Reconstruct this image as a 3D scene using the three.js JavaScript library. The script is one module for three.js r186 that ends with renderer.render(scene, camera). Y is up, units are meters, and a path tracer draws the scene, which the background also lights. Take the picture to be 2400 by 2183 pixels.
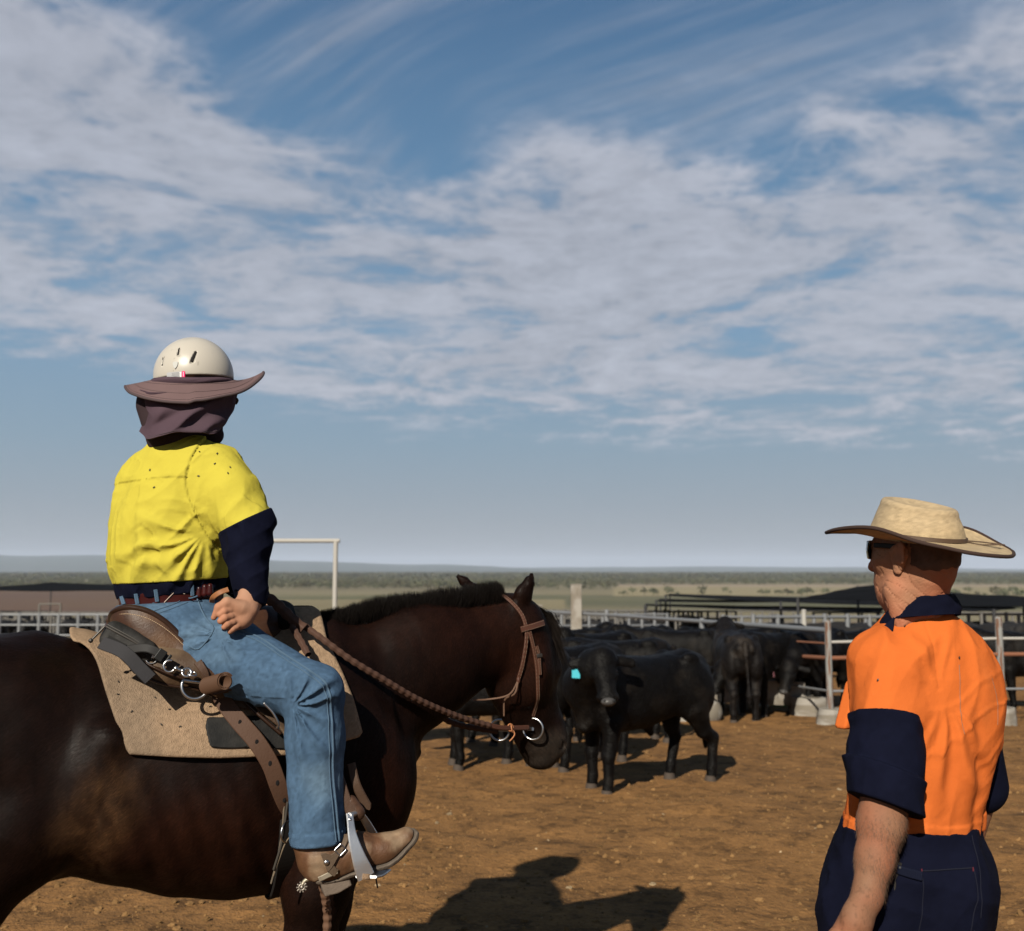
import * as THREE from 'three';
import { mergeGeometries, mergeVertices } from 'three/addons/utils/BufferGeometryUtils.js';
import { RoundedBoxGeometry } from 'three/addons/geometries/RoundedBoxGeometry.js';
import { FontLoader } from 'three/addons/loaders/FontLoader.js';
import { TextGeometry } from 'three/addons/geometries/TextGeometry.js';

// ---------------------------------------------------------------- camera, sky, sun, exposure
const scene = new THREE.Scene();
const camera = new THREE.PerspectiveCamera(48.91, 1024 / 931, 0.05, 60000);
camera.position.set(0, 1.63, 0);
camera.rotation.x = THREE.MathUtils.degToRad(5.84);
camera.focus = 2.75;
camera.userData.fStop = 4.5;
const renderer = new THREE.WebGLRenderer({ antialias: true });
renderer.toneMapping = THREE.LinearToneMapping;
renderer.toneMappingExposure = 1.9;
renderer.shadowMap.enabled = true;
renderer.setSize(1024, 931);

const sun = new THREE.DirectionalLight(new THREE.Color(1, 0.93, 0.8), 5);
sun.position.set(-0.50 * 20, 20, 1.42 * 20);
sun.castShadow = true;
sun.shadow.mapSize.set(4096, 4096);
Object.assign(sun.shadow.camera, { left: -30, right: 30, top: 30, bottom: -30, near: 1, far: 120 });
scene.add(sun, sun.target);

{ // the sky: blue air with a layer of broken altocumulus and high streaks, as a float panorama
  const w = 4096, h = 2048, data = new Float32Array(w * h * 4), E = 1.9;
  // upper and lower edge (degrees of elevation) of the cloud layer by azimuth, 0 = straight ahead
  const edge = [[-180, 24, 7], [-140, 27, 8], [-100, 22, 6], [-60, 28, 9], [-34, 29.5, 11.5], [-27, 28, 11], [-20, 26.6, 10], [-12, 22.8, 8.8], [-5, 20, 8], [3, 21.5, 8], [12, 22.5, 7.4], [20, 24, 6.8], [28, 26.5, 6], [45, 27, 6], [80, 23, 7], [130, 26, 8], [180, 24, 7]];
  const at = (az, k) => { let i = 0; while (edge[i + 1][0] < az) i++; const [a, b] = [edge[i], edge[i + 1]], t = (az - a[0]) / (b[0] - a[0]); return a[k] + (b[k] - a[k]) * t * t * (3 - 2 * t); };
  const lerp = (a, b, t) => a + (b - a) * t, ss = smooth;
  const stops = [[0, .325, .345, .368], [2.5, .31, .35, .39], [7, .245, .345, .435], [13, .19, .325, .475], [20, .125, .25, .41], [30, .072, .162, .305], [50, .044, .112, .23], [90, .033, .088, .195]];
  const tops = [], bots = [];
  for (let i = 0; i < w; i++) { const az = ((i + .5) / w - .5) * 360; tops.push(at(az, 1)); bots.push(at(az, 2)); }
  for (let j = 0; j < h; j++) {
    const el = ((j + .5) / h - .5) * 180, er = el * Math.PI / 180;
    let k = 0; const e = Math.max(el, 0); while (k < stops.length - 2 && stops[k + 1][0] < e) k++;
    const t = Math.min(1, (e - stops[k][0]) / (stops[k + 1][0] - stops[k][0]));
    const air = [1, 2, 3].map((c) => lerp(stops[k][c], stops[k + 1][c], t));
    const step = el > 38 ? 4 : 1; // coarser overhead, where the clouds stand larger
    for (let i = 0; i < w; i++) {
      const o = (j * w + i) * 4;
      if (i % step) { for (let c = 0; c < 4; c++) data[o + c] = data[o - 4 + c]; continue; }
      let [r, g, b] = air;
      if (el > .3) {
        const az = ((i + .5) / w - .5) * 360, ar = az * Math.PI / 180;
        const q = Math.cos(er) / (Math.sin(er) + .075), X = Math.sin(ar) * q, Z = Math.cos(ar) * q;
        // layer of cloudlets
        const wx = fbm(X * 1.3 + 7, Z * 1.3, 3.1, 3) * .5, wz = fbm(X * 1.3, Z * 1.3 + 5, 9.4, 3) * .5;
        const big = fbm(X * .9 + wx + 20, Z * .9 + wz, 1.7, 4);
        const topN = tops[i] + big * 7, botN = bots[i] + big * 4;
        let m = ss(botN - 2.2, botN + 2.8, el) * (1 - ss(topN - 4.5, topN + 2.5, el));
        m = Math.max(m, .75 * ss(.02, .3, fbm(X * .7 - 3, Z * .7 + wz * 2, 5.5, 3)) * ss(24, 30, el) * Math.max(ss(-12, -20, az), ss(36, 50, az)));
        const puff = fbm(X * 4.4 + wx * 3.2, Z * 5.2 + wz * 3.2, 4.4, 6);
        const fine = fbm(X * 17 + wx * 6, Z * 19 + wz * 6, 8.8, 4);
        const bil = 1 - 2.6 * Math.abs(fbm(X * 9 + wx * 4, Z * 10 + wz * 4, 2.9, 4)), crumb = 1 - 2.6 * Math.abs(fbm(X * 26 + wx * 7, Z * 28 + wz * 7, 6.2, 3));
        const cover = m * .95 - .73 + big * .9 + puff * 1.15 + bil * .2 + crumb * .13 + fine * .22;
        const dens = ss(-.3, .58, cover) * Math.min(1, m * 2.2);
        // high ice streaks, combed one way
        const c1 = .8, X2 = X * Math.cos(c1) - Z * Math.sin(c1), Z2 = X * Math.sin(c1) + Z * Math.cos(c1);
        const cw = fbm(X * 1.1, Z * 1.1, 2.2, 3) * .8;
        const st = fbm(X2 * 1.4 + cw, Z2 * 9 + cw * 3.2, 6.1, 5) * .6 + fbm(X2 * 5 + cw, Z2 * 40 + cw * 9, 3.3, 3) * .32;
        const where = ss(-.3, .35, fbm(X * .8 + 11.3, Z * .8 + 2.6, 7.7, 3) + (-.12 + .42 * ss(-4, 14, az) * (1 - ss(40, 60, az)))) * ss(12, 20, el) * (1 - ss(48, 70, el) * .6);
        const cir = ss(-.3, .6, st) * where * .55;
        const sh = .92 + puff * .3 + bil * .075 + crumb * .05 + fine * .14;
        const cr = .44 * sh, cg = .456 * sh, cb = .515 * sh;
        const lo = ss(.5, 6, el);
        const a = Math.min(1, (dens * .84 + cir * (1 - dens))) * lo;
        r = lerp(r, cr, a); g = lerp(g, cg, a); b = lerp(b, cb, a);
      }
      data[o] = r / E; data[o + 1] = g / E; data[o + 2] = b / E; data[o + 3] = 1;
    }
  }
  // turn the panorama so that azimuth 0 (its middle column) lies straight ahead, along -z
  const turned = new Float32Array(data.length), shift = w / 4;
  for (let j = 0; j < h; j++) for (let i = 0; i < w; i++) { const s = (j * w + (i + shift) % w) * 4, d = (j * w + i) * 4; for (let c = 0; c < 4; c++) turned[d + c] = data[s + c]; }
  const tex = new THREE.DataTexture(turned, w, h, THREE.RGBAFormat, THREE.FloatType);
  tex.mapping = THREE.EquirectangularReflectionMapping; tex.magFilter = tex.minFilter = THREE.LinearFilter; tex.needsUpdate = true;
  scene.background = tex; scene.environment = tex;
}
scene.fog = new THREE.FogExp2(new THREE.Color(.72, .82, 1), 0.00004);

// ---------------------------------------------------------------- helpers
function hash(i, j, k) { let n = Math.imul(i, 374761393) + Math.imul(j, 668265263) + Math.imul(k, 1274126177); n = Math.imul(n ^ (n >>> 13), 1103515245); n ^= n >>> 16; return (n >>> 0) / 4294967296; }
function noise(x, y, z) { // value noise, -1..1
  const i = Math.floor(x), j = Math.floor(y), k = Math.floor(z); let u = x - i, v = y - j, w = z - k;
  u = u * u * (3 - 2 * u); v = v * v * (3 - 2 * v); w = w * w * (3 - 2 * w);
  const a = hash(i, j, k), b = hash(i + 1, j, k), c = hash(i, j + 1, k), d = hash(i + 1, j + 1, k), e = hash(i, j, k + 1), f = hash(i + 1, j, k + 1), g = hash(i, j + 1, k + 1), h = hash(i + 1, j + 1, k + 1);
  const p = a + (b - a) * u, q = c + (d - c) * u, r = e + (f - e) * u, s = g + (h - g) * u, m = p + (q - p) * v, n = r + (s - r) * v;
  return (m + (n - m) * w) * 2 - 1;
}
function fbm(x, y, z, o) { let s = 0, a = .5, f = 1; for (let i = 0; i < o; i++) { s += a * noise(x * f + i * 17.3, y * f + i * 9.1, z * f + i * 5.7); f *= 2.03; a *= .52; } return s; }
function smooth(a, b, x) { const t = Math.min(1, Math.max(0, (x - a) / (b - a))); return t * t * (3 - 2 * t); }
function mulberry(a) { return () => { a = (a + 0x6D2B79F5) | 0; let t = Math.imul(a ^ (a >>> 15), 1 | a); t = (t + Math.imul(t ^ (t >>> 7), 61 | t)) ^ t; return ((t ^ (t >>> 14)) >>> 0) / 4294967296; }; }
function V(p) { return new THREE.Vector3(p[0], p[1], p[2]); }
function mixv(a, b, t) { return [a[0] + (b[0] - a[0]) * t, a[1] + (b[1] - a[1]) * t, a[2] + (b[2] - a[2]) * t]; }
function addv(a, b) { return [a[0] + b[0], a[1] + b[1], a[2] + b[2]]; }

// signed distance fields joined by a smooth minimum
class Field {
  constructor(k = .03) { this.k = k; this.list = []; this.warp = null; }
  cap(a, b, ra, rb, k = this.k) { const d = [b[0] - a[0], b[1] - a[1], b[2] - a[2]], l = d[0] * d[0] + d[1] * d[1] + d[2] * d[2] || 1e-9; this.list.push([k, (x, y, z) => { const px = x - a[0], py = y - a[1], pz = z - a[2]; let h = (px * d[0] + py * d[1] + pz * d[2]) / l; h = h < 0 ? 0 : h > 1 ? 1 : h; const ex = px - d[0] * h, ey = py - d[1] * h, ez = pz - d[2] * h; return Math.sqrt(ex * ex + ey * ey + ez * ez) - (ra + (rb - ra) * h); }]); return this; }
  // a flattened capsule: n = unit direction across which it is squeezed by the factor s
  flat(a, b, ra, rb, n, s, k = this.k) { const f = new Field(k); const d = [b[0] - a[0], b[1] - a[1], b[2] - a[2]], l = d[0] * d[0] + d[1] * d[1] + d[2] * d[2] || 1e-9; this.list.push([k, (x, y, z) => { const px = x - a[0], py = y - a[1], pz = z - a[2]; let h = (px * d[0] + py * d[1] + pz * d[2]) / l; h = h < 0 ? 0 : h > 1 ? 1 : h; let ex = px - d[0] * h, ey = py - d[1] * h, ez = pz - d[2] * h; const q = ex * n[0] + ey * n[1] + ez * n[2], m = q * (1 / s - 1); ex += n[0] * m; ey += n[1] * m; ez += n[2] * m; const r = ra + (rb - ra) * h, L = Math.sqrt(ex * ex + ey * ey + ez * ez), t = Math.abs(q / s) / (L + 1e-9); return (L - r) * (1 - t * (1 - s)); }]); return this; }
  chain(ps, k = this.k) { for (let i = 0; i + 1 < ps.length; i++) this.cap(ps[i][0], ps[i + 1][0], ps[i][1], ps[i + 1][1], k); return this; }
  ell(c, r, rot = null, k = this.k) {
    let e = null; if (rot) e = new THREE.Matrix4().makeRotationFromEuler(new THREE.Euler(rot[0], rot[1], rot[2], 'YXZ')).transpose().elements;
    this.list.push([k, (x, y, z) => { let px = x - c[0], py = y - c[1], pz = z - c[2]; if (e) { const a = e[0] * px + e[4] * py + e[8] * pz, b = e[1] * px + e[5] * py + e[9] * pz, d = e[2] * px + e[6] * py + e[10] * pz; px = a; py = b; pz = d; } const u = px / r[0], v = py / r[1], w = pz / r[2], k0 = Math.sqrt(u * u + v * v + w * w), k1 = Math.sqrt(u * u / (r[0] * r[0]) + v * v / (r[1] * r[1]) + w * w / (r[2] * r[2])); return k1 < 1e-9 ? -Math.min(r[0], r[1], r[2]) : k0 * (k0 - 1) / k1; }]); return this;
  }
  fn(f, k = this.k) { this.list.push([k, f]); return this; }
  cut(f, k = .005) { this.list.push([-k, f]); return this; }
  get eval() {
    const L = this.list, warp = this.warp;
    return (x, y, z) => {
      let d = 1e3;
      for (let i = 0; i < L.length; i++) {
        let k = L[i][0]; const e = L[i][1](x, y, z);
        if (k > 0) { const h = k - Math.abs(d - e); d = Math.min(d, e) - (h > 0 ? h * h / (4 * k) : 0); } else { k = -k; const n = -e, h = k - Math.abs(d - n); d = Math.max(d, n) + (h > 0 ? h * h / (4 * k) : 0); }
      }
      return warp ? d + warp(x, y, z, d) : d;
    };
  }
}
// surface nets: an even mesh of the zero set of f inside lo..hi
function skin(f, lo, hi, h, { color, uv = 0, safe = 1.7 } = {}) {
  const n = [0, 1, 2].map((c) => Math.ceil((hi[c] - lo[c]) / h) + 1), [nx, ny, nz] = n, val = new Float32Array(nx * ny * nz).fill(1), B = 6;
  for (let bk = 0; bk < nz; bk += B) for (let bj = 0; bj < ny; bj += B) for (let bi = 0; bi < nx; bi += B) {
    const c = f(lo[0] + (bi + B / 2) * h, lo[1] + (bj + B / 2) * h, lo[2] + (bk + B / 2) * h), far = Math.abs(c) > (B / 2 + 1) * h * safe;
    for (let k = bk; k < Math.min(bk + B, nz); k++) for (let j = bj; j < Math.min(bj + B, ny); j++) for (let i = bi; i < Math.min(bi + B, nx); i++)
      val[(k * ny + j) * nx + i] = far ? c : f(lo[0] + i * h, lo[1] + j * h, lo[2] + k * h);
  }
  const id = new Int32Array(nx * ny * nz).fill(-1), pos = [];
  const corner = [0, 1, nx, nx + 1, nx * ny, nx * ny + 1, nx * ny + nx, nx * ny + nx + 1], edges = [[0, 1], [2, 3], [4, 5], [6, 7], [0, 2], [1, 3], [4, 6], [5, 7], [0, 4], [1, 5], [2, 6], [3, 7]];
  for (let k = 0; k < nz - 1; k++) for (let j = 0; j < ny - 1; j++) for (let i = 0; i < nx - 1; i++) {
    const o = (k * ny + j) * nx + i; let mask = 0; for (let c = 0; c < 8; c++) if (val[o + corner[c]] < 0) mask |= 1 << c;
    if (mask === 0 || mask === 255) continue;
    let x = 0, y = 0, z = 0, m = 0;
    for (const [a, b] of edges) { if (((mask >> a) & 1) === ((mask >> b) & 1)) continue; const va = val[o + corner[a]], vb = val[o + corner[b]], t = va / (va - vb); x += (a & 1) + ((b & 1) - (a & 1)) * t; y += ((a >> 1) & 1) + (((b >> 1) & 1) - ((a >> 1) & 1)) * t; z += (a >> 2) + ((b >> 2) - (a >> 2)) * t; m++; }
    id[o] = pos.length / 3; pos.push(lo[0] + (i + x / m) * h, lo[1] + (j + y / m) * h, lo[2] + (k + z / m) * h);
  }
  const idx = [], sx = 1, sy = nx, sz = nx * ny;
  for (let k = 1; k < nz - 1; k++) for (let j = 1; j < ny - 1; j++) for (let i = 1; i < nx - 1; i++) {
    const o = (k * ny + j) * nx + i, s = val[o] < 0;
    const quad = (a, b, c, d, flip) => { a = id[a]; b = id[b]; c = id[c]; d = id[d]; if (a < 0 || b < 0 || c < 0 || d < 0) return; if (flip) idx.push(a, c, b, a, d, c); else idx.push(a, b, c, a, c, d); };
    if (s !== val[o + sx] < 0) quad(o - sy - sz, o - sz, o, o - sy, !s);
    if (s !== val[o + sy] < 0) quad(o - sx - sz, o - sx, o, o - sz, !s);
    if (s !== val[o + sz] < 0) quad(o - sx - sy, o - sy, o, o - sx, !s);
  }
  const P = new Float32Array(pos), N = new Float32Array(pos.length), C = color ? new Float32Array(pos.length) : null, e = h * .35;
  for (let i = 0; i < P.length; i += 3) {
    let x = P[i], y = P[i + 1], z = P[i + 2], gx, gy, gz, l;
    for (let s = 0; s < 2; s++) {
      gx = f(x + e, y, z) - f(x - e, y, z); gy = f(x, y + e, z) - f(x, y - e, z); gz = f(x, y, z + e) - f(x, y, z - e); l = Math.sqrt(gx * gx + gy * gy + gz * gz) || 1; gx /= l; gy /= l; gz /= l;
      if (s) break; let d = f(x, y, z) / Math.max(.4, l / (2 * e)); d = Math.max(-h * .5, Math.min(h * .5, d)); x -= gx * d; y -= gy * d; z -= gz * d;
    }
    P[i] = x; P[i + 1] = y; P[i + 2] = z; N[i] = gx; N[i + 1] = gy; N[i + 2] = gz;
    if (C) { const c = color(x, y, z); C[i] = c[0]; C[i + 1] = c[1]; C[i + 2] = c[2]; }
  }
  let g = new THREE.BufferGeometry(); g.setAttribute('position', new THREE.BufferAttribute(P, 3)); g.setAttribute('normal', new THREE.BufferAttribute(N, 3)); if (C) g.setAttribute('color', new THREE.BufferAttribute(C, 3));
  g.setIndex(idx);
  return uv ? boxUV(g, uv) : g;
}
// uv in metres from the dominant axis of each face, times s
function boxUV(geometry, s = 1) {
  const g = geometry.index ? geometry.toNonIndexed() : geometry, p = g.attributes.position, n = g.attributes.normal, uv = new Float32Array(p.count * 2);
  for (let i = 0; i < p.count; i += 3) {
    const ax = Math.abs(n.getX(i) + n.getX(i + 1) + n.getX(i + 2)), ay = Math.abs(n.getY(i) + n.getY(i + 1) + n.getY(i + 2)), az = Math.abs(n.getZ(i) + n.getZ(i + 1) + n.getZ(i + 2));
    for (let k = i; k < i + 3; k++) { const x = p.getX(k), y = p.getY(k), z = p.getZ(k), [u, v] = az >= ax && az >= ay ? [x, y] : ax >= ay ? [z, y] : [x, z]; uv[k * 2] = u * s; uv[k * 2 + 1] = v * s; }
  }
  g.setAttribute('uv', new THREE.BufferAttribute(uv, 2)); return g;
}
function plain(g) { const q = g.index ? g.toNonIndexed() : g.clone(); for (const k of Object.keys(q.attributes)) if (!['position', 'normal', 'uv'].includes(k)) q.deleteAttribute(k); if (!q.attributes.uv) q.setAttribute('uv', new THREE.BufferAttribute(new Float32Array(q.attributes.position.count * 2), 2)); return q; }
function merged(list) { return mergeGeometries(list.map(plain)); }
// a tube along points, closed at both ends, radius a number or a function of 0..1; flat = [width factor, height factor]
function tube(points, r, { sides = 8, seg = 0, closed = false, tension = .5 } = {}) {
  const c = new THREE.CatmullRomCurve3(points.map(V), closed, 'centripetal', tension), n = seg || Math.max(2, points.length * 6), R = typeof r === 'function' ? r : () => r;
  const fr = c.computeFrenetFrames(n, closed), P = [], I = [], U = []; const L = c.getLength();
  for (let i = 0; i <= n; i++) { const p = c.getPointAt(i / n), k = closed ? i % n : i; for (let j = 0; j <= sides; j++) { const a = j / sides * Math.PI * 2, q = R(i / n); P.push(p.x + (fr.normals[k].x * Math.cos(a) + fr.binormals[k].x * Math.sin(a)) * q, p.y + (fr.normals[k].y * Math.cos(a) + fr.binormals[k].y * Math.sin(a)) * q, p.z + (fr.normals[k].z * Math.cos(a) + fr.binormals[k].z * Math.sin(a)) * q); U.push(i / n * L, j / sides * 6.28 * q); } }
  for (let i = 0; i < n; i++) for (let j = 0; j < sides; j++) { const a = i * (sides + 1) + j, b = a + sides + 1; I.push(a, a + 1, b, a + 1, b + 1, b); }
  if (!closed) for (const e of [0, n]) { const m = P.length / 3, p = c.getPointAt(e / n); P.push(p.x, p.y, p.z); U.push(0, 0); for (let j = 0; j < sides; j++) { const a = e * (sides + 1) + j; if (e) I.push(m, a, a + 1); else I.push(m, a + 1, a); } }
  const g = new THREE.BufferGeometry(); g.setAttribute('position', new THREE.Float32BufferAttribute(P, 3)); g.setAttribute('uv', new THREE.Float32BufferAttribute(U, 2)); g.setIndex(I); g.computeVertexNormals(); return g;
}
// a strap: a flat band through points with the outward direction at each; w wide, t thick; w may be a function
function strap(points, outs, w, t = .004, seg = 0) {
  const c = new THREE.CatmullRomCurve3(points.map(V), false, 'centripetal'), n = seg || points.length * 6, P = [], I = [], U = [], L = c.getLength(), Wd = typeof w === 'function' ? w : () => w;
  const oc = outs.length > 1 ? new THREE.CatmullRomCurve3(outs.map(V), false, 'centripetal') : null;
  for (let i = 0; i <= n; i++) {
    const s = i / n, p = c.getPoint(s), tg = c.getTangent(s), out = oc ? oc.getPoint(s) : V(outs[0]), side = new THREE.Vector3().crossVectors(tg, out).normalize(), up = new THREE.Vector3().crossVectors(side, tg).normalize(), q = Wd(s) / 2, b = Math.min(t * .4, q * .4);
    const ring = [[-q, -t / 2 + b], [-q, t / 2 - b], [-q + b, t / 2], [q - b, t / 2], [q, t / 2 - b], [q, -t / 2 + b], [q - b, -t / 2], [-q + b, -t / 2]];
    for (const [a, e] of ring) { P.push(p.x + side.x * a + up.x * e, p.y + side.y * a + up.y * e, p.z + side.z * a + up.z * e); U.push(s * L, a); }
  }
  for (let i = 0; i < n; i++) for (let j = 0; j < 8; j++) { const a = i * 8 + j, b = i * 8 + (j + 1) % 8; I.push(a, a + 8, b, b, a + 8, b + 8); }
  for (const e of [0, n]) for (let j = 1; j < 7; j++) { const o = e * 8; if (e) I.push(o, o + j + 1, o + j); else I.push(o, o + j, o + j + 1); }
  let g = new THREE.BufferGeometry(); g.setAttribute('position', new THREE.Float32BufferAttribute(P, 3)); g.setAttribute('uv', new THREE.Float32BufferAttribute(U, 2)); g.setIndex(I); g = g.toNonIndexed(); g.computeVertexNormals(); return g;
}
function box(x, y, z, w, h, d, r = .004, rot) { const g = new RoundedBoxGeometry(w, h, d, 2, Math.min(r, w * .45, h * .45, d * .45)); if (rot) g.applyMatrix4(new THREE.Matrix4().makeRotationFromEuler(new THREE.Euler(...rot))); g.translate(x, y, z); return g; }
function rod(a, b, r, sides = 10, r2 = r) { const d = new THREE.Vector3().subVectors(V(b), V(a)), g = new THREE.CylinderGeometry(r2, r, d.length(), sides); g.translate(0, d.length() / 2, 0); g.applyQuaternion(new THREE.Quaternion().setFromUnitVectors(new THREE.Vector3(0, 1, 0), d.clone().normalize())); g.translate(a[0], a[1], a[2]); return g; }
function ring(c, R, r, normal, seg = 28, arc = Math.PI * 2, spin = 0) { const g = new THREE.TorusGeometry(R, r, 8, seg, arc); g.rotateZ(spin); g.applyQuaternion(new THREE.Quaternion().setFromUnitVectors(new THREE.Vector3(0, 0, 1), V(normal).normalize())); g.translate(c[0], c[1], c[2]); return g; }
function ball(c, r, sx = 1, sy = 1, sz = 1, n = 12) { const g = new THREE.SphereGeometry(r, n, Math.ceil(n * .7)); g.scale(sx, sy, sz); g.translate(...c); return g; }

const names = {};
function numbered(n) { if (!(n in names)) { names[n] = 0; return n; } names[n]++; return `${n}_${String(names[n]).padStart(3, '0')}`; }
function tag(o, label, category, group, kind) { o.userData.label = label; if (category) o.userData.category = category; if (group) o.userData.group = group; if (kind) o.userData.kind = kind; return o; }
function shade(o) { o.traverse((m) => { if (m.isMesh) { m.castShadow = true; m.receiveShadow = true; } }); return o; }
function thing(name, label, category, group) { const o = new THREE.Group(); o.name = numbered(name); tag(o, label, category, group); scene.add(o); return o; }
function part(parent, name, geometry, material, label) { const m = new THREE.Mesh(geometry, material); m.name = parent === scene ? numbered(name) : name; m.castShadow = m.receiveShadow = true; parent.add(m); if (label) m.userData.label = label; return m; }
function single(name, geometry, material, label, category, group, kind) { return tag(part(scene, name, geometry, material), label, category, group, kind); }
function copy(o, label) { const c = o.clone(); c.name = numbered(o.name.replace(/_\d{3}$/, '')); c.userData = { ...o.userData, label: label ?? o.userData.label }; scene.add(c); return c; }
// moves a thing's origin to the middle of its underside without moving the thing
function rebase(g) { g.updateMatrixWorld(true); const b = new THREE.Box3().setFromObject(g), c = g.worldToLocal(new THREE.Vector3((b.min.x + b.max.x) / 2, b.min.y, (b.min.z + b.max.z) / 2)); for (const k of g.children) k.position.sub(c); g.position.add(c.clone().applyQuaternion(g.quaternion).multiply(g.scale)); return g; }

// textures
function grain(n, f, { repeat = 1, srgb = false } = {}) {
  const d = new Uint8Array(n * n * 4);
  for (let j = 0; j < n; j++) for (let i = 0; i < n; i++) { const v = f(i / n, j / n, i, j), o = (j * n + i) * 4; for (let c = 0; c < 3; c++) d[o + c] = Math.max(0, Math.min(255, (Array.isArray(v) ? v[c] : v) * 255)); d[o + 3] = 255; }
  const t = new THREE.DataTexture(d, n, n); t.wrapS = t.wrapT = THREE.RepeatWrapping; t.magFilter = THREE.LinearFilter; t.minFilter = THREE.LinearMipmapLinearFilter; t.generateMipmaps = true; t.repeat.set(repeat, repeat); if (srgb) t.colorSpace = THREE.SRGBColorSpace; t.needsUpdate = true; return t;
}
// noise that repeats every p cells
function tile(x, y, p, s) { const i = Math.floor(x), j = Math.floor(y); let u = x - i, v = y - j; u = u * u * (3 - 2 * u); v = v * v * (3 - 2 * v); const m = (a) => ((a % p) + p) % p, a = hash(m(i), m(j), s), b = hash(m(i + 1), m(j), s), c = hash(m(i), m(j + 1), s), d = hash(m(i + 1), m(j + 1), s); const q = a + (b - a) * u; return q + (c + (d - c) * u - q) * v; }
function tfbm(x, y, p, s, o) { let r = 0, a = .5; for (let i = 0; i < o; i++) { r += a * tile(x * p, y * p, p, s + i); p *= 2; a *= .5; } return r; }
function mat(o) { const { c, ...q } = o, m = new THREE.MeshPhysicalMaterial({ roughness: .7, specularIntensity: .5, ...q }); if (c) m.color.setRGB(...c); m.color.multiplyScalar(.82); return m; /* all base colours share one scale */ }
function plusMap(m, map, key = 'map') { m[key] = map; return m; }

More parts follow.
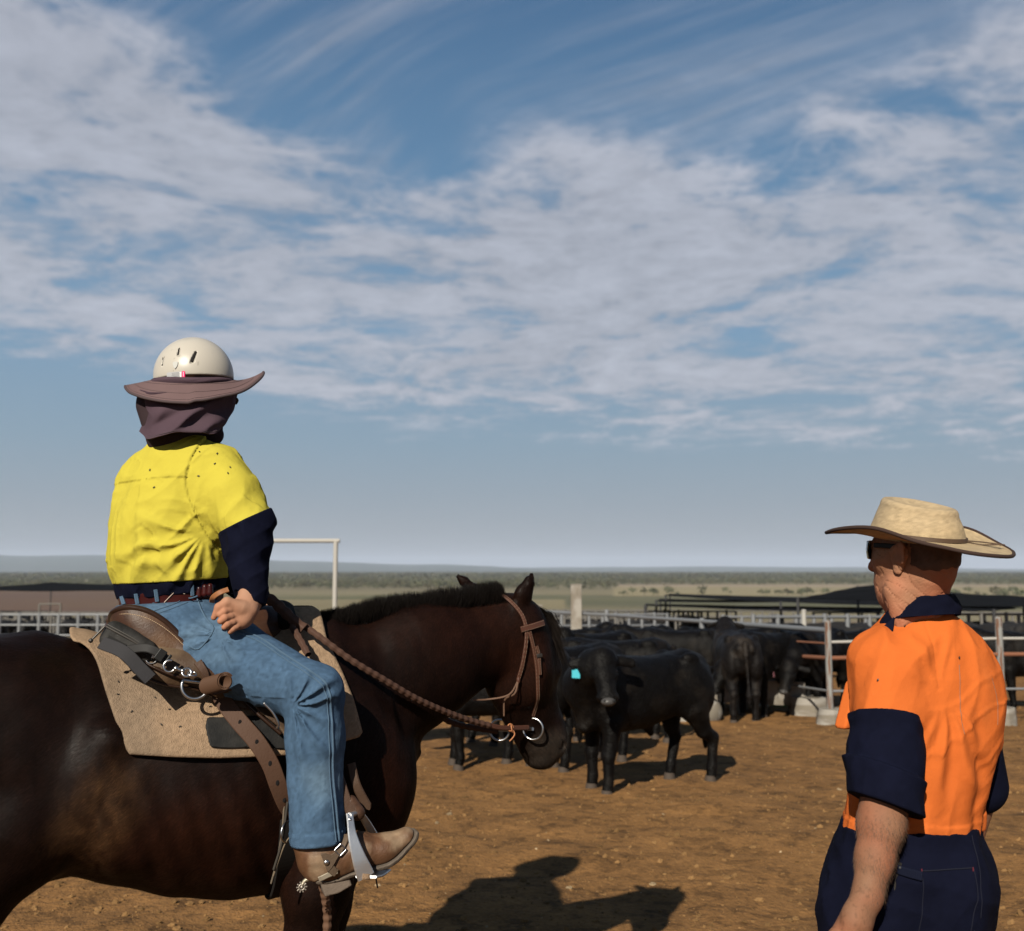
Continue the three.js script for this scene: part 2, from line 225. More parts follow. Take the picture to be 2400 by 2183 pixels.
// ---------------------------------------------------------------- the land
function groundY(x, z) {
  const d = -z; let s = d - 3; s = s > 0 ? s : 0; let y = -.045 * (Math.sqrt(s * s + 1) - 1);
  if (d > 380) { const t = smooth(380, 620, d); y = y * (1 - t) - 23.6 * t; }
  return y;
}
function groundBump(x, z) { const d = Math.hypot(x, z); if (d > 40) return 0; return (fbm(x * .55, z * .55, 3, 3) * .05 + fbm(x * 2.6, z * 2.6, 7, 4) * .026) * (1 - smooth(22, 40, d)); }
function standY(x, z) { return groundY(x, z) + groundBump(x, z); }
{
  const soil = grain(1024, (u, v) => { const a = tfbm(u, v, 8, 1, 6), b = tfbm(u + .03 * tfbm(u, v, 16, 9, 3), v, 24, 20, 5), c = tfbm(u, v, 96, 40, 3); const clod = smooth(.5, .66, b), straw = smooth(.72, .8, c) * .4; const t = .6 + (a - .5) * .5 - clod * .2 + (c - .45) * .4; return [t + straw * .5, t * .985 + straw * .5, t * .96 + straw * .4].map((q) => q * .95); });
  const rough = grain(1024, (u, v) => { const b = tfbm(u, v, 20, 50, 5), c = tfbm(u, v, 80, 70, 4), e = tfbm(u, v, 160, 90, 2); let dent = 0; for (let k = 0; k < 14; k++) { let dx = u - hash(k, 3, 1), dy = v - hash(k, 7, 2); dx -= Math.round(dx); dy -= Math.round(dy); const q = Math.hypot(dx, dy), a = Math.atan2(dy, dx) + hash(k, 1, 9) * 6; dent += Math.exp(-(((q - .034) / .012) ** 2)) * (.5 + .5 * Math.cos(a)) * .8 - Math.exp(-((q / .03) ** 2)) * .35; } return .5 + (b - .5) * .7 + smooth(.45, .65, c) * .25 - .14 + (e - .5) * .3 - dent * .35; });
  soil.repeat.set(1 / 1.9, 1 / 1.9); rough.repeat.set(1 / 1.37, 1 / 1.37);
  // colour of the ground by place: packed dung-brown soil in the pen, pale tracks in the yards, dry plain with fields
  const tone = (x, z) => {
    const d = -z, n = fbm(x * .35, z * .35, 2, 4), q = fbm(x * .05, z * .05, 8, 4);
    let c = [.295 + n * .045, .15 + n * .024, .053 + n * .008];
    const yard = smooth(26, 60, d + q * 14); c = mixv(c, [.3 + n * .05, .235 + n * .04, .165 + n * .03], yard);
    if (d > 300) {
      const f = fbm(x * .004, z * .002, 5, 4), dry = [.3 + f * .08, .26 + f * .07, .16 + f * .04], green = [.15 + f * .05, .15 + f * .05, .085];
      let p = mixv(dry, green, smooth(-.15, .35, fbm(x * .0013, z * .0022, 1, 4) + smooth(1400, 3000, d) * .3));
      const az = x / d, e = f * .02;
      if (az + e < -.285 && d > 640 + f * 90 && d < 1320 + f * 160) p = [.2 + f * .04, .125 + f * .03, .078];             // ploughed red-brown paddock
      if (az > .1 && d > 1000 && d < 1780) p = mixv([.4, .34, .2], [.46, .36, .27], smooth(1500, 1700, d + f * 60)); // stubble
      if (az > -.28 && az < .05 && d > 560 && d < 900) p = [.33 + f * .1, .28 + f * .09, .16 + f * .05];
      c = mixv(c, p, smooth(300, 480, d));
    }
    return c;
  };
  const pos = [], col = [], uv = [], idx = [];
  const rows = []; for (let d = -14; d < 3; d += .5) rows.push(d); for (let d = 3; d < 18; d += .06) rows.push(d); for (let d = 18; d < 40; d *= 1.012) rows.push(d); for (let d = rows.at(-1) * 1.03; d < 26000; d *= 1.03) rows.push(d);
  const cols = 260;
  rows.forEach((d) => { const half = 9 + Math.max(0, d + 4) * .95; for (let i = 0; i <= cols; i++) { const s = i / cols * 2 - 1, x = half * (s * .55 + s * s * s * .45), z = -d, y = groundY(x, z) + groundBump(x, z); pos.push(x, y, z); col.push(...tone(x, z)); uv.push(x, z); } });
  for (let j = 0; j + 1 < rows.length; j++) for (let i = 0; i < cols; i++) { const a = j * (cols + 1) + i, b = a + cols + 1; idx.push(a, a + 1, b, a + 1, b + 1, b); }
  const g = new THREE.BufferGeometry(); g.setAttribute('position', new THREE.Float32BufferAttribute(pos, 3)); g.setAttribute('color', new THREE.Float32BufferAttribute(col, 3)); g.setAttribute('uv', new THREE.Float32BufferAttribute(uv, 2)); g.setIndex(idx); g.computeVertexNormals();
  single('ground', g, mat({ vertexColors: true, map: soil, bumpMap: rough, bumpScale: .012, roughness: 1, specularIntensity: .25 }), 'trampled brown soil of the cattle pen falling away to a dry plain', undefined, undefined, 'structure');
  // crumbs of soil and dung over the pen
  const rnd = mulberry(11), crumb = new THREE.IcosahedronGeometry(1, 1); { const p = crumb.attributes.position; for (let i = 0; i < p.count; i++) { const v = new THREE.Vector3().fromBufferAttribute(p, i), k = 1 + .6 * noise(v.x * 1.9 + 3, v.y * 1.7, v.z * 1.7); p.setXYZ(i, v.x * k, v.y * k * .6, v.z * k); } crumb.computeVertexNormals(); }
  const N = 30000, im = new THREE.InstancedMesh(crumb, mat({ c: [1, 1, 1], roughness: 1, specularIntensity: .2 }), N), m4 = new THREE.Matrix4(), q4 = new THREE.Quaternion(), cc = new THREE.Color();
  for (let i = 0; i < N; i++) {
    const d = 3.4 + Math.pow(rnd(), 1.7) * 15, x = (rnd() * 2 - 1) * (1.4 + d * .58), z = -d, s = .003 + Math.pow(rnd(), 9) * .014;
    q4.setFromEuler(new THREE.Euler(rnd() * .6, rnd() * 7, rnd() * .6)); m4.compose(new THREE.Vector3(x, standY(x, z) + s * .2, z), q4, new THREE.Vector3(s * (1 + rnd()), s, s * (1 + rnd() * .6))); im.setMatrixAt(i, m4);
    const t = rnd(), k = .5 + rnd() * .65; im.setColorAt(i, t > .985 ? cc.setRGB(.3 * k, .22 * k, .13 * k) : cc.setRGB(.17 * k, .095 * k, .038 * k));
  }
  im.name = 'soil_crumbs'; im.castShadow = im.receiveShadow = true; tag(im, 'loose crumbs of brown soil and dung strewn over the pen', undefined, undefined, 'stuff'); scene.add(im);
}
{ // far hills on the left and a low rise along the horizon
  const hill = (name, label, az0, az1, dist, top) => {
    const P = [], I = [], n = 160, m = 14;
    for (let j = 0; j <= m; j++) for (let i = 0; i <= n; i++) { const s = i / n, t = j / m, az = az0 + (az1 - az0) * s, d = dist * (.82 + t * .5), rise = Math.sin(Math.min(1, t * 1.6) * Math.PI / 2) * (t < .7 ? 1 : 1 - (t - .7) * 1.5); P.push(Math.tan(az) * d, -24.5 + top(s) * rise * (1 + .12 * fbm(s * 14, t * 3, 1, 4)), -d); }
    for (let j = 0; j < m; j++) for (let i = 0; i < n; i++) { const a = j * (n + 1) + i, b = a + n + 1; I.push(a, a + 1, b, a + 1, b + 1, b); }
    const g = new THREE.BufferGeometry(); g.setAttribute('position', new THREE.Float32BufferAttribute(P, 3)); g.setIndex(I); g.computeVertexNormals();
    single(name, g, mat({ c: [.05, .06, .045], roughness: 1 }), label, undefined, undefined, 'structure');
  };
  hill('hills', 'long blue-grey hill on the horizon behind the rider', -.62, .1, 13000, (s) => 330 * Math.pow(Math.max(0, 1 - s), .85) * smooth(0, .05, 1 - s) * (1 + .08 * Math.sin(s * 17) + .05 * Math.sin(s * 41 + 1)));
  hill('hills', 'faint low rise along the horizon behind the straw hat', .0, .6, 15000, (s) => 60 + 26 * Math.sin(s * 5) + 14 * fbm(s * 9, 2, 2, 3));
}
{ // scrub woodland over the plain: clumps of leaves, far too many to count
  const leafClump = (seed, tall) => {
    const r = mulberry(seed), P = [], I = []; // many small leaf plates through an uneven crown, on a stub of trunk
    for (let i = 0; i < 70; i++) {
      const a = r() * 6.283, e = Math.acos(1 - 1.75 * r()) , q = Math.pow(r(), .4) * (.75 + .3 * noise(Math.cos(a) * 2 + seed, Math.sin(a) * 2, e * 2)), c = [Math.sin(e) * Math.cos(a) * q * .62, .62 * tall + Math.cos(e) * q * .42 * tall, Math.sin(e) * Math.sin(a) * q * .62], s = .1 + r() * .14, b = P.length / 3;
      for (let k = 0; k < 3; k++) { const t = r() * 6.28 , u = r() * 2 - 1, w = Math.sqrt(1 - u * u); P.push(c[0] + Math.cos(t) * w * s, c[1] + u * s * .8, c[2] + Math.sin(t) * w * s); } I.push(b, b + 1, b + 2);
    }
    const b = P.length / 3; for (let k = 0; k < 3; k++) { const a = k * 2.094; P.push(Math.cos(a) * .04, 0, Math.sin(a) * .04); } P.push(0, .7, 0); I.push(b, b + 1, b + 3, b + 1, b + 2, b + 3, b + 2, b, b + 3);
    let g = new THREE.BufferGeometry(); g.setAttribute('position', new THREE.Float32BufferAttribute(P, 3)); g.setIndex(I); g = g.toNonIndexed(); g.computeVertexNormals(); return g;
  };
  const leaf = mat({ c: [1, 1, 1], roughness: .9, side: THREE.DoubleSide }), r = mulberry(5), m4 = new THREE.Matrix4(), cc = new THREE.Color(), up = new THREE.Vector3(0, 1, 0);
  [[1, 7000], [2, 7000], [3, 6000]].forEach(([seed, N], v) => {
    const im = new THREE.InstancedMesh(leafClump(seed, .8 + v * .2), leaf, N); let n = 0;
    for (let tries = 0; n < N && tries < N * 40; tries++) {
      const d = 640 * Math.pow(16, Math.pow(r(), .8)), az = -.56 + r() * 1.12, x = Math.tan(az) * d, z = -d, t = x / d, f = fbm(x * .0021, z * .0021, 4, 3), g = fbm(x * .0007 + 4, z * .0012, 9, 3);
      let keep = smooth(-.25, .3, f * .7 + g * .7 + smooth(900, 1900, d) * .55 - .1);
      if (d > 1900) keep = Math.max(keep, smooth(-.3, .1, g + .25));
      if (t < -.29 && d > 620 && d < 1340) keep = d > 1290 ? .5 : 0;
      if (t > .1 && t < .6 && d > 1000 && d < 1780) keep = d < 1060 ? .25 : 0;
      if (t > -.29 && t < .08 && d < 900) keep *= smooth(820, 960, d + f * 60) * .9 + .02;
      if (t > .08 && d < 1000) keep *= .12;
      if (r() > keep) continue;
      const h = (4 + r() * 6) * (d > 3000 ? 1.5 : 1), w = h * (.9 + r() * .5) * (d > 3000 ? 1.8 : 1);
      m4.compose(new THREE.Vector3(x, groundY(x, z) - .1, z), new THREE.Quaternion().setFromAxisAngle(up, r() * 6.28), new THREE.Vector3(w, h, w)); im.setMatrixAt(n, m4);
      const k = .7 + r() * .7; im.setColorAt(n, cc.setRGB(.07 * k + r() * .015, .076 * k, .042 * k)); n++;
    }
    im.count = n; im.name = numbered('woodland'); im.castShadow = im.receiveShadow = true; tag(im, ['grey-green scrub woodland spread over the distant plain', 'rounder grey-green scrub trees scattered over the distant plain', 'taller grey-green scrub trees scattered over the distant plain'][v], undefined, undefined, 'stuff'); scene.add(im);
  });
}

// ---------------------------------------------------------------- the horse
// everything of the horse, its tack and its rider is set out along the horse's own axes: x forward, y up, z to its right
const horseAt = [-.813, 0, -3.05], horseTurn = THREE.MathUtils.degToRad(20);
function onHorse(o) { o.position.set(...horseAt); o.rotation.y = horseTurn; return o; }
const trunkStations = [[-1.06, 1.24, 1.0, .1], [-.98, 1.36, .92, .19], [-.82, 1.428, .84, .255], [-.66, 1.452, .80, .285], [-.54, 1.465, .79, .285], [-.42, 1.435, .80, .27], [-.3, 1.40, .765, .285], [-.15, 1.385, .722, .305], [0, 1.40, .698, .30], [.1, 1.45, .70, .28], [.18, 1.482, .71, .255], [.28, 1.46, .735, .235], [.37, 1.38, .80, .2], [.44, 1.28, .90, .15], [.475, 1.16, .98, .08]];
function trunk(x, y, z) {
  const S = trunkStations; let i = 0; const cx = Math.min(Math.max(x, S[0][0]), S.at(-1)[0]); while (i < S.length - 2 && S[i + 1][0] < cx) i++;
  let t = (cx - S[i][0]) / (S[i + 1][0] - S[i][0]); t = t * t * (3 - 2 * t) * .5 + t * .5;
  const top = S[i][1] + (S[i + 1][1] - S[i][1]) * t, bot = S[i][2] + (S[i + 1][2] - S[i][2]) * t, w = S[i][3] + (S[i + 1][3] - S[i][3]) * t;
  const cy = top * .47 + bot * .53, v = y > cy ? (y - cy) / (top - cy) : (y - cy) / (cy - bot), vv = Math.max(-1, Math.min(1, v));
  const n = vv > 0 ? 1 - vv * vv * (.1 + .16 * smooth(-.1, .2, x)) : 1 - vv * vv * .06, u = z / (w * n), k = Math.sqrt(u * u + v * v), e = x - cx;
  const d = (k - 1) * Math.min(w * 1.05, .3);
  return e ? Math.sqrt(Math.max(d, 0) ** 2 + e * e) + Math.min(d, 0) : d;
}
const saddleSurface = new Field(.05).fn(trunk).flat([.27, 1.2, 0], [.56, 1.335, -.03], .25, .172, [0, 0, 1], .58, .09).ell([.3, 1.08, .13], [.17, .24, .12], [0, 0, .25], .07).eval;
{
  const f = new Field(.05);
  f.fn(trunk);
  // neck
  f.flat([.27, 1.2, 0], [.56, 1.335, -.03], .25, .172, [0, 0, 1], .58, .1).flat([.56, 1.33, -.03], [.83, 1.41, -.075], .176, .13, [.2, 0, .98], .6, .08);
  // shoulders, breast and haunches of both sides
  for (const s of [1, -1]) {
    f.ell([.3, 1.08, s * .13], [.17, .26, .115], [0, 0, .25], .07).ell([.4, 1.0, s * .08], [.115, .17, .1], null, .09);
    f.ell([-.68, 1.16, s * .13], [.26, .27, .165], [0, 0, -.35], .08).ell([-.52, .98, s * .18], [.13, .17, .1], [0, 0, -.5], .06);
    f.ell([-.33, 1.02, s * .215], [.10, .16, .075], [0, 0, .5], .09);
    f.cap([-.335, 1.19, s * .245], [-.43, .97, s * .225], .05, .045, .05); // flank fold
    const lean = s > 0 ? 0 : .1;
    // foreleg: forearm, knee, cannon, fetlock, pastern
    f.chain([[[.25 + lean, .90, s * .15], .115], [[.225 + lean, .74, s * .15], .092], [[.21 + lean, .6, s * .145], .068], [[.205 + lean, .47, s * .14], .05], [[.2 + lean, .38, s * .14], .036], [[.2 + lean, .2, s * .14], .031], [[.205 + lean, .145, s * .14], .039], [[.235 + lean, .07, s * .14], .034]], .03);
    const back = s > 0 ? 0 : -.14;
    f.chain([[[-.56 + back * .3, .98, s * .17], .15], [[-.68 + back, .78, s * .165], .105], [[-.82 + back, .6, s * .155], .062], [[-.88 + back, .53, s * .15], .055], [[-.865 + back, .42, s * .15], .04], [[-.85 + back, .2, s * .15], .035], [[-.845 + back, .15, s * .15], .041], [[-.815 + back, .07, s * .15], .036]], .035);
  }
  // head
  const hy = -.35; // turned a little away from the camera
  f.ell([.905, 1.45, -.09], [.1, .1, .075], [0, hy, 0], .05);
  f.ell([.915, 1.325, -.1], [.118, .155, .078], [0, hy, .1], .05);
  f.flat([.95, 1.34, -.105], [1.02, 1.1, -.145], .098, .08, [.34, 0, .94], .7, .04);
  f.flat([.9, 1.25, -.11], [.985, 1.05, -.145], .08, .05, [.34, 0, .94], .75, .03);
  f.ell([1.03, 1.045, -.155], [.075, .075, .06], [0, hy, 0], .03).ell([1.02, .995, -.15], [.052, .034, .046], [0, hy, 0], .018).ell([1.05, 1.085, -.15], [.06, .08, .05], [0, hy, .3], .03);
  f.cap([1.005, 1.44, -.115], [1.055, 1.3, -.135], .03, .03, .05);
  // cheek plate edge, brow ridge, nostril, mouth corner
  f.ell([.905, 1.3, -.055], [.085, .11, .03], [0, hy, .2], .025);
  f.ell([.985, 1.405, -.075], [.035, .022, .025], [0, hy, -.5], .02);
  f.ell([1.075, 1.04, -.115], [.022, .03, .02], null, .02);
  f.cut((x, y, z) => Math.hypot((x - 1.085) / .8, (y - 1.04), (z + .092)) - .014, .008);
  // ears
  f.flat([.893, 1.49, -.045], [.918, 1.55, -.035], .026, .034, [.5, 0, .87], .6, .02).flat([.918, 1.55, -.035], [.938, 1.592, -.03], .034, .021, [.5, 0, .87], .6, .008).flat([.938, 1.592, -.03], [.95, 1.63, -.028], .021, .003, [.5, 0, .87], .6, .008);
  f.chain([[[0.8247, 1.5261, -0.14], .02], [[0.7811, 1.5618, -0.145], .02], [[0.7466, 1.5931, -0.145], .013], [[0.7227, 1.613, -0.145], .004]], .012);
  f.cut((x, y, z) => { const c = mixv([.935, 1.52, -.06], [.95, 1.6, -.04], Math.min(1, Math.max(0, (y - 1.52) / .08))); return Math.hypot(x - c[0], z - c[2]) - .014 + Math.max(0, y - 1.6) * .5 + Math.max(0, 1.5 - y); }, .01);
  const musc = (x, y, z) => (fbm(x * 5, y * 5, z * 5, 3) * .008 + fbm(x * 17, y * 14, z * 17, 2) * .0022 + (x < .15 && x > -.35 ? .0022 * Math.sin((x + (y - 1) * .35) * 92) * smooth(1.15, 1.0, y) * smooth(.72, .85, y) : 0)) * smooth(.6, .9, y);
  f.warp = (x, y, z, d) => (Math.abs(d) < .05 ? musc(x, y, z) : 0);
  // a dark seal-brown coat: near black on top, red-brown on cheek and shoulder, tan on the flank
  const coat = (x, y, z) => {
    const n = fbm(x * 9, y * 9, z * 9, 4), h = fbm(x * 60, y * 22, z * 60, 3), m = fbm(x * 3 + 4, y * 3, z * 3, 3);
    let c = [.0042, .0018, .0012];
    const red = Math.max(smooth(.2, -.05, Math.hypot((x - .92) / 1, (y - 1.34) / 1.2)) * .9, smooth(.16, .03, Math.hypot((x - .4) / 1.2, (y - .98) / 1.9)) * .8, smooth(.3, .05, Math.hypot((x + .15) / 1.5, (y - .86) / 1)) * .65, smooth(.2, .04, Math.hypot((x - .72) / 1.9, (y - 1.46))) * .4);
    c = mixv(c, [.0125, .004, .002], Math.min(1, Math.max(0, red + m * .35)));
    const tan = smooth(.21, .05, Math.hypot((x + .35 - (y - 1.02) * .35) / .72, (y - 1.0) / 1.15) + n * .05) * smooth(.05, .12, Math.abs(z));
    c = mixv(c, [.04, .021, .0092], Math.min(1, .5 * tan * (.55 + n * 1.1 + h * .9 + fbm(x * 24, y * 24, z * 24, 3) * .5)));
    c = mixv(c, [.018, .0145, .012], smooth(1.13, 1.06, y) * smooth(.93, .99, x) * .9);
    const k = 1 + n * .45 + h * .5; return [c[0] * k, c[1] * k, c[2] * k];
  };
  const horse = onHorse(thing('horse', 'dark seal-brown saddled horse with a clipped mane carrying the rider', 'horse'));
  const hair = grain(512, (u, v) => .5 + (tfbm(u * .22 + .06 * tfbm(u, v, 6, 5, 2), v, 64, 3, 3) - .45) * 1.1); hair.repeat.set(7, 7);
  const coatM = mat({ vertexColors: true, roughness: .6, bumpMap: hair, bumpScale: .00022, specularIntensity: .1, sheen: .0, sheenRoughness: .45 }); coatM.sheenColor.setRGB(.05, .03, .02);
  const F = f.eval, body = skin(F, [-1.16, .04, -.36], [1.16, 1.66, .36], .0115, { color: coat, uv: 1 });
  part(horse, 'body', body, coatM);
  { // short coat hair, combed back and down, over the near side
    const p = body.attributes.position, nn = body.attributes.normal, r = mulberry(77), P = [], C = [], N = [], cum = []; let A = 0; const a = new THREE.Vector3(), b = new THREE.Vector3(), c = new THREE.Vector3();
    for (let i = 0; i < p.count; i += 3) { a.fromBufferAttribute(p, i); b.fromBufferAttribute(p, i + 1).sub(a); c.fromBufferAttribute(p, i + 2).sub(a); const seen = nn.getZ(i) > -.35 && a.x > -.85 && a.y > .5; A += seen ? b.cross(c).length() : 0; cum.push(A); }
    for (let k = 0; k < 210000; k++) {
      const t = r() * A; let lo = 0, hi = cum.length - 1; while (lo < hi) { const m = (lo + hi) >> 1; if (cum[m] < t) lo = m + 1; else hi = m; }
      const i = lo * 3; let u = r(), v = r(); if (u + v > 1) { u = 1 - u; v = 1 - v; } const w = 1 - u - v, q = [0, 1, 2].map((e) => p.getComponent(i, e) * w + p.getComponent(i + 1, e) * u + p.getComponent(i + 2, e) * v), n = new THREE.Vector3().fromBufferAttribute(nn, i);
      const face = smooth(.85, .95, q[0]), neck = smooth(.35, .6, q[0]) * (1 - face), wob = noise(q[0] * 7, q[1] * 7, 3) * .5 + (r() - .5) * .5, f = new THREE.Vector3(-.78 * (1 - face) + .3 * face + neck * .5 + wob * .4, -.62 - neck * .3 - face * .3, wob * .3); f.addScaledVector(n, -f.dot(n)).normalize().addScaledVector(n, .13 + r() * .12);
      const L = .008 + r() * .008, h = new THREE.Vector3().crossVectors(f, n).normalize().multiplyScalar(.00028 + r() * .0002), col = coat(...q), g = .7 + r() * 1.5;
      P.push(q[0] - h.x, q[1] - h.y, q[2] - h.z, q[0] + h.x, q[1] + h.y, q[2] + h.z, q[0] + f.x * L, q[1] + f.y * L, q[2] + f.z * L); for (let e = 0; e < 3; e++) { C.push(col[0] * g * 1.25, col[1] * g * 1.1, col[2] * g); N.push(n.x, n.y, n.z); }
    }
    const g = new THREE.BufferGeometry(); g.setAttribute('position', new THREE.Float32BufferAttribute(P, 3)); g.setAttribute('normal', new THREE.Float32BufferAttribute(N, 3)); g.setAttribute('color', new THREE.Float32BufferAttribute(C, 3));
    const m = part(horse, 'coat_hair', g, mat({ vertexColors: true, roughness: .5, specularIntensity: .24, side: THREE.DoubleSide })); m.userData.kind = 'stuff';
  }
  const hoofM = mat({ c: [.03, .025, .02], roughness: .6 });
  for (const [x, z] of [[.255, .14], [.355, -.14], [-.8, .15], [-.94, -.15]]) { const g = new THREE.CylinderGeometry(.046, .062, .075, 18, 1); g.applyMatrix4(new THREE.Matrix4().makeShear(0, 0, 0, 0, 0, 0)); g.translate(x, .04, z); part(horse, 'hoof', g, hoofM); }
  part(horse, 'eye', ball([.993, 1.388, -.05], .02), mat({ c: [.004, .003, .002], roughness: .08 }));
  // clipped mane: stiff short bristles along the crest
  const r = mulberry(3), P = [], C = [], I = [];
  const crest = new THREE.CatmullRomCurve3([[0.1318, 1.4713, -0], [0.2331, 1.4874, -0], [0.339, 1.4879, -0.01], [0.4479, 1.499, -0.02], [0.5906, 1.5151, -0.04], [0.7248, 1.5293, -0.06], [0.8177, 1.5363, -0.075], [0.863, 1.5328, -0.085]].map(V));
  for (let i = 0; i < 60000; i++) {
    const s = r(), p = crest.getPoint(s), tall = (.026 + .044 * smooth(.05, .45, s)) * (.75 + r() * .4) * (.97 + .05 * noise(s * 40, 1, 1)), side = (r() + r() - 1), z = p.z + side * .034, y = p.y - .012 - Math.abs(side) * .034, lean = -.15 + r() * .3 + noise(s * 30, 5, 2) * .12;
    const tx = p.x + lean * tall, ty = y + tall * (1 - .15 * Math.abs(side)), tz = z + side * tall * .5 + (r() - .5) * .012, w = .0008 + r() * .0006, a = r() * 3.14, b = P.length / 3, k = .6 + r() * .9;
    P.push(p.x - Math.cos(a) * w, y, z - Math.sin(a) * w, p.x + Math.cos(a) * w, y, z + Math.sin(a) * w, tx, ty, tz); I.push(b, b + 1, b + 2); for (let q = 0; q < 3; q++) C.push(.0045 * k, .0032 * k, .0027 * k);
  }
  const mk = (P, C, I) => { let g = new THREE.BufferGeometry(); g.setAttribute('position', new THREE.Float32BufferAttribute(P, 3)); g.setAttribute('color', new THREE.Float32BufferAttribute(C, 3)); g.setIndex(I); g = g.toNonIndexed(); g.computeVertexNormals(); return g; };
  const hairM = mat({ vertexColors: true, roughness: .5, side: THREE.DoubleSide, specularIntensity: .35 });
  part(horse, 'mane', mk(P, C, I), hairM, 'short upright clipped black mane');
  { const P = [], C = [], I = []; // forelock falling over the brow, and whiskers of hair behind the ear
    for (let i = 0; i < 900; i++) { const a = [.95 + (r() - .5) * .05, 1.5 + r() * .02, -.1 + (r() - .5) * .05], L = .09 + r() * .12, b0 = [a[0] + .05 + r() * .03, a[1] - L * .3, a[2] - .015 + (r() - .5) * .05], e = [b0[0] + .03 + r() * .02 + L * .12, b0[1] - L * .8, b0[2] - .01 + (r() - .5) * .03], w = .0011, b = P.length / 3, k = .5 + r(); P.push(a[0] - w, a[1], a[2], a[0] + w, a[1], a[2] + w, b0[0] - w, b0[1], b0[2], b0[0] + w, b0[1], b0[2] + w, ...e); I.push(b, b + 1, b + 2, b + 1, b + 3, b + 2, b + 2, b + 3, b + 4); for (let q = 0; q < 5; q++) C.push(.006 * k, .004 * k, .003 * k); }
    for (let i = 0; i < 60; i++) { const a = [.855 + r() * .04, 1.53, -.06 + (r() - .5) * .04], e = [a[0] + .03 + r() * .05, a[1] + .02 + r() * .035, a[2]], b = P.length / 3; P.push(a[0], a[1], a[2] - .0012, a[0], a[1], a[2] + .0012, ...e); I.push(b, b + 1, b + 2); for (let q = 0; q < 3; q++) C.push(.01, .007, .005); }
    part(horse, 'forelock', mk(P, C, I), hairM); }
  { const P = [], C = [], I = []; // tail
    for (let i = 0; i < 1500; i++) { let p = [-1.02 + r() * .03, 1.22 + r() * .1, (r() - .5) * .06]; const dz = (r() - .5) * .12, dx = -.1 - r() * .1, L = .5 + r() * .4; for (let s = 0; s < 5; s++) { const q = [p[0] + dx * (s === 0 ? .9 : .12), p[1] - L / 5, p[2] + dz / 5], b = P.length / 3, w = .0016; P.push(p[0], p[1], p[2] - w, p[0], p[1], p[2] + w, q[0], q[1], q[2] - w, q[0], q[1], q[2] + w); I.push(b, b + 1, b + 2, b + 1, b + 3, b + 2); for (let k = 0; k < 4; k++) C.push(.01, .007, .006); p = q; } }
    part(horse, 'tail', mk(P, C, I), hairM); }
}

// ---------------------------------------------------------------- saddle, pad, bridle
function poly(points) { // signed distance to a smooth closed outline in the x-y plane
  const c = new THREE.CatmullRomCurve3(points.map((p) => new THREE.Vector3(p[0], p[1], 0)), true, 'centripetal'), q = c.getPoints(points.length * 8).map((p) => [p.x, p.y]); q.pop();
  return (x, y) => { let d = 1e9, s = 1; for (let i = 0, j = q.length - 1; i < q.length; j = i++) { const a = q[i], b = q[j], ex = b[0] - a[0], ey = b[1] - a[1], wx = x - a[0], wy = y - a[1], t = Math.max(0, Math.min(1, (wx * ex + wy * ey) / (ex * ex + ey * ey || 1e-9))), bx = wx - ex * t, by = wy - ey * t; d = Math.min(d, bx * bx + by * by); const k1 = y >= a[1], k2 = y < b[1], k3 = ex * wy > ey * wx; if ((k1 && k2 && k3) || (!k1 && !k2 && !k3)) s = -s; } return s * Math.sqrt(d); };
}
// like poly, but the corners listed stay sharp: straight segments
function polyLine(q) { return (x, y) => { let d = 1e9, s = 1; for (let i = 0, j = q.length - 1; i < q.length; j = i++) { const a = q[i], b = q[j], ex = b[0] - a[0], ey = b[1] - a[1], wx = x - a[0], wy = y - a[1], t = Math.max(0, Math.min(1, (wx * ex + wy * ey) / (ex * ex + ey * ey || 1e-9))), bx = wx - ex * t, by = wy - ey * t; d = Math.min(d, bx * bx + by * by); const k1 = y >= a[1], k2 = y < b[1], k3 = ex * wy > ey * wx; if ((k1 && k2 && k3) || (!k1 && !k2 && !k3)) s = -s; } return s * Math.sqrt(d); }; }
function smax(a, b, k) { const h = Math.max(k - Math.abs(a - b), 0); return Math.max(a, b) + h * h / (4 * k); }
// a sheet of thickness 2t lying off metres above the surface f, cut to an outline
function panel(f, outline, off, t, lo, hi, h, { round = .004, wave = null, ...opt } = {}) { return skin((x, y, z) => { const o = outline(x, y); if (o > .05) return o; return smax(Math.abs(f(x, y, z) - off - (wave ? wave(x, y, z) : 0)) - t, o, round); }, lo, hi, h, opt); }
function snapZ(f, x, y, off, z0 = .6) { let z = z0; for (let i = 0; i < 90; i++) { const d = f(x, y, z) - off; if (d < .0004) break; z -= Math.min(.02, d * .8); if (z < -.3) return null; } return z; }
function drape(f, points, off, z0) { return points.map((p) => { const z = snapZ(f, p[0], p[1], off, z0 ?? .6); return [p[0], p[1], z ?? p[2]]; }); }
function outOf(f, p) { const e = .004, g = [f(p[0] + e, p[1], p[2]) - f(p[0] - e, p[1], p[2]), f(p[0], p[1] + e, p[2]) - f(p[0], p[1] - e, p[2]), f(p[0], p[1], p[2] + e) - f(p[0], p[1], p[2] - e)], l = Math.hypot(...g) || 1; return g.map((v) => v / l); }
function denser(ps, n, closed = false) { return new THREE.CatmullRomCurve3(ps.map(V), closed, 'centripetal').getPoints(n).map((p) => [p.x, p.y, p.z]); }
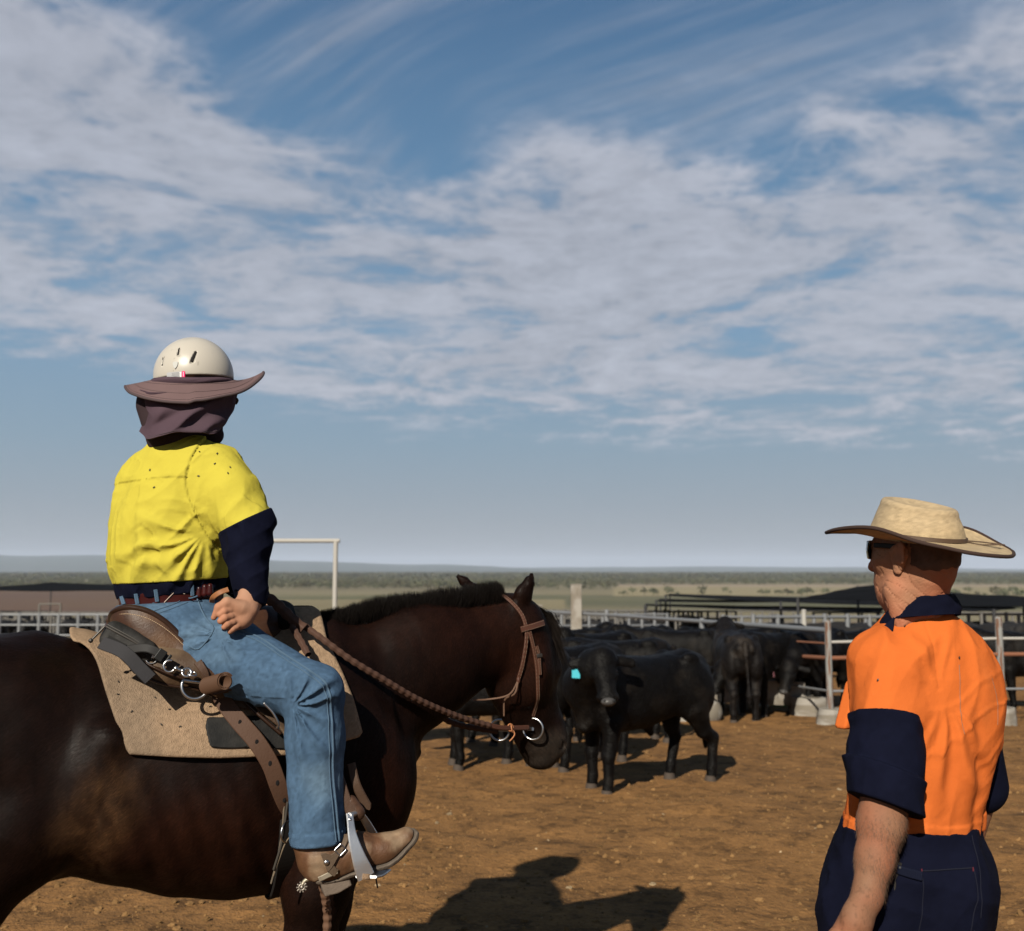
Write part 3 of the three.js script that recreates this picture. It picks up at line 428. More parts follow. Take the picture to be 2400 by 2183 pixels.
// a plaited cord
function plait(points, r, pitch = 95) {
  const c = new THREE.CatmullRomCurve3(points.map(V), false, 'centripetal'), L = c.getLength(), n = Math.ceil(L * 420), sides = 20, fr = c.computeFrenetFrames(n, false), P = [], I = [];
  for (let i = 0; i <= n; i++) { const p = c.getPointAt(i / n), s = i / n * L * pitch * 2; for (let j = 0; j <= sides; j++) { const a = j / sides * 6.2832, q = r * (1 + .2 * Math.cos(3 * a + s) * Math.cos(3 * a - s) - .05); P.push(p.x + (fr.normals[i].x * Math.cos(a) + fr.binormals[i].x * Math.sin(a)) * q, p.y + (fr.normals[i].y * Math.cos(a) + fr.binormals[i].y * Math.sin(a)) * q, p.z + (fr.normals[i].z * Math.cos(a) + fr.binormals[i].z * Math.sin(a)) * q); } }
  for (let i = 0; i < n; i++) for (let j = 0; j < sides; j++) { const a = i * (sides + 1) + j, b = a + sides + 1; I.push(a, a + 1, b, a + 1, b + 1, b); }
  const g = new THREE.BufferGeometry(); g.setAttribute('position', new THREE.Float32BufferAttribute(P, 3)); g.setIndex(I); g.computeVertexNormals(); return g;
}
// a thick sheet through rows of points
function slab(rows, t) {
  const m = rows.length, n = rows[0].length, P = [], I = [], v = (j, i) => V(rows[Math.max(0, Math.min(m - 1, j))][Math.max(0, Math.min(n - 1, i))]), N = [];
  for (let j = 0; j < m; j++) for (let i = 0; i < n; i++) N.push(new THREE.Vector3().crossVectors(v(j, i + 1).sub(v(j, i - 1)), v(j + 1, i).sub(v(j - 1, i))).normalize());
  for (const s of [1, -1]) for (let j = 0; j < m; j++) for (let i = 0; i < n; i++) { const p = v(j, i).addScaledVector(N[j * n + i], s * t / 2); P.push(p.x, p.y, p.z); }
  const o = m * n; for (let j = 0; j + 1 < m; j++) for (let i = 0; i + 1 < n; i++) { const a = j * n + i; I.push(a, a + 1, a + n, a + 1, a + n + 1, a + n, o + a, o + a + n, o + a + 1, o + a + 1, o + a + n, o + a + n + 1); }
  const rim = []; for (let i = 0; i < n; i++) rim.push(i); for (let j = 1; j < m; j++) rim.push(j * n + n - 1); for (let i = n - 2; i >= 0; i--) rim.push((m - 1) * n + i); for (let j = m - 2; j > 0; j--) rim.push(j * n);
  let g = new THREE.BufferGeometry(); g.setAttribute('position', new THREE.Float32BufferAttribute(P, 3)); g.setIndex(I); g.computeVertexNormals(); g = g.toNonIndexed();
  const Q = []; rim.forEach((a, k) => { const b = rim[(k + 1) % rim.length]; for (const q of [a, o + a, b, b, o + a, o + b]) Q.push(P[q * 3], P[q * 3 + 1], P[q * 3 + 2]); });
  const e = new THREE.BufferGeometry(); e.setAttribute('position', new THREE.Float32BufferAttribute(Q, 3)); e.computeVertexNormals(); return mergeGeometries([g, e]);
}
// the saddle tree holds the skirts off the pad towards the seat
function tackSurface(x, y, z) { return saddleSurface(x, y, z) - .1 * smooth(1.24, 1.4, y) * smooth(.14, -.04, x) * smooth(0, .1, z); }
const hideGrain = grain(512, (u, v) => { const a = tfbm(u, v, 32, 2, 4), b = tfbm(u, v, 6, 30, 3); return .3 + a * .5 + (b - .45) * .4; }); hideGrain.repeat.set(9, 9);
function leather(c, rough = .55, bump = .0012, extra = {}) { return mat({ c, roughness: rough, bumpMap: hideGrain, bumpScale: bump, specularIntensity: .42, ...extra }); }
const wornLeather = (c, d, sc = 18) => (x, y, z) => { const n = smooth(-.35, .45, fbm(x * sc, y * sc, z * sc, 4)), k = 1 + .35 * fbm(x * 70, y * 70, z * 70, 2); return mixv(c, d, n).map((v) => v * k); };
const steel = mat({ c: [.42, .42, .43], metalness: 1, roughness: .3 }), aluminium = mat({ c: [.55, .55, .56], metalness: .9, roughness: .38, bumpMap: hideGrain, bumpScale: .0006 }), blackened = mat({ c: [.06, .055, .05], metalness: .8, roughness: .45 });

{ // felt pad
  const pad = onHorse(thing('saddle_pad', 'thick fawn felt pad with a black wear patch under the saddle', 'saddle pad'));
  const edge = polyLine([...denser([[-0.4681, 1.5196, 0], [-0.4425, 1.4431, 0.05], [-0.4103, 1.4283, 0.1], [-0.3762, 1.3898, 0.2], [-0.3462, 1.3104, 0.27], [-0.3161, 1.2339, 0.31], [-0.2915, 1.1746, 0.325]], 20), [-0.2819, 1.1602, 0.33], [-0.2032, 1.1522, 0.33], [-0.056, 1.1389, 0.33], [0.1189, 1.1336, 0.33], [0.2586, 1.1557, 0.31], [0.3167, 1.168, 0.3], [0.3272, 1.1801, 0.3], [0.3058, 1.2721, 0.27], [0.2804, 1.3462, 0.24], [0.2467, 1.4302, 0.15], [0.2391, 1.5104, -0], [0.1801, 1.5749, 0]]);
  const felt = (x, y, z) => { const n = fbm(x * 7, y * 7, z * 7, 4), s = fbm(x * 160, y * 160, z * 160, 2), dirt = smooth(.05, .5, fbm(x * 4 + 9, y * 4, z * 4, 3) + smooth(0, -.32, x) * .25), k = 1 + n * .16 + s * .42; let c = mixv([.235, .16, .102], [.165, .118, .08], dirt); return [c[0] * k, c[1] * k, c[2] * k]; };
  const fuzz = grain(512, (u, v) => tfbm(u, v, 64, 4, 3)); fuzz.repeat.set(9, 9);
  part(pad, 'felt', panel(saddleSurface, edge, .017, .0115, [-.56, 1.1, -.38], [.42, 1.52, .38], .0055, { color: felt, uv: 1, round: .012, wave: (x, y, z) => .004 * noise(x * 6, y * 6, z * 3) }), mat({ vertexColors: true, roughness: 1, bumpMap: fuzz, bumpScale: .003, specularIntensity: .15 }));
  const patch = poly([[-0.0968, 1.2255, 0.33], [-0.0909, 1.2415, 0.33], [-0.0588, 1.2421, 0.33], [0.0279, 1.2412, 0.33], [0.1279, 1.2374, 0.33], [0.14, 1.1967, 0.33], [0.1352, 1.157, 0.33], [0.0299, 1.162, 0.33], [-0.0674, 1.1677, 0.33], [-0.0835, 1.1718, 0.33], [-0.0916, 1.1928, 0.33]]);
  part(pad, 'wear_patch', panel(saddleSurface, patch, .031, .003, [-.2, 1.12, .2], [.2, 1.3, .4], .004, { color: wornLeather([.004, .004, .004], [.014, .013, .012], 25), uv: 1 }), leather([1, 1, 1], .7, .001, { vertexColors: true, specularIntensity: .35 }), 'black leather wear patch stitched to the felt');
  rebase(pad);
}
{ // saddle
  const s = onHorse(thing('saddle', 'worn brown leather stock saddle with aluminium stirrups', 'saddle'));
  const brown = leather([1, 1, 1], .5, .001, { vertexColors: true }), hide = wornLeather([.042, .023, .012], [.085, .055, .031], 14), red = wornLeather([.03, .012, .006], [.065, .031, .013], 14);
  const dark = leather([.02, .009, .005], .38, .0008), strapM = leather([.045, .022, .012], .6, .001), thread = mat({ c: [.34, .24, .15], roughness: .9 });
  // skirt: two layers lying on the pad
  const sk1 = poly([[-0.3626, 1.4717, 0.2], [-0.2974, 1.4795, 0.2], [-0.1678, 1.4347, 0.25], [-0.0598, 1.3575, 0.3], [0.0278, 1.2897, 0.32], [0.0715, 1.2612, 0.33], [-0.0162, 1.2619, 0.33], [-0.0819, 1.2998, 0.33], [-0.1303, 1.3213, 0.33], [-0.1775, 1.3286, 0.32], [-0.2299, 1.3447, 0.31], [-0.2828, 1.3804, 0.29], [-0.3315, 1.4277, 0.25]]);
  part(s, 'skirt', panel(tackSurface, sk1, .036, .0045, [-.42, 1.2, .08], [.2, 1.5, .42], .005, { color: hide, uv: 1 }), brown);
  const sk2 = poly([[-0.3452, 1.4826, 0.2], [-0.2546, 1.4797, 0.22], [-0.1355, 1.4129, 0.27], [-0.071, 1.3689, 0.3], [-0.0607, 1.3373, 0.32], [-0.1035, 1.3323, 0.32], [-0.1572, 1.3518, 0.32], [-0.21, 1.3722, 0.31], [-0.2628, 1.4015, 0.29], [-0.3113, 1.4437, 0.25]]);
  part(s, 'jockey', panel(tackSurface, sk2, .047, .004, [-.42, 1.25, .08], [.1, 1.5, .42], .005, { color: hide, uv: 1 }), brown);
  for (const [ol, off] of [[[[-0.3315, 1.4255, 0.25], [-0.2827, 1.3793, 0.29], [-0.2299, 1.3447, 0.31], [-0.1775, 1.3286, 0.32], [-0.1303, 1.3213, 0.33], [-0.0819, 1.2998, 0.33]], .042], [[[-0.3113, 1.4415, 0.25], [-0.2627, 1.3993, 0.29], [-0.2099, 1.37, 0.31], [-0.1571, 1.3496, 0.32], [-0.1035, 1.3323, 0.32]], .052]]) part(s, 'edge_binding', tube(drape(tackSurface, denser(ol, 30), off), .0035, { seg: 60 }), dark);
  // seat: a leather bowl with a raised cantle and a rolled rim
  const rim = denser([[-0.3408, 1.4773, 0.05], [-0.3422, 1.5031, 0.13], [-0.3331, 1.5213, 0.19], [-0.3043, 1.531, 0.22], [-0.2616, 1.5253, 0.235], [-0.2182, 1.5027, 0.245], [-0.1776, 1.4666, 0.255], [-0.1467, 1.4266, 0.27], [-0.1225, 1.3848, 0.285]], 40);
  const foot = denser([[-0.3282, 1.461, 0.1], [-0.3296, 1.4689, 0.16], [-0.3127, 1.4668, 0.21], [-0.2801, 1.4478, 0.24], [-0.2425, 1.426, 0.258], [-0.2049, 1.4058, 0.268], [-0.1727, 1.3921, 0.275], [-0.1461, 1.3855, 0.285], [-0.1226, 1.3808, 0.29]], 40);
  const rows = []; for (let j = 0; j <= 8; j++) rows.push(rim.map((p, i) => { const t = j / 8, q = mixv(p, foot[i], t); q[2] += Math.sin(t * Math.PI) * .006; return q; }));
  const side = slab(rows, .009), pc = side.attributes.position, cl = []; for (let i = 0; i < pc.count; i++) cl.push(...red(pc.getX(i), pc.getY(i), pc.getZ(i))); side.setAttribute('color', new THREE.Float32BufferAttribute(cl, 3));
  part(s, 'cantle_panel', boxUV(side, 1), brown);
  part(s, 'cantle_rim', tube(rim, .0085, { seg: 90, sides: 12 }), dark, 'dark rolled leather rim of the seat');
  part(s, 'stitching', merged(denser(rim.map((p, i) => addv(mixv(p, foot[i], .19), [0, 0, .0085])), 76).slice(2, -2).map((p, i, a) => i + 1 < a.length && i % 1 === 0 ? rod(mixv(p, a[i + 1], .15), mixv(p, a[i + 1], .8), .0011, 5) : null).filter(Boolean)), thread);
  const seat = new Field(.06).ell([-.1, 1.475, 0], [.24, .03, .15], [0, 0, -.03]).cap([-.31, 1.49, -.1], [-.31, 1.49, .1], .03, .03, .06).cap([.08, 1.48, -.05], [.08, 1.48, .05], .045, .045, .06).ell([-.1, 1.43, 0], [.25, .06, .17], null, .05);
  part(s, 'seat', skin(seat.eval, [-.42, 1.32, -.24], [.24, 1.62, .24], .009, { color: red, uv: 1 }), brown);
  // swell and horn wrapped with plaited cord at the front
  part(s, 'pommel', skin(new Field(.04).ell([.13, 1.48, 0], [.05, .05, .12], [0, 0, -.3]).cap([.12, 1.48, 0], [.125, 1.5, 0], .03, .033).eval, [.02, 1.4, -.2], [.26, 1.66, .2], .007, { color: wornLeather([.006, .005, .004], [.012, .009, .007]), uv: 1 }), leather([1, 1, 1], .9, .001, { vertexColors: true, specularIntensity: .3 }));
  // fender: the wide leather under the knee, curling out behind it
  const fe = poly([[-0.0404, 1.3541, 0.33], [0.047, 1.3133, 0.34], [0.1356, 1.2664, 0.35], [0.1588, 1.156, 0.36], [0.1253, 1.158, 0.36], [0.0911, 1.2092, 0.36], [0.0575, 1.2383, 0.36], [0.014, 1.2773, 0.35]]);
  part(s, 'fender', panel(saddleSurface, fe, .055, .004, [-.12, 1.1, .2], [.26, 1.4, .46], .005, { color: hide, uv: 1 }), brown);
  part(s, 'fender_edge', tube(drape(saddleSurface, denser([[-0.0124, 1.2948, 0.35], [0.0254, 1.2582, 0.35], [0.0599, 1.2272, 0.36], [0.0969, 1.1946, 0.36]], 20), .056), .005, { seg: 40 }), dark);
  part(s, 'bent_buckle', tube(denser([[0.0404, 1.288, 0.385], [0.0642, 1.2615, 0.39], [0.078, 1.2304, 0.39], [0.0745, 1.2212, 0.385]], 20), .0035, { seg: 40 }), steel);
  // cinch strap: rolled at the ring, hanging in a curve with punched holes
  const hang = drape(saddleSurface, denser([[-0.0705, 1.3266, 0.34], [-0.0522, 1.2845, 0.34], [-0.0165, 1.237, 0.34], [0.0283, 1.1844, 0.34], [0.0647, 1.1255, 0.34], [0.0857, 1.0717, 0.34], [0.1073, 1.0232, 0.335], [0.1333, 0.9819, 0.33]], 30), .046);
  const lift = hang.map((p, i) => addv(p, [0, 0, .012 + .02 * Math.sin(i / 30 * 3.14)]));
  part(s, 'cinch_strap', strap(lift, [[0, .12, 1]], .045, .0045, 60), leather([.05, .0235, .0125], .7, .0012), 'long brown strap with punched holes hanging behind the leg');
  for (const k of [.3, .44, .57, .7, .83]) { const p = lift[Math.round(k * 30)]; part(s, 'strap_hole', ball(addv(p, [0, .0005, .0024]), .0048, 1, 1.5, .25, 10), mat({ c: [.004, .003, .003], roughness: 1 })); }
  { const c = [-0.0734, 1.3401, 0.375], P = []; for (let i = 0; i <= 40; i++) { const a = i / 40 * 10.5 + .6, q = .0225 - i / 40 * .008; P.push([c[0] - .006 + Math.cos(a) * q * .92, c[1] + Math.sin(a) * q, c[2]]); }
    const w = .05, rowsR = [-1, -.5, 0, .5, 1].map((e) => P.map((p) => [p[0] + e * w * .42, p[1] + e * w * .14, p[2] + e * w * .32]));
    part(s, 'strap_roll', slab(rowsR, .0042), leather([.058, .028, .0145], .7, .0012), 'rolled end of the brown strap'); }
  const keeper = drape(tackSurface, denser([[-0.1235, 1.3927, 0.3], [-0.1061, 1.3655, 0.31], [-0.0973, 1.3387, 0.32], [-0.0822, 1.3129, 0.33], [-0.0502, 1.3182, 0.33], [-0.0179, 1.3258, 0.33]], 24), .058).map((p) => addv(p, [0, 0, .012]));
  part(s, 'keeper_strap', strap(keeper, [[0, .2, 1]], (t) => .022 - .012 * t, .005, 40), strapM);
  part(s, 'rigging_plate', panel(tackSurface, poly([[-0.1234, 1.3905, 0.3], [-0.0935, 1.375, 0.31], [-0.0345, 1.3374, 0.33], [0.0254, 1.3009, 0.34], [0.0476, 1.2911, 0.34], [-0.0175, 1.3092, 0.33], [-0.0768, 1.3083, 0.33], [-0.0972, 1.3332, 0.32]]), .057, .004, [-.2, 1.2, .2], [.16, 1.46, .46], .005, { color: red, uv: 1 }), brown);
  { const p = [-0.1272, 1.3315, 0.345], q = drape(tackSurface, [p], .05)[0]; const n = [.05, .2, 1]; part(s, 'dee_ring', merged([ring(addv(q, [0, 0, .012]), .034, .0042, n, 26, 3.5, 2.7), rod(addv(q, [-.032, .014, .01]), addv(q, [.032, .004, .008]), .0042)]), steel); }
  { const q = drape(tackSurface, [[-0.2371, 1.407, 0.3]], .056)[0]; part(s, 'saddle_dee', merged([ring(addv(q, [0, -.004, .004]), .014, .0022, [0, .3, 1], 20), box(q[0], q[1] + .002, q[2] + .005, .022, .012, .003, .002)]), steel); }
  // stirrup leather and its tail in front of the boot
  part(s, 'stirrup_leather', strap(denser([[0.2082, 1.2197, 0.36], [0.2291, 1.122, 0.38], [0.2484, 1.0498, 0.41], [0.2642, 1.003, 0.425]], 24), [[0, .1, 1]], .026, .006, 40), strapM);
  part(s, 'leather_tail', strap(denser([[0.2751, 1.1157, 0.36], [0.2877, 1.0634, 0.37], [0.309, 1.0209, 0.37], [0.3256, 0.9942, 0.37]], 24), [[-.3, .1, 1]], (t) => .024 * Math.min(1, Math.sqrt(Math.max(.02, (1 - t) * 8))), .008, 40), leather([.05, .028, .017], .55, .0014), 'thick stitched end of the stirrup leather');
  part(s, 'leather_wrap', skin(new Field(.01).cap([0.2677, 1.0256, 0.405], [0.2852, 0.9971, 0.41], .017, .02).eval, addv([0.277, 1.0108, 0.405], [-.06, -.06, -.06]), addv([0.277, 1.0108, 0.405], [.06, .06, .06]), .004, { color: wornLeather([.03, .014, .008], [.07, .035, .02], 40), uv: 1 }), brown);
  const arm = (top, mid, low, end, w) => strap(denser([top, mid, low, end], 24), [[.12, .1, 1]], w, .007, 40);
  part(s, 'stirrup', merged([
    arm([0.2549, 1.007, 0.455], [0.2565, 0.9598, 0.49], [0.2717, 0.9047, 0.505], [0.2898, 0.8604, 0.505], (t) => .019 + .026 * smooth(.1, 1, t)),
    arm([0.2871, 1.0035, 0.4], [0.3237, 0.9512, 0.36], [0.352, 0.8996, 0.34], [0.3751, 0.835, 0.335], (t) => .016 + .018 * t),
    strap([[0.2896, 0.8607, 0.506], [0.3283, 0.8379, 0.42], [0.367, 0.8246, 0.335]], [[0, 1, 0]], .055, .007, 16),
    rod([0.2529, 1.004, 0.46], [0.2922, 0.9961, 0.398], .007, 12)]), aluminium, 'bent aluminium stirrup with a broad tread');
  part(s, 'stirrup_rivet', ball([0.2537, 0.994, 0.468], .0058, 1, 1, .5), steel);
  part(s, 'tread_wrap', strap([[0.2796, 0.8643, 0.512], [0.293, 0.8614, 0.51], [0.3127, 0.8604, 0.49]], [[.3, .3, 1]], .014, .006, 16), leather([.2, .13, .08], .9, .002));
  part(s, 'tread_thong', tube([[0.3306, 0.8425, 0.43], [0.3331, 0.8251, 0.43], [0.3367, 0.8076, 0.43]], .0022), mat({ c: [.05, .03, .02] }));
  // off-side stirrup leather and stirrup
  part(s, 'stirrup_leather', strap([[.12, 1.38, -.28], [.15, 1.15, -.36], [.2, .96, -.37]], [[0, .1, -1]], .05, .006, 24), strapM);
  part(s, 'stirrup', merged([strap([[.2, .97, -.36], [.2, .9, -.31], [.205, .85, -.31]], [[1, 0, 0]], .03, .006, 16), strap([[.2, .97, -.37], [.2, .9, -.43], [.205, .85, -.43]], [[1, 0, 0]], .03, .006, 16), strap([[.205, .852, -.305], [.205, .848, -.37], [.205, .852, -.435]], [[0, 1, 0]], .05, .006, 8)]), aluminium);
  // cinch under the belly, its ring and hanging ends
  const cin = []; for (let i = 0; i <= 24; i++) { const a = .25 + i / 24 * 2.64; cin.push([.14, 1.05 - Math.sin(a) * .36, Math.cos(a) * .3]); }
  const cinS = cin.map((p) => { let q = [...p]; for (let k = 0; k < 30; k++) { const d = saddleSurface(q[0], q[1], q[2]) - .008, n = outOf(saddleSurface, q); q = [q[0], q[1] - n[1] * d * .7, q[2] - n[2] * d * .7]; } return q; });
  part(s, 'cinch', strap(cinS, cinS.map((p) => outOf(saddleSurface, p)), .08, .008, 60), mat({ c: [.008, .006, .005], roughness: .95 }));
  part(s, 'cinch_buckle', ring([0.1121, 0.9489, 0.345], .026, .003, [.75, 0, .65], 24), steel);
  part(s, 'hanging_lace', tube(denser([[0.1047, 1.0136, 0.34], [0.1008, 0.9607, 0.345], [0.0943, 0.9073, 0.345], [0.0852, 0.8584, 0.34], [0.0758, 0.8183, 0.335]], 30), .0026, { seg: 60, sides: 6 }), mat({ c: [.09, .07, .05], roughness: .9 }));
  part(s, 'hanging_lace', tube(denser([[0.1291, 0.9465, 0.35], [0.1098, 0.9233, 0.35], [0.0918, 0.8752, 0.345], [0.0802, 0.8375, 0.34]], 30), .0022, { seg: 60, sides: 6 }), mat({ c: [.12, .09, .06], roughness: .9 }));
  part(s, 'hanging_lace', tube(denser([[0.1126, 1.0249, 0.345], [0.0988, 0.9242, 0.35], [0.0803, 0.8549, 0.345]], 30), .0035, { seg: 60, sides: 6 }), mat({ c: [.03, .025, .02], roughness: .8 }));
  rebase(s);
  const rope = onHorse(single('plaited_rope', plait(denser([[.16, .98, .325], [0.2078, 0.814, 0.32], [0.2249, 0.7518, 0.3], [0.2321, 0.704, 0.29], [0.2317, 0.6475, 0.285], [0.2375, 0.532, 0.27]], 30), .0115, 70), mat({ c: [.085, .043, .024], roughness: .8 }), 'brown plaited rope hanging beside the foreleg below the boot', 'rope')); rope.name = 'plaited_rope';
}
{ // black pouch strapped behind the seat
  const b = onHorse(thing('saddle_bag', 'small black zipped pouch clipped behind the saddle seat', 'bag'));
  const c = [-0.2957, 1.4501, 0.27], e1 = [-0.354, 1.4743, 0.25], e2 = [-0.2293, 1.4048, 0.275], cloth = wornLeather([.01, .0095, .009], [.026, .024, .022], 22), cm = leather([1, 1, 1], .75, .0012, { vertexColors: true });
  const ax = V(e2).sub(V(e1)), L = ax.length(); ax.normalize(); const up = new THREE.Vector3(-ax.y, ax.x, 0).normalize(), out = new THREE.Vector3().crossVectors(ax, up);
  const at = (a, u, o) => { const p = V(e1).addScaledVector(ax, a * L).addScaledVector(up, u).addScaledVector(out, o); return [p.x, p.y, p.z]; };
  const f = (x, y, z) => { const p = new THREE.Vector3(x, y, z).sub(V(e1)), a = p.dot(ax) / L, u = p.dot(up), o = p.dot(out), hu = .036 - .012 * Math.max(0, a - .4), qx = Math.abs(a - .5) * L - L * .5 + .022, qu = Math.abs(u) - hu + .022, qo = Math.abs(o) - .034 + .022 + .005 * noise(x * 30, y * 30, z * 30); return Math.hypot(Math.max(qx, 0), Math.max(qu, 0), Math.max(qo, 0)) + Math.min(0, Math.max(qx, qu, qo)) - .022 + .0025 * fbm(x * 28, y * 28, z * 28, 3); };
  const lo = addv(c, [-.16, -.14, -.1]), hi = addv(c, [.16, .14, .1]);
  part(b, 'pouch', skin(f, lo, hi, .0042, { color: cloth, uv: 1 }), cm);
  part(b, 'zip', tube([at(.03, .012, .0345), at(.3, .012, .0375), at(.6, .011, .0375), at(.93, .006, .034)], .0028, { seg: 40 }), mat({ c: [.035, .03, .026], roughness: .5 }));
  part(b, 'zip', tube([at(.03, .018, .033), at(.3, .018, .036), at(.6, .017, .036), at(.93, .011, .032)], .0016, { seg: 40 }), mat({ c: [.05, .045, .04], roughness: .5 }));
  part(b, 'zip_pull', merged([rod(at(0, .01, .03), at(-.06, -.03, .033), .003), ball(at(-.07, -.036, .033), .006)]), blackened);
  part(b, 'webbing', strap(denser([at(.1, -.028, .036), [-0.3044, 1.4219, 0.33], [-0.2622, 1.3792, 0.345], [-0.239, 1.3554, 0.35]], 24), [[0, .25, 1]], .034, .004, 40), mat({ c: [.016, .015, .017], roughness: .8, bumpMap: hideGrain, bumpScale: .0006 }), 'black webbing strap hanging over the felt');
  part(b, 'clip_strap', strap(denser([at(.5, -.02, .036), [-0.2485, 1.4312, 0.33], [-0.2203, 1.4179, 0.335], [-0.199, 1.4, 0.335]], 24), [[0, .3, 1]], .022, .005, 40), mat({ c: [.012, .011, .011], roughness: .7 }));
  part(b, 'slider', merged([box(...[-0.2162, 1.4142, 0.345], .022, .03, .006, .003, [0, 0, -.6]), box(...[-0.1993, 1.4008, 0.345], .008, .032, .006, .003, [0, 0, -.6])]), mat({ c: [.01, .01, .01], roughness: .4 }));
  { const p = [-0.1937, 1.386, 0.35], q = [-0.1422, 1.3651, 0.352]; part(b, 'snap_hook', merged([ring(p, .0145, .003, [0, .1, 1], 20, 4.4, 1.2), ball(mixv(p, q, .3), .0065), rod(mixv(p, q, .3), mixv(p, q, .62), .0042), ring(mixv(p, q, .82), .011, .0035, [.1, .5, 1], 20), ball(mixv(p, q, .62), .0058), ring(addv(q, [.004, 0, 0]), .011, .0026, [.2, .9, .4], 18)]), steel); }
  { // faded white print on the pouch
    const t = document.createElement('canvas'); t.width = 128; t.height = 64; const g = t.getContext('2d'); g.fillStyle = '#100f0e'; g.fillRect(0, 0, 128, 64); g.fillStyle = '#a7a39b'; g.font = 'bold 44px serif'; g.fillText('B', 84, 44); g.font = 'bold 15px sans-serif'; g.fillText('co on', 22, 26); g.fillRect(30, 36, 48, 3); g.fillRect(40, 44, 40, 3);
    const tx = new THREE.CanvasTexture(t); tx.colorSpace = THREE.SRGBColorSpace; const g0 = new THREE.PlaneGeometry(.05, .022); const m = new THREE.Matrix4().makeBasis(ax, up, out); g0.applyMatrix4(m); g0.translate(...at(.33, -.014, .0395)); part(b, 'print', g0, mat({ map: tx, roughness: .8 }), 'small faded white print on black cloth'); }
  rebase(b);
}
{ // bridle and reins
  const b = onHorse(thing('bridle', 'brown leather bridle with ring bit and thick plaited rein', 'bridle'));
  const lea = leather([.06, .024, .015], .45, .0007), st = mat({ c: [.16, .11, .075], roughness: .9 });
  const headF = new Field(.05).ell([.905, 1.45, -.09], [.1, .1, .075], [0, -.35, 0]).ell([.915, 1.325, -.1], [.118, .155, .078], [0, -.35, .1]).flat([.95, 1.34, -.105], [1.02, 1.1, -.145], .098, .08, [.34, 0, .94], .7, .04).ell([.905, 1.3, -.055], [.085, .11, .03], [0, -.35, .2], .025).ell([1.03, 1.045, -.155], [.075, .075, .06], [0, -.35, 0], .03).flat([.56, 1.33, -.03], [.83, 1.41, -.075], .176, .13, [.2, 0, .98], .6, .08).eval;
  const lay = (pts, off, n = 24) => { const q = drape(headF, denser(pts, n), off, .3); return [q, q.map((p) => outOf(headF, p))]; };
  const stitched = (q, o, w) => { const out = []; for (const e of [-1, 1]) for (let i = 0; i + 1 < q.length; i++) { const t = V(q[i + 1]).sub(V(q[i])), sd = new THREE.Vector3().crossVectors(t, V(o[i])).normalize().multiplyScalar(e * (w / 2 - .0028)), u = V(o[i]).multiplyScalar(.0028), a = addv(addv(mixv(q[i], q[i + 1], .15), sd.toArray()), u.toArray()), c = addv(addv(mixv(q[i], q[i + 1], .8), sd.toArray()), u.toArray()); out.push(rod(a, c, .0006, 5)); } return merged(out); };
  const strapOn = (name, pts, w, off, n = 24, label) => { const [q, o] = lay(pts, off, n); const m = part(b, name, strap(q, o, w, .0045, n * 2), lea, label); part(m, 'stitching', stitched(q, o, w), st); return q; };
  strapOn('throat_latch', [[0.8229, 1.5617, -0.06], [0.8452, 1.5504, -0.06], [0.867, 1.5296, -0.05], [0.9013, 1.4804, -0.05], [0.9118, 1.426, -0.05], [0.9024, 1.3395, -0.045], [0.8905, 1.2794, -0.045]], .0135, .004, 34);
  strapOn('cheek_piece', [[0.923, 1.4322, -0.06], [0.938, 1.3803, -0.06], [0.9515, 1.3174, -0.06], [0.9597, 1.237, -0.07], [0.9665, 1.187, -0.08], [0.9634, 1.1511, -0.08]], .0135, .004, 34);
  strapOn('browband', [[0.8908, 1.4389, -0.05], [0.9208, 1.4453, -0.05], [0.9548, 1.4526, -0.06], [0.9824, 1.4582, -0.08]], .02, .007, 16);
  { const q = strapOn('buckle_strap', [[0.9471, 1.3843, -0.06], [0.9561, 1.359, -0.06], [0.9591, 1.3171, -0.06], [0.962, 1.292, -0.06]], .012, .009, 16); part(b, 'buckle', box(...addv(q[6], [0, 0, .004]), .02, .012, .005, .002, [0, 0, .1]), blackened); }
  const k = drape(headF, [[0.889, 1.2767, -0.045]], .008, .3)[0];
  for (const pts of [[k, addv(k, [-.035, -.042, .012]), [0.7881, 1.2182, -0.02], [0.7361, 1.2202, -0.01]], [k, addv(k, [-.018, -.04, .014]), [0.849, 1.2156, -0.02], [0.8483, 1.1617, -0.03]]]) part(b, 'thong', strap(denser(pts, 20), [[0, .1, 1]], .0055, .0025, 30), leather([.1, .055, .035], .6, .0008));
  part(b, 'knot', ball(k, .008, .8, 1.4, .8), lea);
  const rc = [0.9633, 1.1096, -0.08]; rc[2] += .012; part(b, 'bit_ring', ring(rc, .034, .0038, [-.62, .05, .78], 40), steel, 'polished near bit ring');
  part(b, 'bit_ring', ring([0.8898, 1.0922, -0.19], .034, .0036, [-.5, .05, .86], 40), steel, 'polished far bit ring under the chin');
  part(b, 'mouthpiece', rod(rc, [0.8898, 1.0922, -0.19], .006), steel);
  const rein = denser([[0.1213, 1.4778, 0.08], [0.1633, 1.477, 0.13], [0.2092, 1.4443, 0.19], [0.2978, 1.3776, 0.21], [0.3996, 1.3158, 0.19], [0.5058, 1.2535, 0.15], [0.6277, 1.1968, 0.09], [0.7231, 1.1599, 0.04], [0.7822, 1.1417, 0.015]], 60);
  part(b, 'rein', plait(rein, .0098, 62), mat({ c: [.05, .023, .014], roughness: .75 }), 'thick brown plaited rein on the near side');
  part(b, 'rein_end', strap(denser([[0.772, 1.1455, 0.02], [0.8218, 1.1309, -0], [0.8834, 1.1222, -0.03], [0.9436, 1.1162, -0.06]], 20), [[0, .1, 1]], .016, .009, 30), lea);
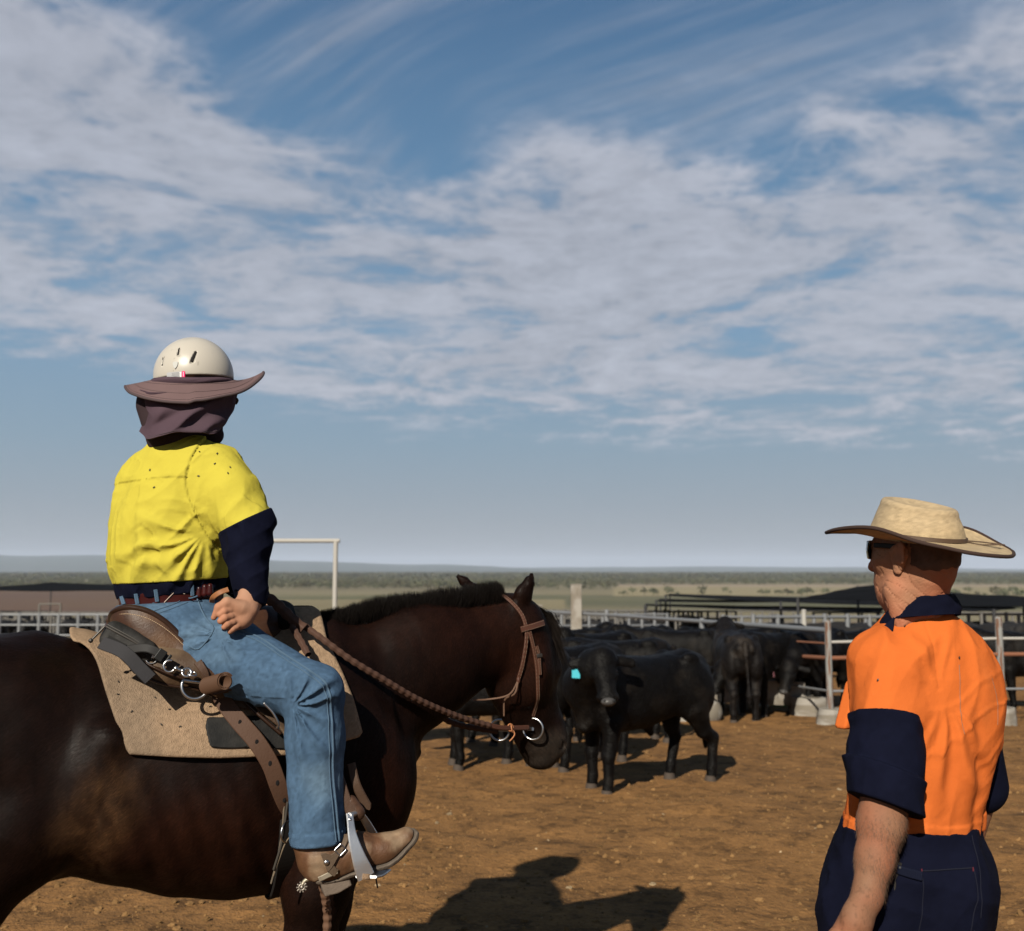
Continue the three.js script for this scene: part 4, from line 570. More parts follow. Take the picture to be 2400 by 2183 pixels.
  part(b, 'rein_knot', merged([ring([0.8666, 1.1258, -0.02], .011, .0025, [.3, .1, 1], 16), ring([0.8717, 1.1231, -0.018], .013, .0022, [.9, .2, .4], 16), tube(denser([[0.875, 1.118, -0.015], [0.8787, 1.1047, -0.013], [0.8699, 1.0917, -0.013], [0.8612, 1.0842, -0.013]], 12), .0022)]), mat({ c: [.3, .12, .05], roughness: .7 }));
  part(b, 'rein', plait(denser([[0.1279, 1.4793, -0.02], [0.2818, 1.4451, -0.13], [0.4849, 1.2952, -0.17], [0.711, 1.1307, -0.2], [0.8842, 1.0868, -0.2]], 50), .0098, 62), mat({ c: [.05, .023, .014], roughness: .75 }), 'plaited rein on the far side');
  part(b, 'rein_bight', plait(denser([[0.1721, 1.4644, 0.17], [0.1405, 1.4909, 0.16], [0.1126, 1.5195, 0.14], [0.0869, 1.5434, 0.12], [0.0662, 1.5479, 0.1], [0.052, 1.5304, 0.08]], 40), .016, 48), mat({ c: [.05, .023, .014], roughness: .75 }), 'plaited rein gathered over the pommel');
  part(b, 'rein_tail', plait(denser([[0.1396, 1.4698, 0.17], [0.1545, 1.4367, 0.22], [0.1716, 1.3981, 0.26]], 30), .0098, 62), mat({ c: [.05, .023, .014], roughness: .75 }));
  rebase(b);
}

// ---------------------------------------------------------------- the rider
const weave = grain(512, (u, v, i, j) => .5 + .22 * Math.sin((i + j) * 6.2832 / 8) + (tfbm(u, v, 64, 7, 3) - .45) * .8); weave.repeat.set(11, 11);
const cotton = grain(512, (u, v, i, j) => .5 + .18 * Math.sin(i * 6.2832 / 4) * Math.sin(j * 6.2832 / 4) + (tfbm(u, v, 48, 17, 3) - .45) * .5); cotton.repeat.set(9, 9);
function cloth(extra = {}) { return mat({ vertexColors: true, roughness: .92, bumpMap: cotton, bumpScale: .0006, specularIntensity: .09, ...extra }); }
const tint = (c, amp = .12, sc = 12) => (x, y, z) => { const k = 1 + amp * fbm(x * sc, y * sc, z * sc, 3) + amp * .5 * fbm(x * 90, y * 90, z * 90, 2); return [c[0] * k, c[1] * k, c[2] * k]; };
const navy = tint([.003, .0037, .0105], .4, 9), skinTone = (x, y, z) => { const n = fbm(x * 45, y * 45, z * 45, 3), m = fbm(x * 14, y * 14, z * 14, 2), k = 1 + .14 * n; return [.275 * k * (1 + m * .1), (.138 - m * .03) * k, (.085 - m * .03) * k]; };
// folds: ridges running along a direction, spaced s apart, wandering
function folds(x, y, z, dir, s, seed) { const l = x * dir[0] + y * dir[1] + z * dir[2], px = x - dir[0] * l, py = y - dir[1] * l, pz = z - dir[2] * l, w = fbm(x * 5 + seed, y * 5, z * 5, 2) * .9; const n = noise(px / s + w + seed, py / s + w, pz / s + l / s * .16); return 1 - Math.abs(n) * 2; }
{
  const rider = onHorse(thing('person', 'rider in yellow and navy work shirt, blue jeans and white helmet with cloth brim', 'person'));
  // torso: ellipses stacked on a leaning spine, turned towards the far side
  const yaw = .6, ca = Math.cos(yaw), sa = Math.sin(yaw); // facing (ca, 0, -sa), right-hand side (sa, 0, ca)
  const st = [ // centre, half width, half depth
    [[-0.1816, 1.4914, -0], .16, .125], [[-0.1859, 1.5526, -0], .17, .128], [[-0.1926, 1.614, -0], .183, .132], [[-0.2016, 1.6756, -0], .192, .136], [[-0.204, 1.7497, -0], .194, .134], [[-0.1994, 1.8243, 0], .192, .128], [[-0.1923, 1.8995, -0], .18, .115], [[-0.1822, 1.9564, -0], .145, .098], [[-0.1739, 1.9946, -0], .1, .08], [[-0.1677, 2.0265, 0], .066, .066], [[-0.1661, 2.0519, 0], .06, .06]];
  const torso = (grow) => (x, y, z) => {
    let i = 0; const n = st.length; while (i < n - 2 && st[i + 1][0][1] < y) i++;
    const y0 = st[i][0][1], y1 = st[i + 1][0][1]; let t = Math.min(1, Math.max(0, (y - y0) / (y1 - y0))); const c = mixv(st[i][0], st[i + 1][0], t), a = st[i][1] + (st[i + 1][1] - st[i][1]) * t + grow, b = st[i][2] + (st[i + 1][2] - st[i][2]) * t + grow, dx = x - c[0], dz = z - c[2], u = dx * sa + dz * ca, v = dx * ca - dz * sa;
    const k0 = Math.hypot(u / a, v / b), k1 = Math.hypot(u / (a * a), v / (b * b)) || 1e-6, d = k0 < 1e-6 ? -b : k0 * (k0 - 1) / k1, over = Math.max(st[0][0][1] - y, y - st[n - 1][0][1]); return over > 0 ? Math.max(d, over) : d;
  };
  const shR = [-0.07, 1.917, 0.1], elR = [0.0007, 1.7605, 0.225], wrR = [0.0082, 1.5524, 0.295];
  const shL = [-0.2692, 1.8954, -0.1], elL = [-0.1572, 1.7344, -0.3], wrL = [0.0657, 1.548, -0.1];
  const armDir = V([.45, -.89, .05]).normalize();
  const hemR = mixv(shR, elR, .98), beyond = (x, y, z) => { const qx = x - hemR[0], qy = y - hemR[1], qz = z - hemR[2], l = qx * armDir.x + qy * armDir.y + qz * armDir.z, r = Math.hypot(qx - armDir.x * l, qy - armDir.y * l, qz - armDir.z * l); return l - 6 * Math.max(0, r - .1) - (x < .0 - (1.79 - y) * .25 ? 1 : 0) * 0; };
  // hem of the yellow cloth: a slightly slanting level
  const hemY = (x) => [-0.1874, 1.5993, -0][1] + (x + .18) * .06;
  const armF = new Field(.03).cap(shR, mixv(shR, elR, .5), .074, .07).cap(mixv(shR, elR, .5), addv(elR, [.01, -.03, .01]), .07, .066).eval;
  const bodyF = new Field(.05).fn(torso(0)).fn((x, y, z) => smax(armF(x, y, z), beyond(x, y, z), .006), .06).cap(shL, elL, .062, .055, .06);
  const B = bodyF.eval;
  const arm0 = [-0.1081, 1.7331, 0.16];
  const crease = (x, y, z) => {
    // folds fanning out from the armpit down the back, pleats below the yoke, sag above the hem
    const dx = x - arm0[0], dy = y - arm0[1], r = Math.hypot(dx, dy), ang = Math.atan2(dy, dx), w = fbm(x * 6, y * 6, z * 6, 2);
    let s = 0;
    const fan = (a, wd, amp, len) => { let q = ang - a + w * .35; q = Math.atan2(Math.sin(q), Math.cos(q)); s += amp * Math.exp(-((q / wd) ** 2)) * smooth(.015, .11, r) * (1 - smooth(len * .6, len, r)); };
    fan(-2.45, .13, .016, .3); fan(-2.8, .1, .010, .32); fan(-2.12, .11, .015, .24); fan(-1.75, .13, .012, .2); fan(2.95, .11, .009, .24); fan(-1.3, .14, .010, .16); fan(2.2, .2, -.008, .1);
    s += folds(x, y, z, [.5, .85, .1], .06, 3) * .0042 * smooth(1.97, 1.8, y) + folds(x, y, z, [.75, -.6, .2], .08, 8) * .004;
    s += .006 * folds(x, y, z, [.1, 1, 0], .035, 21) * smooth(1.86, 1.74, y) * smooth(-.1, -.25, x);
    s += .007 * folds(x, y, z, [.9, .2, .2], .055, 12) * (1 - smooth(.02, .09, Math.abs(y - (hemY(x) + .05))));
    s += .0012 * fbm(x * 55, y * 55, z * 55, 3) + .005 * Math.max(0, folds(x, y, z, [.75, .6, .1], .06, 31) - .45) + .005 * Math.max(0, folds(x, y, z, [.3, .95, .1], .07, 37) - .5) + .004 * Math.max(0, folds(x, y, z, [.95, -.2, .2], .05, 41) - .5);
    return -s;
  };
  const yokeY = (x) => [-0.2679, 1.8887, 0.1][1] - .05 * Math.abs(x + .2) - .12 * (x + .2) * (x + .2);
  // back of the shirt keeps to one side of the arm seam
  const seamX = (y) => { const t = ([-0.1532, 1.88, 0.1][1] - y); return [-0.159, 1.8903, 0.12][0] + (t > 0 ? t * t * 1.9 + t * .12 : t * t * 3.2); };
  const yellowC = (x, y, z) => { const n = fbm(x * 8, y * 8, z * 8, 3), g = smooth(.12, .5, fbm(x * 5 + 3, y * 5, z * 5, 4)) * smooth(1.9, 1.65, y), k = 1 + .05 * n; return mixv([.372 * k, .315 * k, .04], [.315 * k, .262 * k, .046], g); };
  const shirt = (x, y, z) => { let d = B(x, y, z); if (d > .06 || d < -.06) return d; d += crease(x, y, z); if (y > yokeY(x) && x < seamX(y) && z > -.1) d -= .0028; const e = x - seamX(y); if (y > 1.68 && z > 0) d += .003 * Math.exp(-((e / .004) ** 2)) - .0025 * Math.exp(-(((e + .009) / .006) ** 2)); return smax(d, hemY(x) - y, .004); };
  const top = part(rider, 'shirt', skin(shirt, [-.5, 1.55, -.42], [.2, 2.16, .36], .0062, { color: yellowC, uv: 1 }), cloth(), 'bright yellow body and upper sleeves of the work shirt');
  // navy lower sleeves, hem band
  const slv = new Field(.03).cap(addv(elR, [-.02, .04, -.015]), elR, .071, .069).cap(elR, mixv(elR, wrR, .3), .068, .055).cap(mixv(elR, wrR, .3), wrR, .055, .04);
  const S = slv.eval, aw = V(wrR).sub(V(elR)).normalize();
  const sleeve = (x, y, z) => { let d = S(x, y, z); if (Math.abs(d) > .05) return d; const t = (x - wrR[0]) * aw.x + (y - wrR[1]) * aw.y + (z - wrR[2]) * aw.z; d -= .0045 * folds(x, y, z, [.8, .5, -.3], .04, 5) + .005 * folds(x, y, z, [.7, -.6, .2], .055, 9) + .001 * fbm(x * 60, y * 60, z * 60, 2); d = smax(d, t - .022, .004); const b = beyond(x, y, z); return smax(d, -(b + .005), .004); };
  part(rider, 'sleeve', skin(sleeve, addv(elR, [-.14, -.36, -.12]), addv(elR, [.14, .14, .2]), .005, { color: navy, uv: 1 }), cloth(), 'navy lower sleeve buttoned at the wrist');
  const slvL = new Field(.03).cap(elL, wrL, .062, .042).eval; part(rider, 'sleeve', skin(slvL, [-.25, 1.45, -.4], [.16, 1.85, 0], .009, { color: navy, uv: 1 }), cloth());
  const band = (x, y, z) => { let d = B(x, y, z) + .001; if (Math.abs(d) > .06) return d; d += crease(x, y, z) * .6 - .004 * folds(x, y, z, [0, 1, 0], .03, 4); d = smax(d, y - hemY(x) - .003, .004); return smax(d, hemY(x) - .036 + .05 * (x + .18) - .006 * noise(x * 14, 2, z * 14) - y, .005); };
  part(rider, 'shirt_tail', skin(band, [-.42, 1.5, -.3], [.1, 1.68, .3], .0055, { color: navy, uv: 1 }), cloth(), 'navy tail of the shirt over the belt');
  // jeans
  const hip = [-0.2178, 1.4728, 0.1], kn = [0.1691, 1.3067, 0.375], an = [0.1833, 0.9396, 0.4], kL = [.2, 1.33, -.4], aL = [.16, .95, -.4];
  const J = new Field(.05).fn((x, y, z) => { const c = [-.175, 1.53, 0], dx = x - c[0], dz = z - c[2], u = (dx * .35 + dz * .94), v = (dx * .94 - dz * .35), a = .166, b = .128 + .008 * smooth(1.56, 1.46, y), k0 = Math.hypot(u / a, v / b, (y - 1.5) / .17), k1 = Math.hypot(u / a / a, v / b / b, (y - 1.5) / .17 / .17) || 1e-6; return Math.max(k0 * (k0 - 1) / k1, y - ([-0.1859, 1.5526, -0][1] + (x + .18) * .07)); })
    .cap(hip, mixv(hip, kn, .45), .112, .102, .06).cap(mixv(hip, kn, .45), kn, .1, .074, .03).cap(kn, mixv(kn, an, .3), .074, .072, .03).cap(mixv(kn, an, .3), an, .072, .067, .03)
    .cap([-.2, 1.48, -.1], kL, .11, .08, .06).cap(kL, aL, .078, .066, .03).ell([-0.2557, 1.4774, 0.06], [.085, .075, .09], null, .05);
  const Jf = J.eval, bk = [0.1057, 1.2834, 0.37], legAx = V(an).sub(V(kn)).normalize(), thAx = V(kn).sub(V(hip)).normalize();
  const jeansWrinkle = (x, y, z) => {
    const dx = x - bk[0], dy = y - bk[1], r = Math.hypot(dx, dy), ang = Math.atan2(dy, dx), w = fbm(x * 9, y * 9, z * 9, 2); let s = 0;
    const fan = (a, wd, amp, len) => { let q = ang - a + w * .3; q = Math.atan2(Math.sin(q), Math.cos(q)); s += amp * Math.exp(-((q / wd) ** 2)) * smooth(.005, .03, r) * (1 - smooth(len * .55, len, r)); };
    fan(.62, .13, .013, .16); fan(.2, .1, .012, .14); fan(1.05, .12, .011, .13); fan(-.3, .14, .012, .14); fan(-.85, .12, .013, .18); fan(-1.25, .1, .009, .2); fan(1.6, .15, .009, .11);
    const hx = x - [-0.0721, 1.4579, 0.2][0], hy = y - [-0.0721, 1.4579, 0.2][1], hr = Math.hypot(hx, hy), ha = Math.atan2(hy, hx);
    const fan2 = (a, wd, amp, len) => { let q = ha - a + w * .35; q = Math.atan2(Math.sin(q), Math.cos(q)); s += amp * Math.exp(-((q / wd) ** 2)) * smooth(.005, .03, hr) * (1 - smooth(len * .55, len, hr)); };
    fan2(2.7, .12, .007, .14); fan2(3.05, .1, .006, .16); fan2(-2.8, .12, .006, .13); fan2(.8, .14, .006, .1); fan2(-.4, .12, .005, .16); fan2(-1.2, .12, .005, .13);
    s += .0045 * folds(x, y, z, y < 1.3 ? [.25, .95, .1] : [.85, -.45, .3], .05, 6) + .003 * folds(x, y, z, [.6, .6, .3], .06, 14) * smooth(1.15, 1.0, y) + .0008 * fbm(x * 60, y * 60, z * 60, 2);
    return -s;
  };
  const denim = (x, y, z) => { const n = fbm(x * 10, y * 10, z * 10, 3), w = fbm(x * 130, y * 130, z * 130, 2), fade = smooth(-.1, .5, fbm(x * 4.5 + 2, y * 4.5, z * 4.5, 3) + .25 * smooth(.06, .0, Math.abs((x - hip[0]) * -.3 + (y - 1.49) + .05)) * (y > 1.36 ? 1 : 0)), k = 1 + .12 * n + .5 * w; return mixv([.05 * k, .09 * k, .148 * k], [.1 * k, .155 * k, .215 * k], fade); };
  const cuff = (x, y, z) => (x - an[0]) * legAx.x + (y - an[1]) * legAx.y + (z - an[2]) * legAx.z;
  const jeans = (x, y, z) => { let d = Jf(x, y, z); if (Math.abs(d) > .05) return d; d += jeansWrinkle(x, y, z); if (y > 1.5) d = smax(d, y - ([-0.1856, 1.5428, -0][1] + (x + .18) * .07), .005); const c = cuff(x, y, z); if (y < 1.1 && z > 0) { d -= .0022 * smooth(-.021, -.018, c); return smax(d, c - .012 - .004 * noise(x * 20, z * 20, 3), .005); } return d; };
  part(rider, 'jeans', skin(jeans, [-.42, .88, -.5], [.32, 1.64, .5], .0062, { color: denim, uv: 1 }), cloth({ bumpMap: weave, bumpScale: .0009 }), 'faded blue denim jeans');
  const jl = rider.children.at(-1), seamM = mat({ c: [.062, .108, .165], roughness: .95, bumpMap: weave, bumpScale: .001 });
  const seam = (name, pts, r, n = 40, off = .0005) => part(jl, name, tube(drape(jeans, denser(pts, n), off, .62), r, { seg: n * 2, sides: 6 }), seamM);
  seam('side_seam', [[-0.0146, 1.4722, 0.25], [0.0371, 1.4489, 0.3], [0.0904, 1.4113, 0.33], [0.1491, 1.3712, 0.38], [0.1879, 1.3383, 0.42], [0.2008, 1.2963, 0.44], [0.2072, 1.2107, 0.45], [0.2124, 1.103, 0.45], [0.2216, 1.0171, 0.45], [0.2294, 0.9421, 0.45]], .003, 70);
  seam('side_seam', [[-0.02, 1.4643, 0.25], [0.0328, 1.4411, 0.3], [0.085, 1.4036, 0.33], [0.1426, 1.3636, 0.38], [0.1791, 1.332, 0.42], [0.192, 1.2923, 0.44], [0.1972, 1.2112, 0.45], [0.2025, 1.1037, 0.45], [0.2117, 1.0178, 0.45], [0.2196, 0.943, 0.45]], .0018, 70);
  seam('pocket_edge', [[-0.2503, 1.516, 0.2], [-0.202, 1.5325, 0.2], [-0.1585, 1.548, 0.2], [-0.1232, 1.5593, 0.2]], .0022);
  seam('pocket_edge', [[-0.1232, 1.5593, 0.2], [-0.1121, 1.5229, 0.22], [-0.0993, 1.4983, 0.24], [-0.0901, 1.4879, 0.24], [-0.0838, 1.4758, 0.25], [-0.1027, 1.4444, 0.25], [-0.1245, 1.4231, 0.26], [-0.146, 1.4319, 0.25]], .0022);
  seam('pocket_edge', [[-0.2447, 1.508, 0.2], [-0.1962, 1.5244, 0.2], [-0.1472, 1.5433, 0.2]], .0014);
  // waist: belt, loops
  const beltRed = tint([.028, .0045, .004], .3, 30), bf = (x, y, z) => torso(.001)(x, y, z), by = (x) => [-0.1857, 1.5465, -0][1] + (x + .18) * .1;
  part(rider, 'belt', skin((x, y, z) => { const d = bf(x, y, z); if (Math.abs(d) > .06) return d; return smax(smax(d, Math.abs(y - by(x)) - .03, .004), -d - .012, .002); }, [-.42, 1.5, -.3], [.1, 1.68, .3], .0055, { color: beltRed, uv: 1 }), leather([1, 1, 1], .32, .0006, { vertexColors: true }), 'oxblood leather belt');
  const bl = rider.children.at(-1);
  for (const [a, c] of [[[-0.2813, 1.5653, 0.1], [-0.2758, 1.5371, 0.1]], [[-0.2306, 1.5771, 0.12], [-0.225, 1.5442, 0.12]], [[-0.1371, 1.5957, 0.14], [-0.1338, 1.5603, 0.14]], [[-0.3197, 1.5567, 0.02], [-0.3121, 1.535, 0.02]]]) { const q = drape(bf, denser([a, mixv(a, c, .5), c], 8), .006, .5); part(jl, 'belt_loop', strap(q, [[.1, 0, 1]], .011, .004, 12), seamM); }
  part(bl, 'stitching', merged([[[-0.207, 1.5416, 0.12], [-0.1594, 1.5957, 0.13]], [[-0.2061, 1.5816, 0.12], [-0.1539, 1.5649, 0.13]]].map((l) => tube(drape(bf, denser(l, 10), .002, .5), .0013, { seg: 20, sides: 5 }))), mat({ c: [.4, .3, .25] }));
  for (const p of [[-0.1169, 1.57, 0.16], [-0.1018, 1.5748, 0.17], [-0.0889, 1.5772, 0.18]]) part(bl, 'pouch_roll', skin(new Field(.004).cap(addv(p, [0, -.01, -.004]), addv(p, [0, .009, -.004]), .0095, .008).eval, addv(p, [-.03, -.04, -.03]), addv(p, [.03, .04, .03]), .003, { color: beltRed, uv: 1 }), leather([1, 1, 1], .3, .0006, { vertexColors: true }));
  part(jl, 'rivet', ball(drape(jeans, [[-0.1358, 1.5596, 0.16]], .001, .5)[0], .0042, 1, 1, .5), mat({ c: [.35, .16, .1], metalness: 1, roughness: .4 }));
  // wrist strap with a bright buckle
  part(rider, 'wrist_band', merged([strap(denser([[-0.0886, 1.5444, 0.26], [-0.0859, 1.5586, 0.28], [-0.0716, 1.57, 0.29], [-0.0487, 1.5789, 0.29]], 16), [[0, .3, 1]], .014, .004, 24)]), leather([.2, .08, .03], .5, .0006));
  // body: head, neck, hands, and the frame under the clothes, one surface
  const head = new Field(.03).ell([-0.1434, 2.1745, -0], [.105, .12, .082], [0, .9, 0]).ell([-0.1182, 2.1019, -0.02], [.075, .07, .06], [0, .9, 0], .04).cap([-0.1565, 2.0524, -0], [-0.1665, 1.9886, 0], .058, .066, .03).ell([-0.0544, 2.1523, -0.07], [.02, .03, .015], null, .02);
  const hd = skin(head.eval, addv([-0.1444, 2.1296, -0], [-.2, -.22, -.2]), addv([-0.1444, 2.1296, -0], [.2, .24, .2]), .006, { color: skinTone });
  // right hand: palm turned out, back of the hand on the thigh, fingers curled, thumb hanging behind
  const w0 = [0.0047, 1.5449, 0.31], pal = [-0.0191, 1.5142, 0.325], hand = new Field(.008);
  hand.cap([0.0088, 1.5752, 0.295], w0, .031, .027).flat(w0, pal, .03, .036, [.1, .1, .98], .62, .02).flat(pal, [-0.0384, 1.5065, 0.322], .036, .034, [.1, .1, .98], .55, .015);
  hand.cap([-0.004, 1.5278, 0.335], [-0.0284, 1.5293, 0.338], .016, .014, .012).cap([0.0099, 1.523, 0.33], [-0.0119, 1.4967, 0.335], .015, .014, .012); // heel and ball of the palm
  const fingers = [[[-0.0275, 1.5235, 0.33], [-0.0482, 1.5253, 0.343], [-0.0629, 1.5225, 0.352], [-0.0724, 1.515, 0.352]], [[-0.025, 1.5123, 0.33], [-0.0458, 1.5099, 0.345], [-0.0616, 1.5061, 0.355], [-0.071, 1.4985, 0.354]], [[-0.0214, 1.501, 0.33], [-0.0399, 1.4953, 0.344], [-0.0534, 1.4904, 0.352], [-0.0606, 1.4827, 0.35]], [[-0.0157, 1.492, 0.33], [-0.0295, 1.4827, 0.34], [-0.0395, 1.4766, 0.345], [-0.0456, 1.4699, 0.342]]];
  fingers.forEach((f, i) => { const r = [.0104, .0108, .0102, .0088][i]; hand.cap(f[0], f[1], r * 1.08, r, .004).cap(f[1], f[2], r, r * .95, .003).cap(f[2], f[3], r * .95, r * .82, .003); });
  hand.cap([-0.0177, 1.5326, 0.34], [-0.0555, 1.5466, 0.345], .016, .0135, .01).cap([-0.0555, 1.5466, 0.345], [-0.0756, 1.5335, 0.345], .0125, .0115, .006).cap([-0.0756, 1.5335, 0.345], [-0.0875, 1.5071, 0.342], .0112, .0075, .005);
  const hg = skin(hand.eval, addv(pal, [-.12, -.1, -.09]), addv(pal, [.1, .12, .09]), .003, { color: skinTone });
  // left hand closed on the reins over the pommel
  const lh = new Field(.008), lp = [0.0867, 1.5138, -0.03]; lh.cap(wrL, addv(lp, [-.03, .01, -.02]), .03, .026).flat(addv(lp, [-.03, .01, -.02]), addv(lp, [.03, 0, 0]), .036, .034, [0, 1, 0], .6, .02);
  for (let i = 0; i < 4; i++) { const o = [.028 - i * .002, .012 - i * .004, -.03 + i * .021], k = addv(lp, o); lh.cap(addv(k, [-.02, .005, 0]), addv(k, [.012, .002, 0]), .0105, .01, .004).cap(addv(k, [.012, .002, 0]), addv(k, [.014, -.024, 0]), .01, .0095, .003).cap(addv(k, [.014, -.024, 0]), addv(k, [-.006, -.032, 0]), .0095, .008, .003); }
  lh.cap(addv(lp, [-.02, .0, .035]), addv(lp, [.012, .012, .048]), .013, .011, .008).cap(addv(lp, [.012, .012, .048]), addv(lp, [.034, .004, .042]), .011, .008, .004);
  const lg = skin(lh.eval, addv(lp, [-.12, -.1, -.12]), addv(lp, [.1, .1, .1]), .0035, { color: skinTone });
  const frame = new Field(.04).fn(torso(-.024)).cap(shR, elR, .05, .045).cap(elR, wrR, .044, .03).cap(shL, elL, .05, .045).cap(elL, wrL, .044, .03).cap(addv(hip, [.03, -.03, -.03]), kn, .05, .05).cap(kn, an, .05, .04).cap([-.2, 1.48, -.1], kL, .08, .055).cap(kL, aL, .05, .04).ell([-.17, 1.46, 0], [.09, .07, .11]);
  const fg = skin(frame.eval, [-.4, .86, -.5], [.3, 2.1, .5], .016, { color: skinTone });
  const all = mergeGeometries([hd, hg, lg, fg].map((g) => { const q = g.toNonIndexed(); return q; }));
  const skinM = mat({ vertexColors: true, roughness: .7, specularIntensity: .28 });
  part(rider, 'body', boxUV(all, 1), plusMap(skinM, hideGrain, 'bumpMap')); skinM.bumpScale = .0006;
  // helmet: white shell with vents, cloth brim, neck flap
  const hc = [-0.1418, 2.2016, 0], hr = [.116, .118, .109], hs = -.5;
  const shellF = new Field(.01).ell(hc, hr, [0, hs, 0]);
  const vents = [[[-0.1914, 2.2475, 0.1], [-0.1874, 2.2702, 0.1], .0042], [[-0.1533, 2.2266, 0.1], [-0.1425, 2.2574, 0.1], .0058], [[-0.2322, 2.2185, 0.1], [-0.2295, 2.2423, 0.1], .0038]].map(([a, b, r]) => [drape(shellF.eval, [a], 0, .3)[0], drape(shellF.eval, [b], 0, .3)[0], r]);
  for (const [a, b, r] of vents) shellF.cut((x, y, z) => { const d = V(b).sub(V(a)), p = new THREE.Vector3(x - a[0], y - a[1], z - a[2]), h = Math.max(0, Math.min(1, p.dot(d) / d.lengthSq())); return p.addScaledVector(d, -h).length() - r * (1 - .25 * h); }, .001);
  const rimY = (x, z) => [-0.1462, 2.1897, -0][1] + (x - hc[0]) * .06;
  const shellS = shellF.eval, helm = part(rider, 'helmet', skin((x, y, z) => smax(shellS(x, y, z), rimY(x, z) - y, .004), addv(hc, [-.14, -.05, -.14]), addv(hc, [.14, .14, .14]), .0036, { color: (x, y, z) => { const k = 1 - .08 * smooth(.1, .5, fbm(x * 22, y * 22, z * 22, 4)) - .3 * smooth(.68, .74, fbm(x * 110, y * 110, z * 110, 2) + .2); return [.345 * k, .318 * k, .275 * k]; } }), mat({ vertexColors: true, roughness: .34 }), 'scuffed white riding helmet shell with vent slots');
  for (const [a, b, r] of vents) part(helm, 'vent', tube([addv(a, [0, -.001, -.006]), addv(mixv(a, b, .5), [0, 0, -.006]), addv(b, [0, .001, -.006])], r * .85, { seg: 8 }), mat({ c: [.01, .009, .008], roughness: 1 }));
  { // sticker and embossed shield
    const t = document.createElement('canvas'); t.width = 128; t.height = 48; const g = t.getContext('2d'); g.fillStyle = '#9a9a9c'; g.fillRect(0, 0, 128, 48); g.fillStyle = '#5a5a5c'; for (let i = 0; i < 4; i++) g.fillRect(34 + (i % 2) * 4, 8 + i * 9, 52, 3); g.fillStyle = '#e8e6e2'; for (let i = 0; i < 4; i++) { g.beginPath(); g.moveTo(92, 4 + i * 11); g.lineTo(104, 10 + i * 11); g.lineTo(92, 15 + i * 11); g.fill(); } g.fillStyle = '#c8245c'; g.fillRect(106, 0, 22, 48); g.fillStyle = '#f0b0c4'; g.fillRect(114, 6, 5, 36);
    const tx = new THREE.CanvasTexture(t); tx.colorSpace = THREE.SRGBColorSpace; const n = 10, P = [], U = [], I = []; for (let j = 0; j <= 3; j++) for (let i = 0; i <= n; i++) { const a = [0, 1].map((e) => mixv(e ? [-0.2199, 2.1947, 0.1] : [-0.2193, 2.1762, 0.1], e ? [-0.1712, 2.1979, 0.1] : [-0.1706, 2.1806, 0.1], i / n)), p = drape(shellS, [mixv(a[0], a[1], j / 3)], .0012, .3)[0]; P.push(...p); U.push(i / n, j / 3); } for (let j = 0; j < 3; j++) for (let i = 0; i < n; i++) { const a = j * (n + 1) + i, b = a + n + 1; I.push(a, a + 1, b, a + 1, b + 1, b); }
    const gg = new THREE.BufferGeometry(); gg.setAttribute('position', new THREE.Float32BufferAttribute(P, 3)); gg.setAttribute('uv', new THREE.Float32BufferAttribute(U, 2)); gg.setIndex(I); gg.computeVertexNormals(); part(helm, 'sticker', gg, mat({ map: tx, roughness: .4, side: THREE.DoubleSide }), 'silver sticker with small grey print and a pink end');
    const e = drape(shellS, [[-0.1974, 2.216, 0.1]], .0005, .3)[0]; const sh = new THREE.Shape(); sh.moveTo(-.0075, .008); sh.quadraticCurveTo(0, .011, .0075, .008); sh.quadraticCurveTo(.008, -.004, 0, -.011); sh.quadraticCurveTo(-.008, -.004, -.0075, .008); const eg = new THREE.ExtrudeGeometry(sh, { depth: .0012, bevelSize: .0006, bevelThickness: .0006, bevelSegments: 1 }); const o = outOf(shellS, e); eg.applyQuaternion(new THREE.Quaternion().setFromUnitVectors(new THREE.Vector3(0, 0, 1), V(o))); eg.translate(...e); part(helm, 'emblem', eg, mat({ c: [.36, .36, .34], roughness: .3 }), 'small embossed shield on the helmet'); }
  // brim: a cloth ring, drooping behind, curling up at the sides
  const mauve = tint([.105, .068, .068], .1, 16), mauveD = tint([.056, .036, .046], .14, 16), brimRows = [], c0 = [-0.1437, 2.1873, 0];
  for (let j = 0; j <= 12; j++) { const row = []; for (let i = 0; i <= 72; i++) {
    const a = i / 72 * Math.PI * 2, t = j / 12, back = Math.max(0, Math.sin(a)), R0 = .108, R1 = .2 - .008 * back - (Math.cos(a) < 0 ? .016 * Math.cos(a) ** 2 : 0), rr = R0 + (R1 - R0) * t, cx = Math.cos(a), droop = .01 + .074 * back, curl = cx > 0 ? .034 * cx * cx * t * t : -.006 * t;
    row.push([c0[0] + cx * rr * 1.02, c0[1] + .004 + (c0[0] * 0) + cx * rr * .06 - droop * Math.pow(t, .85) + curl + .0025 * noise(cx * 3 + 5, Math.sin(a) * 3 + 5, t * 2) * t, c0[2] + Math.sin(a) * rr * .82]); } brimRows.push(row); }
  const colorize = (g, f) => { const p = g.attributes.position, c = []; for (let i = 0; i < p.count; i++) c.push(...f(p.getX(i), p.getY(i), p.getZ(i))); g.setAttribute('color', new THREE.Float32BufferAttribute(c, 3)); return boxUV(g, 1); };
  const brim = part(rider, 'helmet_brim', colorize(slab(brimRows, .005), mauve), cloth({ roughness: .8 }), 'mauve-brown cloth sun brim around the helmet');
